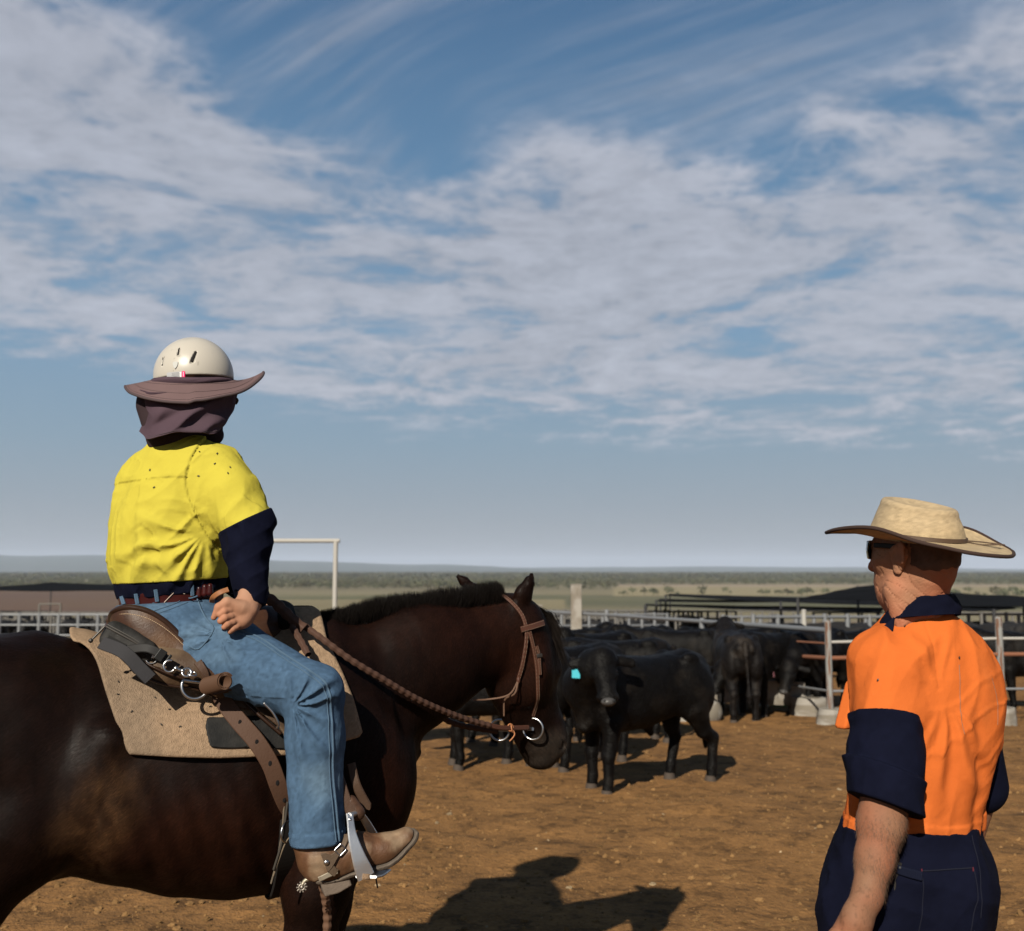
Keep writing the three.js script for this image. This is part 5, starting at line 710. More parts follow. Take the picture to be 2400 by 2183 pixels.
  for (const k of [4, 8, 11]) part(brim, 'stitching', tube(brimRows[k].slice(0, 72).map((p) => addv(p, [0, .0026, .001])), .0009, { closed: true, seg: 144, sides: 5 }), mat({ c: [.05, .03, .03] }));
  part(brim, 'brim_edge', tube(brimRows[12].slice(0, 72), .0042, { closed: true, seg: 144 }), mat({ c: [.05, .033, .034], roughness: .85 }));
  { const bandR = []; for (let j = 0; j <= 6; j++) { const row = []; for (let i = 0; i <= 72; i++) { const a = i / 72 * Math.PI * 2, t = j / 6, rr = .1165 + .0045 * Math.sin(t * 3.14) + .0018 * noise(i * .35, j * 1.3, 2); row.push([c0[0] + Math.cos(a) * rr * 1.02, c0[1] - .02 + t * .016 + Math.cos(a) * rr * .06 + .004 * Math.sin(a * 3), c0[2] + Math.sin(a) * rr * .94]); } bandR.push(row); } part(brim, 'brim_band', colorize(slab(bandR, .004), mauveD), cloth({ roughness: .8 })); }
  // neck flap: folded cloth hanging from under the brim round the neck
  const flapRows = [], fl = denser([[-0.2926, 2.148, 0.05], [-0.2901, 2.1395, 0.08], [-0.2592, 2.1302, 0.11], [-0.208, 2.1317, 0.12], [-0.1503, 2.1351, 0.12], [-0.0909, 2.152, 0.1], [-0.0372, 2.1764, 0.05], [-0.0159, 2.1889, -0]], 48), fm = denser([[-0.2557, 2.091, 0.03], [-0.2511, 2.0716, 0.08], [-0.2307, 2.0572, 0.12], [-0.189, 2.0498, 0.145], [-0.1375, 2.0524, 0.145], [-0.0845, 2.0763, 0.125], [-0.0421, 2.1181, 0.07], [-0.0205, 2.1415, 0.01]], 48), fb = denser([[-0.2861, 2.0273, 0.03], [-0.2738, 1.9971, 0.09], [-0.2383, 2.0011, 0.14], [-0.194, 2.0126, 0.16], [-0.1428, 2.0149, 0.16], [-0.0928, 2.0155, 0.135], [-0.0604, 2.0527, 0.08], [-0.0351, 2.1005, 0.02]], 48);
  for (let j = 0; j <= 20; j++) { const t = j / 20; flapRows.push(fl.map((p, i) => { const q = mixv(mixv(p, fm[i], t), mixv(fm[i], fb[i], t), t), w = folds(q[0], q[1], q[2], [.85, .5, 0], .05, 2) * .02 + folds(q[0], q[1], q[2], [.6, .8, .1], .05, 6) * .01, e = Math.sin(Math.min(1, t * 1.3) * Math.PI * .8); return [q[0] + w * .3, q[1], q[2] + w * e - .012 * Math.sin(t * 3.14)]; })); }
  const flap = part(rider, 'neck_flap', colorize(slab(flapRows, .0035), mauveD), cloth({ roughness: .85 }), 'dark mauve neck flap hanging from the helmet');
  part(flap, 'flap_hem', tube(flapRows[19].map((p) => addv(p, [0, 0, .0022])), .0011, { seg: 96, sides: 5 }), mat({ c: [.04, .028, .03] }));
  part(flap, 'flap_lining', skin(new Field(.03).cap([-0.1191, 2.0926, -0], [-0.0826, 2.0266, 0.03], .075, .03).cap([-0.2158, 2.1128, -0], [-0.2019, 2.0212, 0.03], .085, .07).cap([-0.1569, 2.1417, -0], [-0.1533, 2.0271, -0], .09, .07).eval, addv([-0.1553, 2.0907, -0], [-.2, -.14, -.2]), addv([-0.1553, 2.0907, -0], [.2, .14, .2]), .007, { color: tint([.03, .02, .022], .2), uv: 1 }), cloth());
  part(brim, 'chin_strap', tube([[-0.0265, 2.1461, 0.02], [-0.0146, 2.1396, -0], [-0.0164, 2.1322, -0.02]], .004), mat({ c: [.01, .01, .012] }));
  // boots
  const bootC = (x, y, z) => { const n = fbm(x * 16, y * 16, z * 16, 4), m = fbm(x * 70, y * 70, z * 70, 3), dust = smooth(-.15, .4, n), k = 1 + .4 * m; return mixv([.075, .035, .017], [.17, .115, .072], dust).map((v) => v * k); };
  const bootAt = (L) => {
    const g = new Field(.02); g.flat(L.shaft, L.ankle, .058, .054, [.0, 0, 1], .8).cap(L.ankle, L.heel, .048, .036).flat(L.ankle, L.instep, .05, .043, [0, 0, 1], .9, .03).flat(L.heel, L.ball, .034, .036, [0, 0, 1], 1.05, .025).flat(L.instep, L.ball, .04, .035, [0, 0, 1], 1.1, .02).flat(L.ball, L.toe, .036, .025, [0, 0, 1], 1.15, .02);
    const f = g.eval, sx = V(L.toe).sub(V(L.heel)).normalize(); return [f, sx];
  };
  const R = { shaft: [0.1733, 0.9458, 0.4], ankle: [0.1922, 0.8898, 0.405], heel: [0.2006, 0.8647, 0.41], instep: [0.2812, 0.9068, 0.42], ball: [0.3513, 0.9007, 0.425], toe: [0.4116, 0.9303, 0.43] };
  const [bf2] = bootAt(R), up2 = [-0.7096, 3.2702, -0];
  const soleLine = denser([[0.1814, 0.839, 0.41], [0.2177, 0.8354, 0.41], [0.2608, 0.8496, 0.415], [0.2987, 0.8601, 0.42], [0.3483, 0.8696, 0.425], [0.3925, 0.8917, 0.43], [0.4294, 0.9273, 0.433], [0.4362, 0.9398, 0.433]], 40);
  const under = (x, y) => { let best = 1e9, s = 0; for (let i = 0; i + 1 < soleLine.length; i++) { const a = soleLine[i], b = soleLine[i + 1], ex = b[0] - a[0], ey = b[1] - a[1], t = Math.max(0, Math.min(1, ((x - a[0]) * ex + (y - a[1]) * ey) / (ex * ex + ey * ey))), qx = x - a[0] - ex * t, qy = y - a[1] - ey * t, d = qx * qx + qy * qy; if (d < best) { best = d; s = Math.sign(ex * qy - ey * qx) * Math.sqrt(d); } } return s; };
  const boot = part(rider, 'boot', skin((x, y, z) => { let d = bf2(x, y, z) - .0012 * folds(x, y, z, [.3, .9, .3], .012, 4) * smooth(.06, .02, Math.abs(x - R.instep[0])); return smax(d, .006 - under(x, y), .006); }, [.02, .83, .28], [.5, 1.0, .55], .0042, { color: bootC, uv: 1 }), leather([1, 1, 1], .5, .0012, { vertexColors: true }), 'dusty tan leather riding boot');
  const outline = new Field(.02).flat(R.heel, R.ball, .04, .046, [0, 0, 1], 1, .03).flat(R.ball, R.toe, .046, .032, [0, 0, 1], 1, .03).eval;
  part(boot, 'sole', skin((x, y, z) => { const s = under(x, y); return smax(smax(Math.abs(s) - .0062, outline(x, y, z) - .006, .003), -1, .002); }, [.08, .83, .3], [.5, 1.0, .56], .0042, { color: tint([.095, .075, .058], .35, 30), uv: 1 }), leather([1, 1, 1], .9, .0012, { vertexColors: true }));
  { const a = [0.1905, 0.8229, 0.37], q = polyLine([[0.1847, 0.8387, 0.41], [0.2607, 0.844, 0.41], [0.2678, 0.824, 0.41], [0.2347, 0.8082, 0.41], [0.1985, 0.8023, 0.41]]); part(boot, 'heel', skin((x, y, z) => smax(q(x, y), Math.abs(z - .41) - .034 + .2 * Math.max(0, .19 - x), .005), [.08, .8, .34], [.28, .92, .48], .004, { color: tint([.11, .085, .066], .35, 30), uv: 1 }), leather([1, 1, 1], .9, .0014, { vertexColors: true })); }
  // spur with strap, button, buckle and rowel
  const onBoot = (pts, off, n = 20) => drape(bf2, denser(pts, n), off, .6);
  const sp = part(boot, 'spur', merged([strap(onBoot([[0.2242, 0.8688, 0.45], [0.1993, 0.8607, 0.45], [0.1795, 0.8516, 0.44]], .004), [[0, .1, 1]], .013, .004, 20), tube(denser([[0.1828, 0.8523, 0.44], [0.1666, 0.8453, 0.42], [0.1523, 0.8411, 0.415], [0.1428, 0.8295, 0.415]], 16), .0055)]), mat({ c: [.3, .26, .2], metalness: .85, roughness: .55 }), 'steel spur on the boot heel');
  { const c = [0.1425, 0.8262, 0.418], t = []; for (let i = 0; i < 10; i++) { const a = i / 10 * 6.2832; t.push(box(c[0] + Math.cos(a) * .0105, c[1] + Math.sin(a) * .0105, c[2], .007, .0034, .0025, .0008, [0, 0, a])); } t.push(ring(c, .0072, .0018, [0, 0, 1], 16), ball(c, .004)); part(sp, 'rowel', merged(t), mat({ c: [.34, .3, .26], metalness: .8, roughness: .5 })); }
  const sq = onBoot([[0.1901, 0.893, 0.45], [0.2109, 0.902, 0.46], [0.2335, 0.9243, 0.465], [0.2524, 0.9508, 0.45]], .006, 24);
  part(boot, 'spur_strap', strap(sq, sq.map((p) => outOf(bf2, p)), (t) => .034 * (1 - smooth(.0, .5, t)) + .017, .0045, 40), leather([.075, .05, .032], .65, .0014));
  part(boot, 'spur_strap', strap(onBoot([[0.2021, 0.8856, 0.45], [0.2154, 0.8696, 0.45], [0.2221, 0.8648, 0.45]], .005), [[0, .1, 1]], .02, .004, 16), leather([.075, .05, .032], .65, .0014));
  part(boot, 'strap_button', ball(addv(sq[2], [0, 0, .004]), .0072, 1, 1, .6), steel);
  { const p = addv(sq[15], [0, 0, .005]); part(boot, 'strap_buckle', merged([0, 1, 2, 3].map((i) => { const a = .75 + i * 1.5708, h = i % 2 ? .0105 : .012; return rod([p[0] + Math.cos(a - .78) * .015, p[1] + Math.sin(a - .78) * .015, p[2]], [p[0] + Math.cos(a + .79) * .015, p[1] + Math.sin(a + .79) * .015, p[2]], .002); })), steel); }
  const Lb = { shaft: [.15, .98, -.4], ankle: [.16, .91, -.4], heel: [.17, .88, -.4], instep: [.23, .9, -.4], ball: [.29, .885, -.4], toe: [.36, .9, -.4] }; part(rider, 'boot', skin(bootAt(Lb)[0], [.06, .8, -.5], [.46, 1.06, -.3], .008, { color: bootC, uv: 1 }), leather([1, 1, 1], .5, .0012, { vertexColors: true }));
  rebase(rider);
}

// ---------------------------------------------------------------- the man in orange
{
  const man = thing('person', 'man in orange and navy work shirt, wide straw hat and sunglasses', 'person'); man.position.set(1.0, 0, -2.5);
  // he faces away and to the left; right-hand side of him = (cos, 0, -sin) turned
  const yaw = .5, fx = -Math.sin(yaw), fz = -Math.cos(yaw), rx = Math.cos(yaw), rz = -Math.sin(yaw);
  const st = [[[-0.0795, 0.7879, 0], .185, .14], [[-0.0788, 0.8583, 0], .18, .148], [[-0.0701, 0.9262, 0], .178, .14], [[-0.0589, 1.0042, 0], .168, .125], [[-0.0485, 1.0631, 0], .172, .126], [[-0.0322, 1.142, 0], .174, .13], [[-0.0198, 1.2215, 0], .182, .134], [[-0.0145, 1.3015, 0], .186, .135], [[-0.0132, 1.382, 0], .174, .128], [[-0.0169, 1.4428, 0], .143, .113], [[-0.019, 1.4937, 0], .1, .092], [[-0.0196, 1.5294, 0], .07, .07], [[-0.02, 1.5704, 0], .06, .062]];
  const torso = (grow) => (x, y, z) => { let i = 0; const n = st.length; while (i < n - 2 && st[i + 1][0][1] < y) i++; const t = Math.min(1, Math.max(0, (y - st[i][0][1]) / (st[i + 1][0][1] - st[i][0][1]))), c = mixv(st[i][0], st[i + 1][0], t), a = st[i][1] + (st[i + 1][1] - st[i][1]) * t + grow, b = st[i][2] + (st[i + 1][2] - st[i][2]) * t + grow, dx = x - c[0], dz = z - c[2], u = dx * rx + dz * rz, v = dx * fx + dz * fz, k0 = Math.hypot(u / a, v / b), k1 = Math.hypot(u / a / a, v / b / b) || 1e-6, d = k0 < 1e-6 ? -b : k0 * (k0 - 1) / k1, over = Math.max(st[0][0][1] - y, y - st[n - 1][0][1]); return over > 0 ? Math.max(d, over) : d; };
  const shL = [-0.1297, 1.4046, 0.08], elL = [-0.1703, 1.1384, 0.17], wrL = [-0.2397, 0.9381, 0.23], shR = [0.109, 1.3616, -0.1], elR = [0.179, 1.0897, -0.16], wrR = [0.1378, 0.8431, -0.22];
  const hemY = (x, z) => [-0.0606, 1.014, 0][1] + .0 * x + .012 * noise(x * 9, 3, z * 9) + (x - .0) * -.02;
    const hemA = mixv(shL, elL, .42), ad = V(elL).sub(V(shL)).normalize();
  const beyond = (x, y, z) => { const qx = x - hemA[0], qy = y - hemA[1], qz = z - hemA[2], l = qx * ad.x + qy * ad.y + qz * ad.z, r = Math.hypot(qx - ad.x * l, qy - ad.y * l, qz - ad.z * l); return l - 5 * Math.max(0, r - .098); };
  const armF = new Field(.03).cap(shL, mixv(shL, elL, .55), .073, .07).eval;
  const B = new Field(.05).fn(torso(.0)).ell([-0.1087, 1.4316, 0.05], [.08, .05, .07], null, .06).fn((x, y, z) => smax(armF(x, y, z), beyond(x, y, z), .005), .04).cap(shR, mixv(shR, elR, .5), .075, .072, .06).ell([0.0725, 1.3452, 0.03], [.07, .12, .06], null, .08).eval;
  const pit = [-0.0325, 1.3509, 0.08];
  const crease = (x, y, z) => {
    const w = fbm(x * 6 + 4, y * 6, z * 6, 2); let s = 0; const dx = x - pit[0], dy = y - pit[1], r = Math.hypot(dx, dy), ang = Math.atan2(dy, dx);
    const fan = (a, wd, amp, len) => { let q = ang - a + w * .3; q = Math.atan2(Math.sin(q), Math.cos(q)); s += amp * Math.exp(-((q / wd) ** 2)) * smooth(.02, .12, r) * (1 - smooth(len * .55, len, r)); };
    fan(-1.5, .12, .013, .3); fan(-1.15, .1, .011, .32); fan(-.85, .1, .008, .25); fan(-1.9, .12, .009, .18); fan(1.9, .13, .009, .16); fan(1.35, .1, .006, .2); fan(2.5, .14, .007, .12);
    // long pleats down the back, drawn in at the waistband
    const u = (x - .0) * rx + z * rz + w * .012 + (1.1 - y) * .03; s += .012 * Math.pow(Math.abs(Math.sin(u * 40 + 2 * noise(y * 2.2, u * 9, 1))), 1.6) * smooth(1.42, 1.15, y) * smooth(.0, .09, x + .07) + .006 * Math.sin(u * 95) * smooth(hemY(x, z) + .14, hemY(x, z) + .03, y) * smooth(.02, .1, x);
    s += .004 * Math.max(0, folds(x, y, z, [.35, .93, .1], .07, 17) - .45) + .004 * Math.max(0, folds(x, y, z, [.85, .5, .1], .06, 23) - .5) + folds(x, y, z, [.2, .97, .1], .05, 7) * .0035 + folds(x, y, z, [.7, .7, .1], .07, 4) * .003 + .001 * fbm(x * 55, y * 55, z * 55, 3);
    return -s;
  };
  const spine = (y) => [-0.0356, 1.5678, 0.1][0] + (1.6 - y) * .012;
  const orangeC = (x, y, z) => { const n = fbm(x * 8, y * 8, z * 8, 3), g = smooth(.35, .6, fbm(x * 9 + 3, y * 3, z * 9, 4)), k = 1 + .05 * n; return mixv([.43 * k, .098 * k, .02], [.34 * k, .092 * k, .024], g * .5); };
  const shirt = (x, y, z) => { let d = B(x, y, z); if (Math.abs(d) > .06) return d; d += crease(x, y, z); const e = x - spine(y) + .0 * z; if (z > .02) d += .0022 * Math.exp(-((e / .0035) ** 2)) * (y > 1.36 ? 1 : 0); const h = hemY(x, z); d -= .003 * smooth(h + .045, h + .04, y) ; return smax(d, h - y, .004); };
  part(man, 'shirt', skin(shirt, [-.42, .98, -.36], [.42, 1.56, .36], .006, { color: orangeC, uv: 1 }), cloth(), 'bright orange body and upper sleeves of the work shirt');
  // piping on the back
  for (const [pts] of [[[[0.0224, 1.415, 0.14], [0.017, 1.3578, 0.14], [0.0125, 1.301, 0.14], [0.0166, 1.2632, 0.14]]], [[[0.1073, 1.3823, 0.1], [0.1178, 1.3339, 0.1], [0.115, 1.2762, 0.1]]]]) part(man.children[0], 'reflective_piping', tube(drape(shirt, denser(pts, 30), .0002, .5), .0009, { seg: 60, sides: 5 }), mat({ c: [.2, .085, .045], roughness: .6 }));
  // pocket flap and badge on the chest
  { const p = [-0.1808, 1.3115, 0]; part(man.children[0], 'pocket_flap', skin((x, y, z) => { const q = [x - p[0], y - p[1], z - p[2]], a = Math.abs(q[0] * .5 + q[2] * .86) - .012, u = Math.abs(q[0] * .8 - q[2] * .5) - .022 - q[1] * -.4, v = Math.abs(q[1]) - .05; return smax(smax(a, u, .008), v, .01) - .006; }, addv(p, [-.08, -.08, -.08]), addv(p, [.08, .08, .08]), .005, { color: orangeC, uv: 1 }), cloth());
    part(man.children[0], 'badge', box(...[-0.1962, 1.3681, 0.04], .012, .045, .03, .004, [0, -.5, .1]), mat({ c: [.3, .3, .38], roughness: .6 }), 'small grey and violet badge on the chest'); }
  // navy lower sleeve, rolled above the elbow joint
  const cuffA = mixv(shL, elL, 1.1), S = new Field(.03).cap(mixv(shL, elL, .3), mixv(shL, elL, .75), .077, .073).cap(mixv(shL, elL, .75), mixv(shL, elL, 1.15), .073, .067).eval;
  const cuffN = V([.16, -.93, .2]).normalize(), cuffCut = (x, y, z) => (x - cuffA[0]) * (cuffN.x - .55) + (y - cuffA[1]) * cuffN.y + (z - cuffA[2]) * cuffN.z;
  const sleeve = (x, y, z) => { let d = S(x, y, z); if (Math.abs(d) > .06) return d; d -= .005 * folds(x, y, z, [.85, -.4, .2], .05, 5) + .004 * folds(x, y, z, [.6, .75, .2], .06, 2) + .001 * fbm(x * 60, y * 60, z * 60, 2); const c = cuffCut(x, y, z); d -= .009 * smooth(-.085, -.078, c) + .003 * folds(x, y, z, [.3, .9, 0], .03, 8) * smooth(-.07, -.02, c); d = smax(d, c, .006); d = smax(d, -(d + .0) - .03, .002); return smax(d, -(beyond(x, y, z) + .005), .004); };
  part(man, 'sleeve', skin(sleeve, addv(elL, [-.16, -.14, -.14]), addv(elL, [.18, .3, .16]), .0048, { color: navy, uv: 1 }), cloth(), 'navy lower sleeve rolled above the elbow');
  const sr = new Field(.03).cap(mixv(shR, elR, .45), elR, .075, .072).eval; part(man, 'sleeve', skin(sr, addv(elR, [-.14, -.1, -.14]), addv(elR, [.14, .26, .14]), .008, { color: navy, uv: 1 }), cloth());
  // navy trousers
  const T = new Field(.05).fn((x, y, z) => Math.max(torso(.006)(x, y, z), y - hemY(x, z) - .02)).ell([-0.0249, 0.9017, 0.08], [.11, .13, .1], null, .06).ell([-0.1342, 0.8776, 0], [.11, .16, .12], null, .06).cap([-0.1752, 0.8359, 0.05], [-.13, .08, -.0], .105, .07, .05).cap([0.015, 0.8132, -0.02], [.11, .08, -.03], .1, .07, .05).ell([0.0619, 0.9067, 0], [.055, .09, .09], null, .05).eval;
  const tr = (x, y, z) => { const d = T(x, y, z); if (Math.abs(d) > .05) return d; return d - .005 * folds(x, y, z, [.5, .8, 0], .07, 3) - .004 * folds(x, y, z, [.9, -.3, 0], .05, 9) - .001 * fbm(x * 60, y * 60, z * 60, 2); };
  const trousers = part(man, 'trousers', skin(tr, [-.34, .06, -.36], [.36, 1.06, .36], .0072, { color: navy, uv: 1 }), cloth(), 'navy work trousers');
  // back pocket with gathered edge and stitching
  const navyLine = mat({ c: [.0035, .0042, .011], roughness: 1 });
  const onT = (pts, n, off = .0012) => drape(tr, denser(pts, n), off, .5);
  const pk = part(trousers, 'pocket', tube(onT([[-0.0972, 0.9711, 0.14], [-0.0591, 0.9729, 0.14], [-0.021, 0.9748, 0.14], [0.019, 0.9766, 0.14]], 30), .0015, { seg: 60, sides: 6 }), navyLine, 'back pocket edge');
  part(trousers, 'seam', tube(onT([[0.0189, 0.9748, 0.14], [0.0187, 0.9289, 0.14], [0.0053, 0.8833, 0.14], [-0.0034, 0.8378, 0.14]], 30), .001, { seg: 60, sides: 6 }), navyLine);
  part(trousers, 'seam', tube(onT([[0.0388, 1.0346, 0.14], [0.0364, 0.984, 0.14], [0.0282, 0.9289, 0.14], [0.0238, 0.8742, 0.14]], 30), .001, { seg: 60, sides: 6 }), navyLine);
  part(trousers, 'seam', tube(onT([[-0.0974, 0.9656, 0.14], [-0.0997, 0.9106, 0.14], [-0.1101, 0.8378, 0.14]], 30), .001, { seg: 60, sides: 6 }), navyLine);
  for (const p of [[-0.0972, 0.9711, 0.14], [0.0169, 0.9738, 0.14]]) part(pk, 'bar_tack', box(...onT([p, addv(p, [0, -.004, 0])], 1)[0], .003, .009, .003, .001), mat({ c: [.07, .005, .012] }));
  const gather = onT([[-0.1523, 0.9729, 0.14], [-0.1306, 0.9674, 0.14], [-0.1023, 0.9619, 0.14]], 14, .006); part(pk, 'gathered_edge', merged(gather.map((p, i) => { const g = new THREE.CapsuleGeometry(.0042, .013, 3, 8); g.rotateZ(.15 - i * .02); g.translate(...p); return g; })), cloth({ vertexColors: false, color: new THREE.Color().setRGB(.006, .0075, .017) }), 'elastic gathers of the side pocket');
  const pht = onT([[-0.1273, 0.9803, 0.14]].concat([[-0.1263, 0.9803, 0.14]]), 1, .004)[0];
  // body under the clothes, forearms, hands, neck and head as one surface
  const sk = (x, y, z) => { const n = fbm(x * 50, y * 50, z * 50, 3), m = fbm(x * 12, y * 12, z * 12, 3), f = smooth(.25, .5, fbm(x * 130, y * 60, z * 130, 2)), k = 1 + .16 * n; return [(.27 + .05 * m) * k, (.115 - .025 * m) * k, (.064 - .02 * m) * k]; };
  const armHair = (x, y, z) => { const c = sk(x, y, z).map((v) => v * .68), f = smooth(.12, .42, fbm(x * 240 + y * 70, y * 55 + x * 40, z * 240, 2)) * smooth(1.16, 1.1, y), t = .42 * f; return mixv(c, [.06, .034, .02], t); };
  const hc = [-0.032, 1.6677, 0.03], hy = .66; // head turned further to the left
  const hfx = -Math.sin(hy), hfz = -Math.cos(hy), hrx = Math.cos(hy), hrz = -Math.sin(hy), hp = (f, u, r) => [hc[0] + hfx * f + hrx * r, hc[1] + u, hc[2] + hfz * f + hrz * r];
  const head = new Field(.025).ell(hp(-.008, .012, 0), [.077, .098, .1], [0, hy, 0]).ell(hp(.03, -.035, 0), [.058, .085, .068], [0, hy, 0], .04).ell(hp(.055, -.085, 0), [.044, .036, .042], [0, hy, 0], .03).cap(hp(.02, -.085, -.048), hp(.066, -.105, -.018), .02, .016, .025).cap(hp(.02, -.085, .048), hp(.066, -.105, .018), .02, .016, .025);
  head.cap(hp(.09, .01, 0), hp(.112, -.028, 0), .011, .014, .015).ell(hp(.088, -.065, 0), [.022, .012, .016], [0, hy, 0], .015).cap(hp(.07, .022, -.035), hp(.07, .022, .035), .02, .02, .02).cap(hp(.05, -.01, -.055), hp(.05, -.015, .055), .02, .02, .03);
  head.cap(hp(-.025, -.05, 0), [-0.0266, 1.5505, 0.02], .058, .057, .04).cap([-0.0266, 1.5505, 0.02], [-0.019, 1.4937, 0], .057, .068, .04).cap([-0.0918, 1.5768, 0.06], [-0.0828, 1.4969, 0.06], .012, .014, .05); // neck and its cord
  // ears
  for (const s of [-1, 1]) { head.flat(hp(-.012, .0, s * .088), hp(-.004, -.036, s * .081), .025, .012, [hrx, 0, hrz], .4, .006).flat(hp(-.022, .012, s * .096), hp(-.024, -.012, s * .096), .018, .013, [hrx * .8 - hfx * .5, 0, hrz * .8 - hfz * .5], .35, .006); head.cut((x, y, z) => { const q = hp(-.004, -.004, s * .104); return Math.hypot(x - q[0], (y - q[1]) * .7, z - q[2]) - .011; }, .006); }
  const lines = (x, y, z) => .003 * Math.max(0, folds(x, y, z, [.75, .6, .2], .013, 3) - .5) * smooth(1.56, 1.5, y) + .003 * Math.max(0, folds(x, y, z, [.8, -.55, .2], .017, 6) - .5);
  const Hf = head.eval, hd = skin((x, y, z) => { const d = Hf(x, y, z); return Math.abs(d) < .02 ? d + lines(x, y, z) : d; }, [-.16, 1.44, -.2], [.2, 1.82, .2], .0042, { color: sk });
  const arm = new Field(.02).cap(mixv(shL, elL, .7), elL, .05, .05).cap(elL, mixv(elL, wrL, .3), .05, .048).cap(mixv(elL, wrL, .3), mixv(elL, wrL, .65), .048, .038).cap(mixv(elL, wrL, .65), wrL, .038, .03);
  const kn = [-0.2717, 0.892, 0.25]; arm.flat(wrL, kn, .038, .042, [.8, 0, .6], .7, .02).flat(kn, addv(kn, [-.012, -.035, 0]), .043, .042, [.8, 0, .6], .65, .015);
  for (let i = 0; i < 4; i++) { const o = [-.03 + i * .017, -.055 - (i === 1 ? .006 : 0), -.022 + i * .012], k0 = addv(kn, o), l = [.036, .042, .038, .03][i], r = [.0102, .0105, .0098, .0085][i]; arm.cap(addv(kn, [o[0] * .8, -.03, o[2] * .8]), k0, r * 1.25, r * 1.1, .01).cap(k0, addv(k0, [-.012, -l, .006]), r * 1.05, r, .005).cap(addv(k0, [-.012, -l, .006]), addv(k0, [-.004, -l * 1.75, .018]), r, r * .85, .004); }
  arm.cap(addv(wrL, [-.022, -.035, -.01]), addv(kn, [-.05, -.025, .01]), .018, .013, .015).cap(addv(kn, [-.05, -.025, .01]), addv(kn, [-.052, -.075, .02]), .0125, .009, .006);
  const al = skin(arm.eval, addv(wrL, [-.16, -.24, -.16]), addv(elL, [.14, .16, .16]), .0042, { color: armHair });
  const ar = new Field(.02).cap(elR, wrR, .052, .034).flat(wrR, addv(wrR, [0, -.08, .01]), .036, .04, [1, 0, 0], .6); for (let i = 0; i < 4; i++) { const k0 = addv(wrR, [0, -.115, -.02 + i * .02]); ar.cap(addv(k0, [0, .03, 0]), addv(k0, [-.005, -.03, 0]), .011, .01, .005).cap(addv(k0, [-.005, -.03, 0]), addv(k0, [-.02, -.06, 0]), .01, .008, .004); } ar.cap(addv(wrR, [0, -.04, -.03]), addv(wrR, [-.03, -.1, -.04]), .014, .01, .008);
  const arg = skin(ar.eval, addv(wrR, [-.16, -.24, -.14]), addv(elR, [.12, .1, .12]), .007, { color: armHair });
  const fr = new Field(.03).fn(torso(-.014)).cap(shL, elL, .055, .05).cap(shR, elR, .055, .05).cap([-0.1752, 0.8359, 0.05], [-.13, .08, -.0], .08, .045).cap([0.0301, 0.8132, -0.02], [.12, .08, -.03], .08, .045).eval;
  const frg = skin(fr, [-.34, .05, -.34], [.36, 1.6, .34], .016, { color: sk });
  const skinM = mat({ vertexColors: true, roughness: .7, bumpMap: hideGrain, bumpScale: .0016, specularIntensity: .25 });
  part(man, 'body', boxUV(mergeGeometries([hd, al, arg, frg].map((g) => g.toNonIndexed())), 1), skinM);
  { // short hairs on the forearm
    const r = mulberry(21), P = [], I = [], C = [], A = arm.eval; for (let i = 0; i < 2600; i++) { const t = r() * 1.0, a = r() * 6.28, c = mixv(elL, wrL, t * 1.05 - .02); let d = .03; const dir = [Math.cos(a), (r() - .5) * .2, Math.sin(a)]; let q = c; for (let k = 0; k < 12; k++) { q = addv(c, dir.map((v) => v * d)); d -= A(...q) * .9; } const e = addv(q, [dir[0] * .003 + .004 - r() * .006, -.008 - r() * .006, dir[2] * .003]), w = .0002, b = P.length / 3; P.push(q[0] - w, q[1], q[2], q[0] + w, q[1], q[2] + w, ...e); I.push(b, b + 1, b + 2); }
    let g = new THREE.BufferGeometry(); g.setAttribute('position', new THREE.Float32BufferAttribute(P, 3)); g.setIndex(I); g = g.toNonIndexed(); g.computeVertexNormals(); part(man, 'arm_hair', g, mat({ c: [.055, .03, .017], roughness: .6, side: THREE.DoubleSide })); }
  // close-cropped hair
  part(man, 'hair', skin((x, y, z) => { const d = Hf(x, y, z), q = [x - hc[0], y - hc[1], z - hc[2]], f = q[0] * hfx + q[2] * hfz, r = q[0] * hrx + q[2] * hrz; return smax(smax(d - .0025 - .0012 * fbm(x * 160, y * 160, z * 160, 2), -.036 - q[1] + .012 * noise(x * 60, y * 60, z * 60) + Math.max(0, f + .035) * 1.6 , .01), Math.abs(r) > .074 ? .004 : -1, .004); }, [-.16, 1.5, -.2], [.2, 1.82, .2], .0042, { color: tint([.075, .043, .03], .5, 70) }), mat({ vertexColors: true, roughness: .9 }));
  // sunglasses
  { const g = thing('sunglasses', 'black wraparound sunglasses worn by the man in the straw hat', 'sunglasses'); g.position.copy(man.position); const rows = [], n = 22; for (let j = 0; j <= 6; j++) { const row = []; for (let i = 0; i <= n; i++) { const a = (i / n - .5) * 2.2, t = j / 6 - .5; row.push(hp(.098 * Math.cos(a * .72) - .002 - Math.abs(t) * .006 + .012, .012 - t * .05 * (1 - .25 * Math.abs(a)), Math.sin(a) * .082)); } rows.push(row); }
    part(g, 'lens', slab(rows, .003), mat({ c: [.004, .004, .005], roughness: .06, clearcoat: 1 })); for (const s of [-1, 1]) part(g, 'temple', strap([hp(.055, .022, s * .083), hp(.02, .02, s * .086), hp(-.025, .014, s * .087)], [[hrx * s, 0, hrz * s]], .012, .004, 14), mat({ c: [.004, .004, .004], roughness: .6 })); rebase(g); }
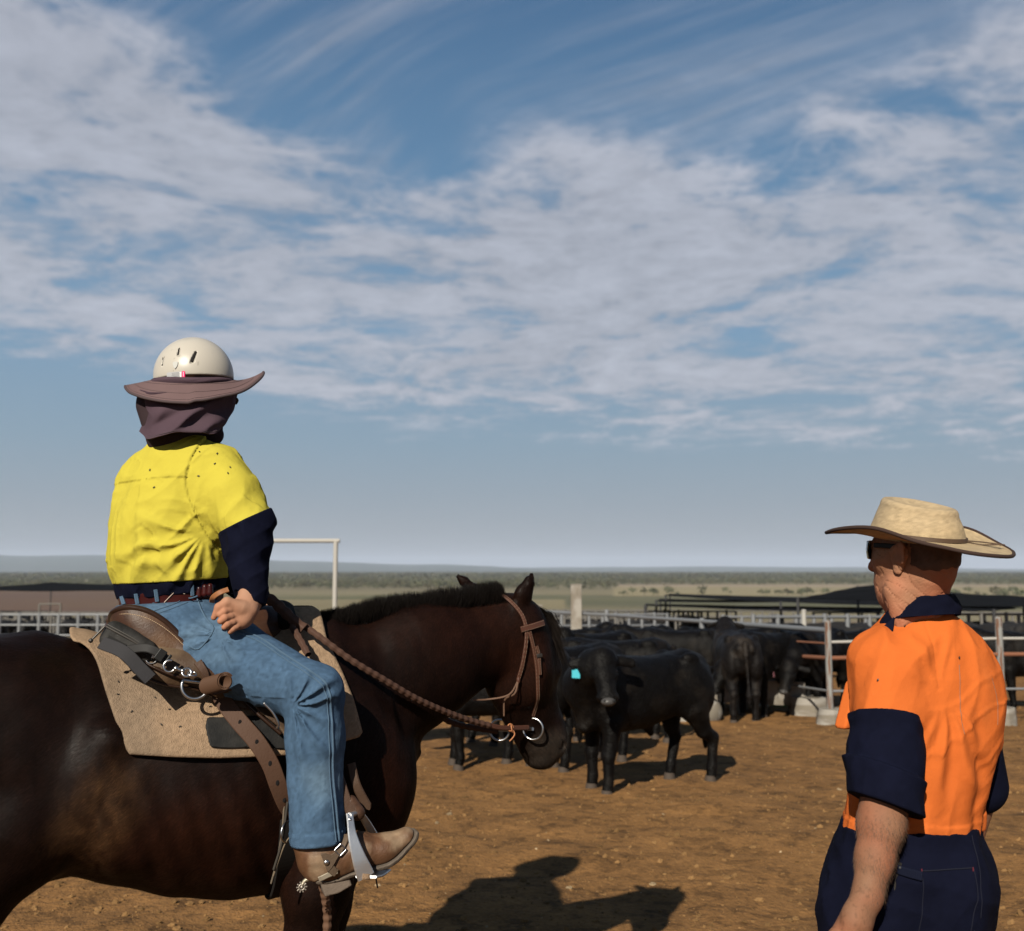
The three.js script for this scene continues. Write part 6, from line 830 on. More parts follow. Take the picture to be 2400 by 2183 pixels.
  // collar
  const colP = []; for (let j = 0; j <= 6; j++) { const row = []; for (let i = 0; i <= 48; i++) { const t = j / 6, a = -2.75 + i / 48 * 5.5, b = a + yaw, f = Math.cos(a), wv = .004 * noise(a * 3, t * 3, 1), rr = .082 + .012 * (1 - f) * .3 + Math.sin(t * 3.14) * .004 + .011 * t * t + wv, fwd = Math.max(0, Math.cos(Math.PI - Math.abs(a)) + .2); row.push([[-0.0209, 1.5451, 0.01][0] + Math.sin(b) * rr * 1.02 + fwd * fx * .045 * t, [-0.0195, 1.5777, 0.01][1] - .004 - t * .046 - fwd * .075 - (1 - f) * .012, [-0.0209, 1.5451, 0.01][2] + Math.cos(b) * rr + fwd * fz * .045 * t]); } colP.push(row); }
  { const g = slab(colP, .0042), p = g.attributes.position, c = []; for (let i = 0; i < p.count; i++) c.push(...navy(p.getX(i), p.getY(i), p.getZ(i))); g.setAttribute('color', new THREE.Float32BufferAttribute(c, 3)); part(man, 'collar', boxUV(g, 1), cloth(), 'turned-down navy collar'); }
  { const t0 = [-0.1042, 1.498, 0.08], tip = [-0.1665, 1.458, 0], rows = []; for (let j = 0; j <= 4; j++) { const t = j / 4; rows.push(denser([mixv([-0.1017, 1.5193, 0.07], [-0.1145, 1.4829, 0.09], t), mixv([-0.1318, 1.4884, 0.05], [-0.1402, 1.4651, 0.06], t), mixv([-0.1676, 1.4638, 0.01], [-0.1613, 1.4503, 0.02], t)], 12)); } part(man, 'collar_point', slab(rows, .004), cloth({ vertexColors: false, color: new THREE.Color().setRGB(.005, .006, .015) })); }
  // boots
  for (const [x, z] of [[-.13, 0], [.12, -.03]]) part(man, 'boot', skin(new Field(.03).cap([x, .12, z], [x, .06, z], .055, .05).flat([x, .05, z], [x + fx * .19, .04, z + fz * .19], .05, .042, [0, 1, 0], .9).cut((a, y, b) => y + 0.0, .004).eval, [x - .22, -.03, z - .28], [x + .12, .22, z + .12], .009, { color: tint([.06, .04, .025], .4), uv: 1 }), leather([1, 1, 1], .7, .001, { vertexColors: true }));
  // straw hat
  const hatC = [-0.0265, 1.7025, 0.03], tilt = new THREE.Matrix4().makeRotationFromEuler(new THREE.Euler(.15, 0, -.07)), hat = (x, y, z) => { const p = new THREE.Vector3(x, y, z).applyMatrix4(tilt); return [hatC[0] + p.x, hatC[1] + p.y, hatC[2] + p.z]; };
  const straw = grain(512, (u, v, i, j) => { const a = Math.sin((i + 3 * Math.sin(j * .05)) * 6.2832 / 10) * Math.sin(j * 6.2832 / 8), n = tfbm(u, v, 64, 3, 3), m = tfbm(u, v, 10, 33, 3); return .5 + .25 * a + (n - .45) * .6 + (m - .45) * .3; }); straw.repeat.set(7, 7);
  const strawC = (x, y, z) => { const n = fbm(x * 26, y * 60, z * 26, 3), m = fbm(x * 7, y * 7, z * 7, 3), f = fbm(x * 170, y * 230, z * 170, 2), k = 1 + .12 * n + .45 * f; return [(.33 + .04 * m) * k, (.25 + .02 * m) * k, .15 * k]; };
  const strawM = mat({ vertexColors: true, roughness: .75, bumpMap: straw, bumpScale: .0016 });
  const crownRows = [], seg = 72; // long axis of the hat runs with the head
  for (let j = 0; j <= 26; j++) { const row = []; for (let i = 0; i <= seg; i++) { const a = i / seg * 6.28318, f = Math.cos(a + hy), t = j / 26; let rr, y; if (t < .62) { const q = t / .62; rr = .104 - .016 * q - .006 * q * q; y = q * .071; } else { const q = (t - .62) / .38; rr = .082 * Math.sqrt(Math.max(0, 1 - q * q * .999)); y = .071 + .02 * Math.sin(q * 2.4) - .014 * smooth(.3, 1, q); }
      const long = 1 + .1 * f * f; y += t > .3 ? .008 * f * smooth(.3, .65, t) : 0; row.push(hat(Math.sin(a) * rr * long, y, -Math.cos(a) * rr * long * .98)); } crownRows.push(row); }
  const col = (g) => { const p = g.attributes.position, c = []; for (let i = 0; i < p.count; i++) c.push(...strawC(p.getX(i), p.getY(i), p.getZ(i))); g.setAttribute('color', new THREE.Float32BufferAttribute(c, 3)); return boxUV(g, 1); };
  const hatG = part(man, 'straw_hat', col(slab(crownRows, .003)), strawM, 'pale woven straw crown with a flat pinched top');
  const brimRows = []; for (let j = 0; j <= 14; j++) { const row = []; for (let i = 0; i <= 96; i++) { const a = i / 96 * 6.28318, t = j / 14, f = Math.cos(a + hy), sd = Math.sin(a + hy), rr = .102 + (.206 + .012 * f * f - .102) * t, side = sd * sd; row.push(hat(Math.sin(a) * rr * (1 - .14 * side), .004 + (.026 * side * side * t * t - .012 * (1 - side) * t * t) + .004 * noise(Math.sin(a) * 2, Math.cos(a) * 2, t), -Math.cos(a) * rr * (1 - .14 * side))); } brimRows.push(row); }
  part(hatG, 'brim', col(slab(brimRows, .0035)), strawM, 'broad straw brim curled up at the sides');
  part(hatG, 'brim_binding', tube(brimRows[14].slice(0, 96), .0046, { closed: true, seg: 192 }), mat({ c: [.03, .016, .012], roughness: .9 }), 'dark brown bound edge of the brim');
  part(hatG, 'hat_band', strap(Array.from({ length: 49 }, (_, i) => { const a = i / 48 * 6.28318, f = Math.cos(a + hy), rr = .1045 * (1 + .1 * f * f); return hat(Math.sin(a) * rr, .012, -Math.cos(a) * rr * .98); }), Array.from({ length: 49 }, (_, i) => { const a = i / 48 * 6.28318; return [Math.sin(a), .1, -Math.cos(a)]; }), .011, .003, 96), leather([.06, .035, .02], .6, .0006));
  for (const e of [0, .006]) part(hatG, 'band_tail', strap([hat(.09 - e, .012, .062), hat(.118, .013 - e, .075 + e), hat(.15 + e, .012, .085 + e * 2), hat(.172 - e * 3, .011, .083 + e * 3)], [[0, 1, .2]], .006, .0025, 20), leather([.07, .042, .024], .6, .0006));
  rebase(man);
  { const ph = thing('mobile_phone', 'dark mobile phone edge sticking out of the navy trouser pocket', 'phone'); const p = addv(pht, [1.0, 0, -2.5]); part(ph, 'case', box(p[0], p[1] - .04, p[2] - .011, .06, .085, .009, .004, [-.05, .2, -.16]), mat({ c: [.02, .017, .014], roughness: .4 })); part(ph, 'camera_lens', box(p[0] - .012, p[1] - .004, p[2] + .002, .014, .005, .003, .0015, [-.05, .2, -.16]), mat({ c: [.05, .05, .05], roughness: .15 })); rebase(ph); }
}

// ---------------------------------------------------------------- cattle
// one black steer modelled in its own axes (x forward, y up, z to its right), posed by head and leg offsets
function steer({ head = [0, 0], turn = 0, legs = [0, 0, 0, 0], brisket = 1, res = .02, muzzle = false, tone = 1 }) {
  const f = new Field(.06), hx = Math.cos(turn), hz = Math.sin(turn); // turn > 0 looks to its right
  const S = [[-.8, 1.15, .78, .1], [-.74, 1.23, .72, .19], [-.58, 1.27, .69, .245], [-.4, 1.235, .65, .25], [-.1, 1.22, .57, .28], [.15, 1.235, .54, .28], [.36, 1.26, .54, .25], [.5, 1.24, .58, .21], [.6, 1.14, .64, .14]];
  f.fn((x, y, z) => { const cx = Math.min(Math.max(x, S[0][0]), S.at(-1)[0]); let i = 0; while (i < S.length - 2 && S[i + 1][0] < cx) i++; const t = (cx - S[i][0]) / (S[i + 1][0] - S[i][0]), q = (k) => S[i][k] + (S[i + 1][k] - S[i][k]) * t, top = q(1), bot = q(2), w = q(3), cy = (top + bot) / 2, v = (y - cy) / ((top - bot) / 2), u = z / w, k = Math.pow(Math.pow(Math.abs(u), 2.3) + Math.pow(Math.abs(v), 2.3), 1 / 2.3), e = x - cx, d = (k - 1) * w; return e ? Math.sqrt(Math.max(d, 0) ** 2 + e * e) + Math.min(d, 0) : d; });
  const nb = [.55, .98, 0], np = [.55 + .3 * hx, 1.16 + head[1] * .6, .3 * hz], pollP = [np[0] + .1 * hx + head[0], 1.2 + head[1], np[2] + .1 * hz], nose = [pollP[0] + .25 * hx, pollP[1] - .31, pollP[2] + .25 * hz];
  f.cap(nb, np, .26, .16, .1).cap(np, pollP, .16, .12, .06).cap([.55, .75, 0], [.62, .62, 0], .14 * brisket, .07 * brisket, .1);
  const sx = -hz, sz = hx, side = (p, a, up = 0, fw = 0) => [p[0] + sx * a + hx * fw, p[1] + up, p[2] + sz * a + hz * fw];
  f.ell(addv(pollP, [0, .01, 0]), [.1, .12, .128], [0, -turn, 0], .05).cap(mixv(pollP, nose, .15), mixv(pollP, nose, .75), .11, .078, .04).ell(mixv(pollP, nose, .92), [.07, .06, .098], [0, -turn, 0], .03).ell(mixv(pollP, nose, .35), [.1, .07, .125], [0, -turn, 0], .04).cap(mixv(pollP, nose, .4), addv(mixv(pollP, nose, .5), [0, -.06, 0]), .08, .07, .04);
  for (const s of [-1, 1]) f.flat(side(pollP, s * .1, .02), side(pollP, s * .26, -.02, -.03), .04, .045, [0, .25, 0].map((v, i) => (i === 1 ? .3 : i === 0 ? hx * .95 : hz * .95)), .45, .02);
  for (const s of [-1, 1]) {
    f.ell([-.55, .88, s * .17], [.25, .3, .13], [0, 0, -.2], .06).ell([.4, .82, s * .17], [.15, .26, .1], null, .06);
    const a = legs[s > 0 ? 0 : 1], b = legs[s > 0 ? 2 : 3];
    f.chain([[[.42 + a * .2, .66, s * .17], .1], [[.42 + a * .6, .44, s * .165], .062], [[.43 + a * .8, .36, s * .165], .06], [[.42 + a, .14, s * .165], .043], [[.43 + a, .08, s * .165], .05]], .03);
    f.chain([[[-.55 + b * .1, .72, s * .17], .14], [[-.62 + b * .5, .5, s * .165], .075], [[-.7 + b * .8, .42, s * .16], .058], [[-.66 + b, .15, s * .16], .045], [[-.65 + b, .08, s * .16], .05]], .03);
  }
  f.cap([-.1, .58, 0], [-.16, .5, 0], .05, .03, .06); // sheath
  for (const s of [-1, 1]) f.ell([-.5, 1.2, s * .2], [.09, .05, .05], null, .06).ell([-.78, 1.06, s * .09], [.06, .06, .05], null, .05).ell([.42, 1.12, s * .15], [.1, .12, .06], [0, 0, .3], .06);
  f.chain([[[-.82, 1.13, 0], .045], [[-.87, .98, 0], .035], [[-.885, .6, .02], .022], [[-.88, .42, .03], .04], [[-.875, .3, .03], .02]], .03);
  const coat = (x, y, z) => { const n = fbm(x * 6, y * 6, z * 6, 4), h = fbm(x * 30, y * 30, z * 30, 2), dust = smooth(.12, .42, n + .1); const k = tone * (1 + h * .5); return mixv([.0022, .0018, .0017], [.0062, .0048, .0038], dust * .9).map((v) => v * k); };
  const F = f.eval, body = skin((x, y, z) => F(x, y, z) + .012 * fbm(x * 7, y * 7, z * 7, 3), [-1.0, .02, -.62 - Math.max(0, -hz) * .4], [1.5, 1.5, .62 + Math.max(0, hz) * .4], res, { color: coat, uv: 1 });
  const g = new THREE.Group();
  part(g, 'body', body, cowM); part(g, 'muzzle', ball(addv(mixv(pollP, nose, 1.0), [hx * .022, -.004, hz * .022]), .056, .9 + .35 * Math.abs(hz), .72, .9 + .35 * Math.abs(hx), 12), muzzleM);
  for (const s of [-1, 1]) { part(g, 'nostril', ball(addv(side(mixv(pollP, nose, 1.0), s * .036, .006, .066), [0, 0, 0]), .012, 1, .8, 1, 8), darkM); part(g, 'eye', ball(side(mixv(pollP, nose, .32), s * .098, .02, .03), .018), eyeM); }
  for (const [x, z] of [[.44 + legs[0], .165], [.44 + legs[1], -.165], [-.64 + legs[2], .16], [-.64 + legs[3], -.16]]) { const c = new THREE.CylinderGeometry(.048, .062, .07, 12); c.translate(x, .035, z); part(g, 'hoof', c, hoofCow); }
  g.userData.ears = [side(pollP, -.235, -.02, -.02), side(pollP, .235, -.02, -.02)];
  return g;
}
const hairCow = grain(256, (u, v) => .5 + (tfbm(u * .5, v, 48, 3, 3) - .45)); hairCow.repeat.set(4, 4);
const cowM = mat({ vertexColors: true, bumpMap: hairCow, bumpScale: .006, roughness: .5, specularIntensity: .16 }), muzzleM = mat({ c: [.045, .042, .04], roughness: .4 }), darkM = mat({ c: [.004, .004, .004], roughness: .8 }), eyeM = mat({ c: [.006, .004, .003], roughness: .1 }), hoofCow = mat({ c: [.045, .033, .025], roughness: .8 });
const tagM = { blue: mat({ c: [.05, .33, .4], roughness: .5 }), pink: mat({ c: [.5, .2, .24], roughness: .5 }) };
function earTag(p, m, s = 1) { const sh = new THREE.Shape(); sh.moveTo(-.007 * s, .05 * s); sh.lineTo(.007 * s, .05 * s); sh.lineTo(.014 * s, .015 * s); sh.lineTo(.032 * s, .005 * s); sh.lineTo(.032 * s, -.05 * s); sh.lineTo(-.032 * s, -.05 * s); sh.lineTo(-.032 * s, .005 * s); sh.lineTo(-.014 * s, .015 * s); const g = new THREE.ExtrudeGeometry(sh, { depth: .003, bevelEnabled: false }); g.translate(p[0], p[1] - .05 * s, p[2]); return g; }
const herd = [];
function cow(proto, label, [x, z], face, scale = 1, tagColor) { // face: direction the animal faces, degrees from +x turning towards -z
  const g = proto.clone(); g.name = numbered('steer'); tag(g, label, 'cattle', 'black cattle in the pen'); g.userData.ears = undefined; delete g.userData.ears; scene.add(g);
  g.position.set(x, standY(x, z) - .012, z); g.rotation.y = THREE.MathUtils.degToRad(face); g.scale.setScalar(scale);
  if (tagColor) { const e = proto.userData.ears[tagColor[1]], m = part(g, 'ear_tag', earTag([0, 0, 0], tagM[tagColor[0]], 1.25), tagM[tagColor[0]], `${tagColor[0]} plastic ear tag`); m.position.set(...e); m.rotation.y = tagColor[2]; }
  herd.push(g); return g;
}
{
  // in front: side on, head turned square to the camera
  const looking = steer({ head: [-.06, .03], turn: -1.1, legs: [-.02, .05, .12, -.12], res: .016 });
  const plainA = steer({ head: [.05, -.02], turn: .25, legs: [.06, -.06, .05, -.08], res: .02 });
  const grazing = steer({ head: [.12, -.45], turn: -.1, legs: [.04, -.05, -.04, .06], res: .022 });
  const away = steer({ head: [-.02, .12], turn: .05, legs: [.03, -.03, .02, -.02], res: .018, tone: 2.6 });
  const at = (d, u) => [(u - 1200) / 2400 * d, -d];
  cow(looking, 'black steer side on with its head turned to the camera, blue ear tag', at(9.15, 1488), 212, .93, ['blue', 1, -1.1]);
  cow(plainA, 'black steer close behind the horse’s muzzle, left of the blue-tagged steer'.replace('’', "'"), at(10.6, 1300), 205, .95);
  cow(plainA, 'black steer standing under the horse’s chin with its hind legs showing'.replace('’', "'"), at(10.2, 1165), 172, .92);
  cow(looking, 'black steer half hidden by the neck of the horse, legs showing below the rein', at(12.0, 1010), 188, .95);
  cow(away, 'brownish black steer seen from behind, standing at the concrete trough', at(15.3, 1716), 88, .98);
  // beyond the front steer
  cow(plainA, 'black steer whose back shows above the front steer, head to the left', at(12.6, 1420), 176, .97);
  cow(looking, 'black steer in the pen looking over the backs, left of the rail post', at(15.2, 1380), 210, 1);
  cow(grazing, 'black steer feeding at the trough right of the steer seen from behind', at(15.6, 1800), 215, 1, ['pink', 0, .5]);
  cow(grazing, 'black steer feeding at the trough nearest the rusty rail post', at(16.0, 1905), 230, 1, ['pink', 1, .3]);
  cow(plainA, 'black steer behind the feeding cattle, back level with the rusty rail', at(18.5, 1740), 8, 1.02);
  cow(plainA, 'black steer standing behind the rails beside the orange shirt', at(17.5, 1960), 185, 1);
  cow(plainA, 'black steer at the right edge behind the second rail post', at(16.5, 2400), 175, 1);
  cow(away, 'black steer walking away at the far right edge of the photo', at(18.5, 2470), 60, 1);
  cow(grazing, 'black steer with lowered head behind the man in orange', at(17.0, 2210), 200, 1);
  cow(plainA, 'black steer standing in the gap between the front steer and the one seen from behind', at(17.4, 1575), 170, 1);
  cow(grazing, 'black steer with lowered head behind the trough, left of the one seen from behind', at(19.2, 1668), 20, 1.02);
  cow(plainA, 'black steer at the rear of the mob near the concrete column', at(17.8, 1330), 5, 1);
  cow(looking, 'black steer at the rear of the mob, head up, right of the galvanised post', at(18.6, 1480), 200, 1.02);
}

// ---------------------------------------------------------------- fences, trough, shade cloth, far yards
const galv = mat({ c: [.17, .175, .183], metalness: .3, roughness: .55, bumpMap: hideGrain, bumpScale: .001 }), rustPaint = (() => { const t = grain(256, (u, v) => { const n = tfbm(u, v, 6, 3, 5), r = smooth(.42, .56, n); return mixv([.47, .47, .46], [.37, .26, .2], smooth(.48, .6, n)); }, { srgb: true }); t.repeat.set(3, 1.2); return mat({ map: t, roughness: .8 }); })(), rust = mat({ c: [.16, .065, .035], roughness: .9, bumpMap: hideGrain, bumpScale: .002 }), concrete = (() => { const t = grain(256, (u, v) => { const n = tfbm(u, v, 5, 13, 5); return mixv([.53, .51, .48], [.43, .4, .36], smooth(.35, .65, n)); }, { srgb: true }); return mat({ map: t, roughness: .95, bumpMap: hideGrain, bumpScale: .004 }); })(), pale = mat({ c: [.3, .285, .26], roughness: .8 });
function footing(x, y, z, w, h) { const g = new THREE.CylinderGeometry(w * .48, w * .56, h + .06, 9, 2), p = g.attributes.position; for (let i = 0; i < p.count; i++) p.setXYZ(i, p.getX(i) * (1 + .12 * noise(p.getX(i) * 9 + x, p.getY(i) * 6, 1)), p.getY(i), p.getZ(i) * (1 + .12 * noise(p.getZ(i) * 9 + x, p.getY(i) * 6, 4))); g.computeVertexNormals(); g.translate(x, y + h / 2 - .03, z); return g; }
{ // the pen rail behind the near cattle
  const f = thing('pen_fence', 'pipe rail fence with rusty posts on concrete footings behind the cattle', 'fence');
  const line = [[[2.2913, 0.6546, -25], [2.2753, -1.0515, -25], .055, galv], [[3.5795, 0.7098, -19.5], [3.5485, -0.9323, -19.5], .05, galv], [[4.3945, 0.9152, -14.4], [4.3521, -0.4353, -14.4], .045, rustPaint], [[6.8663, 0.9529, -14.6], [6.7978, -0.464, -14.6], .05, rustPaint], [[9.5247, 0.9437, -14.8], [9.4297, -0.4927, -14.8], .05, rustPaint]];
  for (const [a, b, r, m] of line) { const gy = groundY(a[0], a[2]); part(f, 'post', rod([a[0], Math.min(b[1], gy - .1), a[2]], a, r, 14), m); part(f, 'post_cap', ball(a, r * 1.02, 1, .5, 1), m); if (m === rustPaint) part(f, 'footing', footing(a[0], gy, a[2], .36, .2), concrete); }
  const top = line.map(([a]) => a), rail = (i, j, ya, yb, r, m, mat2) => { const a = top[i], b = top[j]; part(f, 'rail', rod([a[0], a[1] - ya, a[2]], [b[0], b[1] - yb, b[2]], r, 10), m); };
  rail(0, 1, .1, .04, .04, galv); rail(1, 2, .04, .12, .04, galv);
  rail(1, 2, .58, .5, .03, rust); rail(2, 3, .5, .5, .03, rust); rail(3, 4, .5, .5, .03, rust); rail(2, 3, .28, .28, .02, pale); rail(3, 4, .28, .28, .02, pale); rail(0, 1, .7, .6, .03, rust); rail(2, 3, .95, .98, .018, galv); rail(1, 2, .98, .95, .018, galv); rail(3, 4, .98, .98, .018, galv);
  rail(1, 2, .3, .3, .016, rust);
  const l = [-0.2477, 0.484, -30]; part(f, 'rail', rod([top[0][0], top[0][1] - .1, top[0][2]], l, .04, 10), galv); part(f, 'rail', rod([top[0][0], top[0][1] - .72, top[0][2]], [l[0], l[1] - .75, l[2]], .045, 10), pale); part(f, 'rail', rod([top[0][0], top[0][1] - .72, top[0][2]], [top[1][0], top[1][1] - .52, top[1][2]], .04, 10), pale);
  rebase(f);
}
{ // concrete water trough on blocks
  const t = thing('water_trough', 'long weathered concrete trough on blocks behind the standing steer', 'trough'), a = [2.5833, -0.3177, -16.6], b = [4.4873, -0.4273, -15.9], gy = (p) => groundY(p[0], p[2]);
  const dir = V(b).sub(V(a)).setY(0), L = dir.length(), ang = -Math.atan2(dir.z, dir.x), mid = mixv(a, b, .5), y0 = gy(mid) + .16;
  const sh = new THREE.Shape(); sh.moveTo(-.3, .34); sh.lineTo(-.22, 0); sh.lineTo(.22, 0); sh.lineTo(.3, .34); sh.lineTo(.24, .34); sh.lineTo(.17, .08); sh.lineTo(-.17, .08); sh.lineTo(-.24, .34); const g = new THREE.ExtrudeGeometry(sh, { depth: L, bevelEnabled: true, bevelSize: .012, bevelThickness: .012, bevelSegments: 2 }); g.rotateY(Math.PI / 2); g.translate(-L / 2, 0, 0);
  const place = (q) => { q.rotateY(ang); q.translate(mid[0], y0, mid[2]); return q; };
  part(t, 'basin', place(g), concrete); const wg = new THREE.BoxGeometry(L - .06, .02, .4); wg.translate(0, .24, 0); part(t, 'water', place(wg), mat({ c: [.02, .025, .02], roughness: .08 }));
  for (const k of [-.42, 0, .46]) part(t, 'block', place(box(k * L, -.12, 0, .22, .24, .52, .03, [0, k, 0])), concrete);
  part(t, 'ramp', footing(mid[0] + .48 * dir.x, gy(b) - .02, mid[2] + .48 * dir.z + .3, .55, .3), concrete);
  rebase(t);
}
{ // spilled boulder-like lump of concrete left of the trough
  const c = [2.7012, -0.2205, -15], y = groundY(c[0], c[2]); single('concrete_lump', skin(new Field(.08).ell([c[0], y + .1, c[2]], [.32, .26, .3], null).ell([c[0] - .2, y, c[2] + .1], [.2, .2, .2]).eval, [c[0] - .6, y - .1, c[2] - .5], [c[0] + .6, y + .5, c[2] + .5], .03, { uv: 1 }), concrete, 'pale lump of broken concrete at the left end of the trough', 'concrete');
  const bits = [['green', [.09, .2, .06], 1812, 1590, .28, .14], ['blue', [.03, .09, .3], 1886, 1600, .12, .1], ['pale', [.4, .36, .28], 1770, 1602, .3, .07], ['white', [.5, .48, .44], 1845, 1604, .18, .07]];
  const r = mulberry(8); for (const [n, col, u, v, w, h] of bits) { const k = (u - 1200) / 2400 * 17, z = -17, gy = groundY(k, z); const g = skin(new Field(.03).ell([0, h * .5, 0], [w * .5, h * .55, w * .35], [0, r() * 3, 0]).ell([w * .25, h * .35, .02], [w * .28, h * .4, w * .3], [0, r(), .4]).eval, [-w, -.05, -w], [w, h * 1.6, w], .014); const o = single('feed_sack', g, mat({ c: col, roughness: .7 }), { green: 'crumpled green sack behind the trough', blue: 'small blue scrap of plastic behind the trough', pale: 'pale flattened sack behind the trough, left of the green one', white: 'whitish scrap of sacking between the green sack and the blue scrap' }[n], 'sack', 'litter behind the trough'); o.position.set(k, gy, z); }
}
{ // square pale gateway frame and a concrete column
  const g = thing('gateway_frame', 'tall pale pipe gateway frame behind the rider', 'gateway'), a = [-4.1206, 2.3148, -24], b = [-7.6824, 2.3148, -24]; const ga = groundY(a[0], a[2]);
  part(g, 'post', rod([a[0], ga - .1, a[2]], a, .055, 12), pale); part(g, 'post', rod([b[0], groundY(b[0], b[2]) - .1, b[2]], b, .055, 12), pale); part(g, 'crossbar', rod(addv(b, [-.05, 0, 0]), addv(a, [.09, 0, 0]), .05, 12), pale); rebase(g);
  const c = [1.6142, 1.2553, -26], gy = groundY(c[0], c[2]); const k = thing('concrete_column', 'square pale concrete column standing behind the mob', 'column'); part(k, 'shaft', boxUV(box(c[0], (c[1] + gy) / 2, c[2], .27, c[1] - gy, .27, .02), .7), concrete); part(k, 'cap', box(c[0], c[1] + .01, c[2], .29, .03, .29, .008), concrete); rebase(k);
  const c2 = [0.8707, 0.4704, -34], gy2 = groundY(c2[0], c2[2]); const k2 = thing('concrete_column', "shorter pale column just right of the horse's ear", 'column'); part(k2, 'shaft', boxUV(box(c2[0], (c2[1] + gy2) / 2, c2[2], .24, c2[1] - gy2, .24, .02), .7), concrete); part(k2, 'cap', box(c2[0], c2[1] + .01, c2[2], .26, .03, .26, .008), concrete); rebase(k2);
}
// shade cloth: black sheets on slender poles, sagging between them
const shadeCloth = mat({ c: [.0025, .0025, .003], roughness: 1, specularIntensity: .1, side: THREE.DoubleSide });
function shadeSail(label, corners, sag, group) {
  const t = thing('shade_structure', label, 'shade', group), n = 18, rows = [];
  for (let j = 0; j <= n; j++) { const row = []; for (let i = 0; i <= n; i++) { const u = i / n, v = j / n, p = mixv(mixv(corners[0], corners[1], u), mixv(corners[3], corners[2], u), v); p[1] -= sag * 4 * u * (1 - u) * .6 + sag * .8 * v * (1 - v) + .03 * noise(u * 5, v * 5, corners[0][0]); row.push(p); } rows.push(row); }
  part(t, 'cloth', slab(rows, .02), shadeCloth);
  for (const c of corners) part(t, 'pole', rod([c[0], groundY(c[0], c[2]) - .2, c[2]], addv(c, [0, .05, 0]), .06, 8), mat({ c: [.03, .03, .032], roughness: .7 }));
  rebase(t); return t;
}
{
  const g = 'shade cloth structures over the yards';
  shadeSail('long black shade sheet topmost left of the straw-hatted man', [[8.9311, 0.1739, -60], [18.9015, -0.1435, -52], [26.9187, -0.348, -74], [11.6284, -0.1208, -76]], .1, g);
  shadeSail('black shade sheet second from the top, reaching left of the others', [[7.6823, 0.002, -55], [13.5363, 0.0269, -52], [18.7473, -0.4126, -72], [10.3561, -0.3831, -72]], .05, g);
  shadeSail('lowest black shade sheet left of the straw-hatted man', [[6.1857, -0.0267, -48], [16.3296, -0.24, -46], [22.5326, -0.5861, -62], [7.8078, -0.3426, -60]], .06, g);
  shadeSail('peaked black shade sail behind the head of the man in orange', [[12.1851, 0.4178, -44], [16.1435, 0.4385, -42], [20.4566, 1.1373, -52], [17.4302, 0.7951, -52]], .03, g);
  shadeSail('black shade sheet right of the neck of the man in orange', [[16.5223, 0.2658, -40], [21.1503, 0.2985, -40], [28.5722, 0.1866, -54], [22.1146, 0.5633, -54]], .08, g);
  shadeSail('lower black shade sheet at the right edge above the orange shoulder', [[15.0112, 0.2254, -36], [16.7947, 0.2254, -36], [22.7969, -0.0142, -46], [19.2921, 0.2119, -46]], .03, g);
  shadeSail('thin black shade sheet at the left edge behind the rider', [[-38.2244, 0.276, -70], [-22.5871, 0.276, -70], [-30.9923, 0.2465, -96], [-42.9232, 0.4834, -96]], .1, g);
  shadeSail('distant grey-black shade sheet left of the saddle bag', [[-62.3757, -3.935, -120], [-53.4604, -4.033, -120], [-76.501, -5.0029, -170], [-88.4398, -4.8638, -170]], .2, g);
  shadeSail('distant black shade sheet just behind the saddle bag', [[-42.7039, -3.0859, -95], [-37.8098, -3.0084, -95], [-47.7758, -3.8369, -120], [-53.969, -3.7389, -120]], .1, g);
}
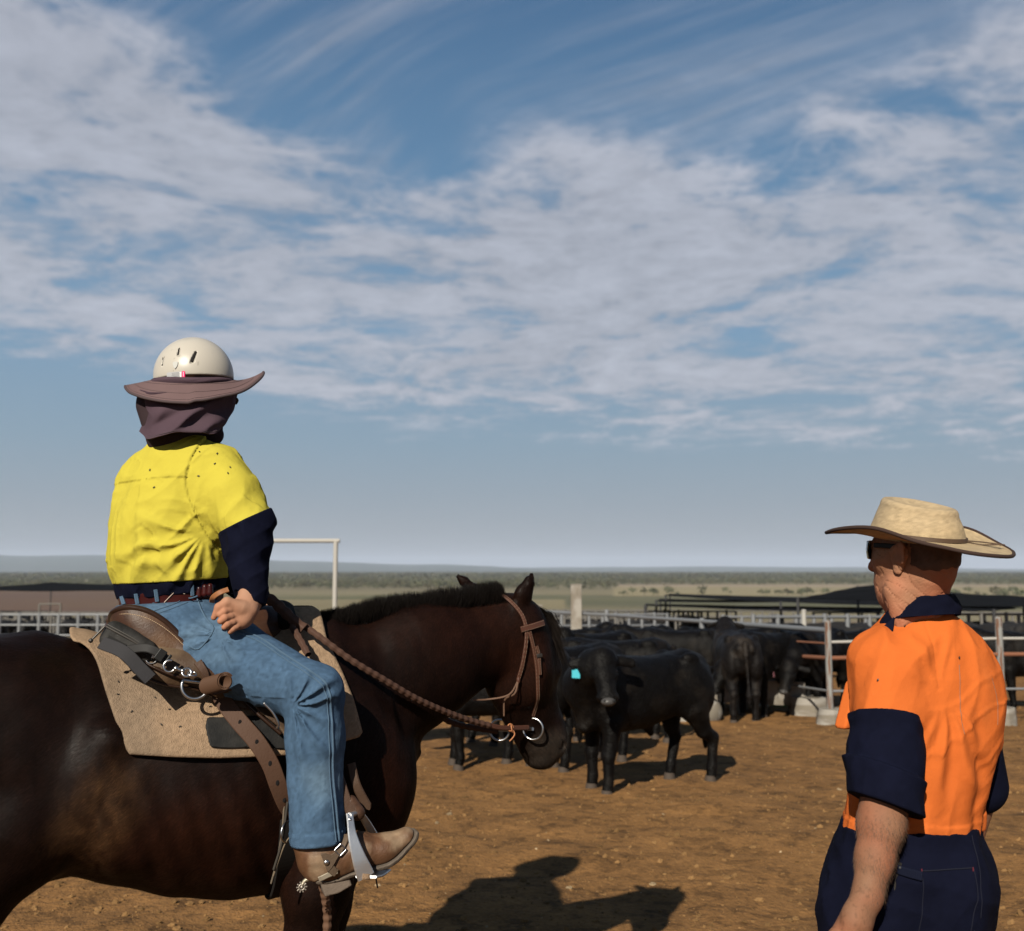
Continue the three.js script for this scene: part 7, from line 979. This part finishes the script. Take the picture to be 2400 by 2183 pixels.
// far yards: rows of pale posts and rails down the slope
function yardFence(label, a, b, n, h, rails, r, m) {
  const t = thing('yard_fence', label, 'fence', 'fences of the far yards');
  const at = (s) => { const x = a[0] + (b[0] - a[0]) * s, z = a[1] + (b[1] - a[1]) * s; return [x, groundY(x, z), z]; };
  for (let i = 0; i <= n; i++) { const p = at(i / n); part(t, 'post', rod([p[0], p[1] - .1, p[2]], [p[0], p[1] + h * (1 + .06 * noise(i * 3.1, h, 1)), p[2]], r, 6), m); }
  for (let k = 0; k < rails; k++) { const e = h * (1 - k / rails * .85) - .05, p = at(0), q = at(1); part(t, 'rail', rod([p[0], p[1] + e, p[2]], [q[0], q[1] + e, q[2]], r * .7, 6), m); }
  rebase(t); return t;
}
{
  const px = (u, d) => [(u - 1200) / 2400 * d, -d], white = mat({ c: [.115, .107, .097], roughness: .8 });
  const rows = [[-80, 330, 46, 46, 9, 1.6, 3, 'nearest pale yard fence behind the rump of the horse'], [-100, 340, 58, 60, 12, 1.7, 3, 'second pale yard fence behind the rump of the horse'], [-120, 330, 80, 84, 14, 1.8, 3, 'third pale yard fence behind the rump of the horse'], [60, 340, 110, 118, 16, 2, 2, 'farthest pale yard fence behind the rump of the horse'], [640, 800, 60, 64, 4, 1.6, 2, 'pale fence under the gateway frame'], [1180, 1560, 40, 44, 12, 1.6, 3, 'pale yard fence right of the horse, nearest row'], [1220, 1640, 52, 58, 18, 1.8, 4, 'pale yard fence right of the horse, second row'], [1240, 1720, 68, 76, 20, 1.9, 3, 'pale yard fence right of the horse, third row'], [1260, 1900, 95, 110, 24, 2.1, 3, 'pale yard fence right of the horse, farthest row'], [1690, 2060, 34, 36, 9, 1.5, 3, 'grey yard fence above the feeding cattle'], [1760, 2080, 26, 28, 6, 1.5, 3, 'low grey yard panel behind the rusty rail post'], [2230, 2460, 40, 42, 8, 1.6, 3, 'grey yard fence right of the orange shoulder'], [1900, 2460, 70, 76, 16, 1.8, 2, 'far grey yard fence behind the man in orange']];
  for (const [u0, u1, d0, d1, n, h, rl, label] of rows) yardFence(label, px(u0, d0), px(u1, d1), n, h, rl, .045 + d0 * .0006, d0 > 50 ? white : galv);
  const lanes = [[-40, 46, 30, 110, 'pale lane fence running away at the left edge'], [130, 46, 175, 120, 'pale lane fence running away beside the square gate frame'], [250, 50, 270, 118, 'pale lane fence running away behind the saddle bag'], [1270, 42, 1330, 105, "pale lane fence running away by the horse's ear"], [1440, 40, 1480, 100, 'pale lane fence running away behind the first galvanised post'], [1580, 44, 1640, 110, 'pale lane fence running away behind the shade sheets'], [1800, 30, 1830, 80, 'grey lane fence running away above the feeding cattle'], [2290, 34, 2300, 78, 'grey lane fence running away beside the right-hand rail post']];
  for (const [u0, d0, u1, d1, label] of lanes) yardFence(label, px(u0, d0), px(u1, d1), 14, 1.55, 3, .05, white);
  { const t = thing('yard_gate', 'white square pipe gate frame in the far yards left of the saddle bag', 'gate'), a = [-43.4858, -1.4544, -95], b = [-41.5234, -1.4544, -95]; for (const p of [a, b]) part(t, 'post', rod([p[0], groundY(p[0], p[2]) - .1, p[2]], p, .09, 6), white); part(t, 'crossbar', rod(a, b, .08, 6), white); part(t, 'crossbar', rod(addv(a, [0, -.8, 0]), addv(b, [0, -.8, 0]), .07, 6), white); rebase(t); }
  { const t = thing('yard_pole', 'tall thin pale pole above the rails left of the rusty post', 'pole'), a = [5.6478, 0.8497, -20]; part(t, 'shaft', rod([a[0], groundY(a[0], a[2]) - .1, a[2]], a, .045, 8), pale); part(t, 'cap', ball(a, .05, 1, .5, 1), pale); rebase(t); }
  // dark cattle standing in the far yards: simple bodies, too small to show more
  const far = (() => { const f = new Field(.1).ell([0, .95, 0], [.75, .36, .3]).cap([.6, 1.0, 0], [.95, 1.1, 0], .2, .14).cap([.95, 1.1, 0], [1.15, .85, 0], .13, .08); for (const x of [.48, -.55]) for (const z of [-.16, .16]) f.cap([x, .7, z], [x, .03, z], .12, .06); return skin(f.eval, [-.95, 0, -.42], [1.4, 1.5, .42], .07); })();
  const r = mulberry(31), fm = mat({ c: [.008, .007, .007], roughness: .8 });
  const pens = [[-60, 300, 50, 60, 14, 'behind the rump of the horse'], [1240, 1560, 44, 56, 14, 'right of the horse'], [1300, 1700, 60, 74, 14, 'in the third row right of the horse'], [1700, 2060, 22, 34, 10, 'behind the rusty rail'], [2240, 2460, 24, 40, 8, 'right of the orange shoulder']];
  for (const [u0, u1, d0, d1, n, where] of pens) for (let i = 0; i < n; i++) { const d = d0 + (d1 - d0) * r(), u = u0 + (u1 - u0) * (i + r()) / n, [x, z] = px(u, d), o = single('distant_steer', far, fm, `small distant black beast penned ${where}`, 'cattle', `distant cattle ${where}`); o.position.set(x, groundY(x, z), z); o.rotation.y = r() * 6.28; }
}

// ---------------------------------------------------------------- flies on shirts and felt
{
  const body = merged([ball([0, 0, 0], .0024, 1.7, 1, 1, 8), ball([.0042, 0, 0], .0016, 1, 1, 1, 8), (() => { const g = new THREE.CircleGeometry(.003, 8); g.scale(1.5, .6, 1); g.rotateZ(.5); g.translate(-.003, .0018, .0022); return g; })()]), fm = mat({ c: [.012, .01, .008], roughness: .5, side: THREE.DoubleSide });
  scene.updateMatrixWorld(true);
  const ray = new THREE.Raycaster();
  const land = (owner, from, label, group) => { const o = new THREE.Vector3(...from), dir = o.clone().sub(camera.position).normalize(); ray.set(camera.position.clone(), dir); const hit = ray.intersectObject(owner, true)[0]; if (!hit) return; const n = hit.face.normal.clone().transformDirection(hit.object.matrixWorld); const m = single('fly', body, fm, label, 'fly', group); m.position.copy(hit.point).addScaledVector(n, .0022); m.quaternion.setFromUnitVectors(new THREE.Vector3(0, 0, 1), n); m.rotateZ(m.position.x * 97); m.scale.setScalar(.62); };
  const people = scene.children.filter((o) => o.userData.category === 'person'), pad = scene.children.find((o) => o.name === 'saddle_pad');
  for (const p of [[-0.921, 1.9767, -3], [-0.8693, 1.9717, -3], [-0.8747, 1.9413, -3], [-0.8304, 1.9299, -3], [-0.8361, 1.9123, -3], [-0.9226, 1.906, -3], [-1.0651, 1.9236, -3], [-1.0519, 1.872, -3]]) land(people[0], p, 'fly resting on the yellow shirt', 'flies on the yellow shirt');
  for (const p of [[0.9102, 1.502, -2.4], [1.0326, 1.4279, -2.4], [0.8082, 1.3879, -2.3]]) land(people[1], p, 'fly resting on the orange shirt', 'flies on the orange shirt');
  for (const p of [[-1.0595, 1.3297, -2.8], [-1.0594, 1.297, -2.8], [-1.021, 1.252, -2.8], [-0.9593, 1.2891, -2.8], [-0.9193, 1.2576, -2.8], [-0.8903, 1.2127, -2.8], [-0.9396, 1.2172, -2.8], [-0.8108, 1.2655, -2.8]]) land(pad, p, 'fly resting on the felt saddle pad', 'flies on the felt pad');
}
shade(scene);
renderer.render(scene, camera);
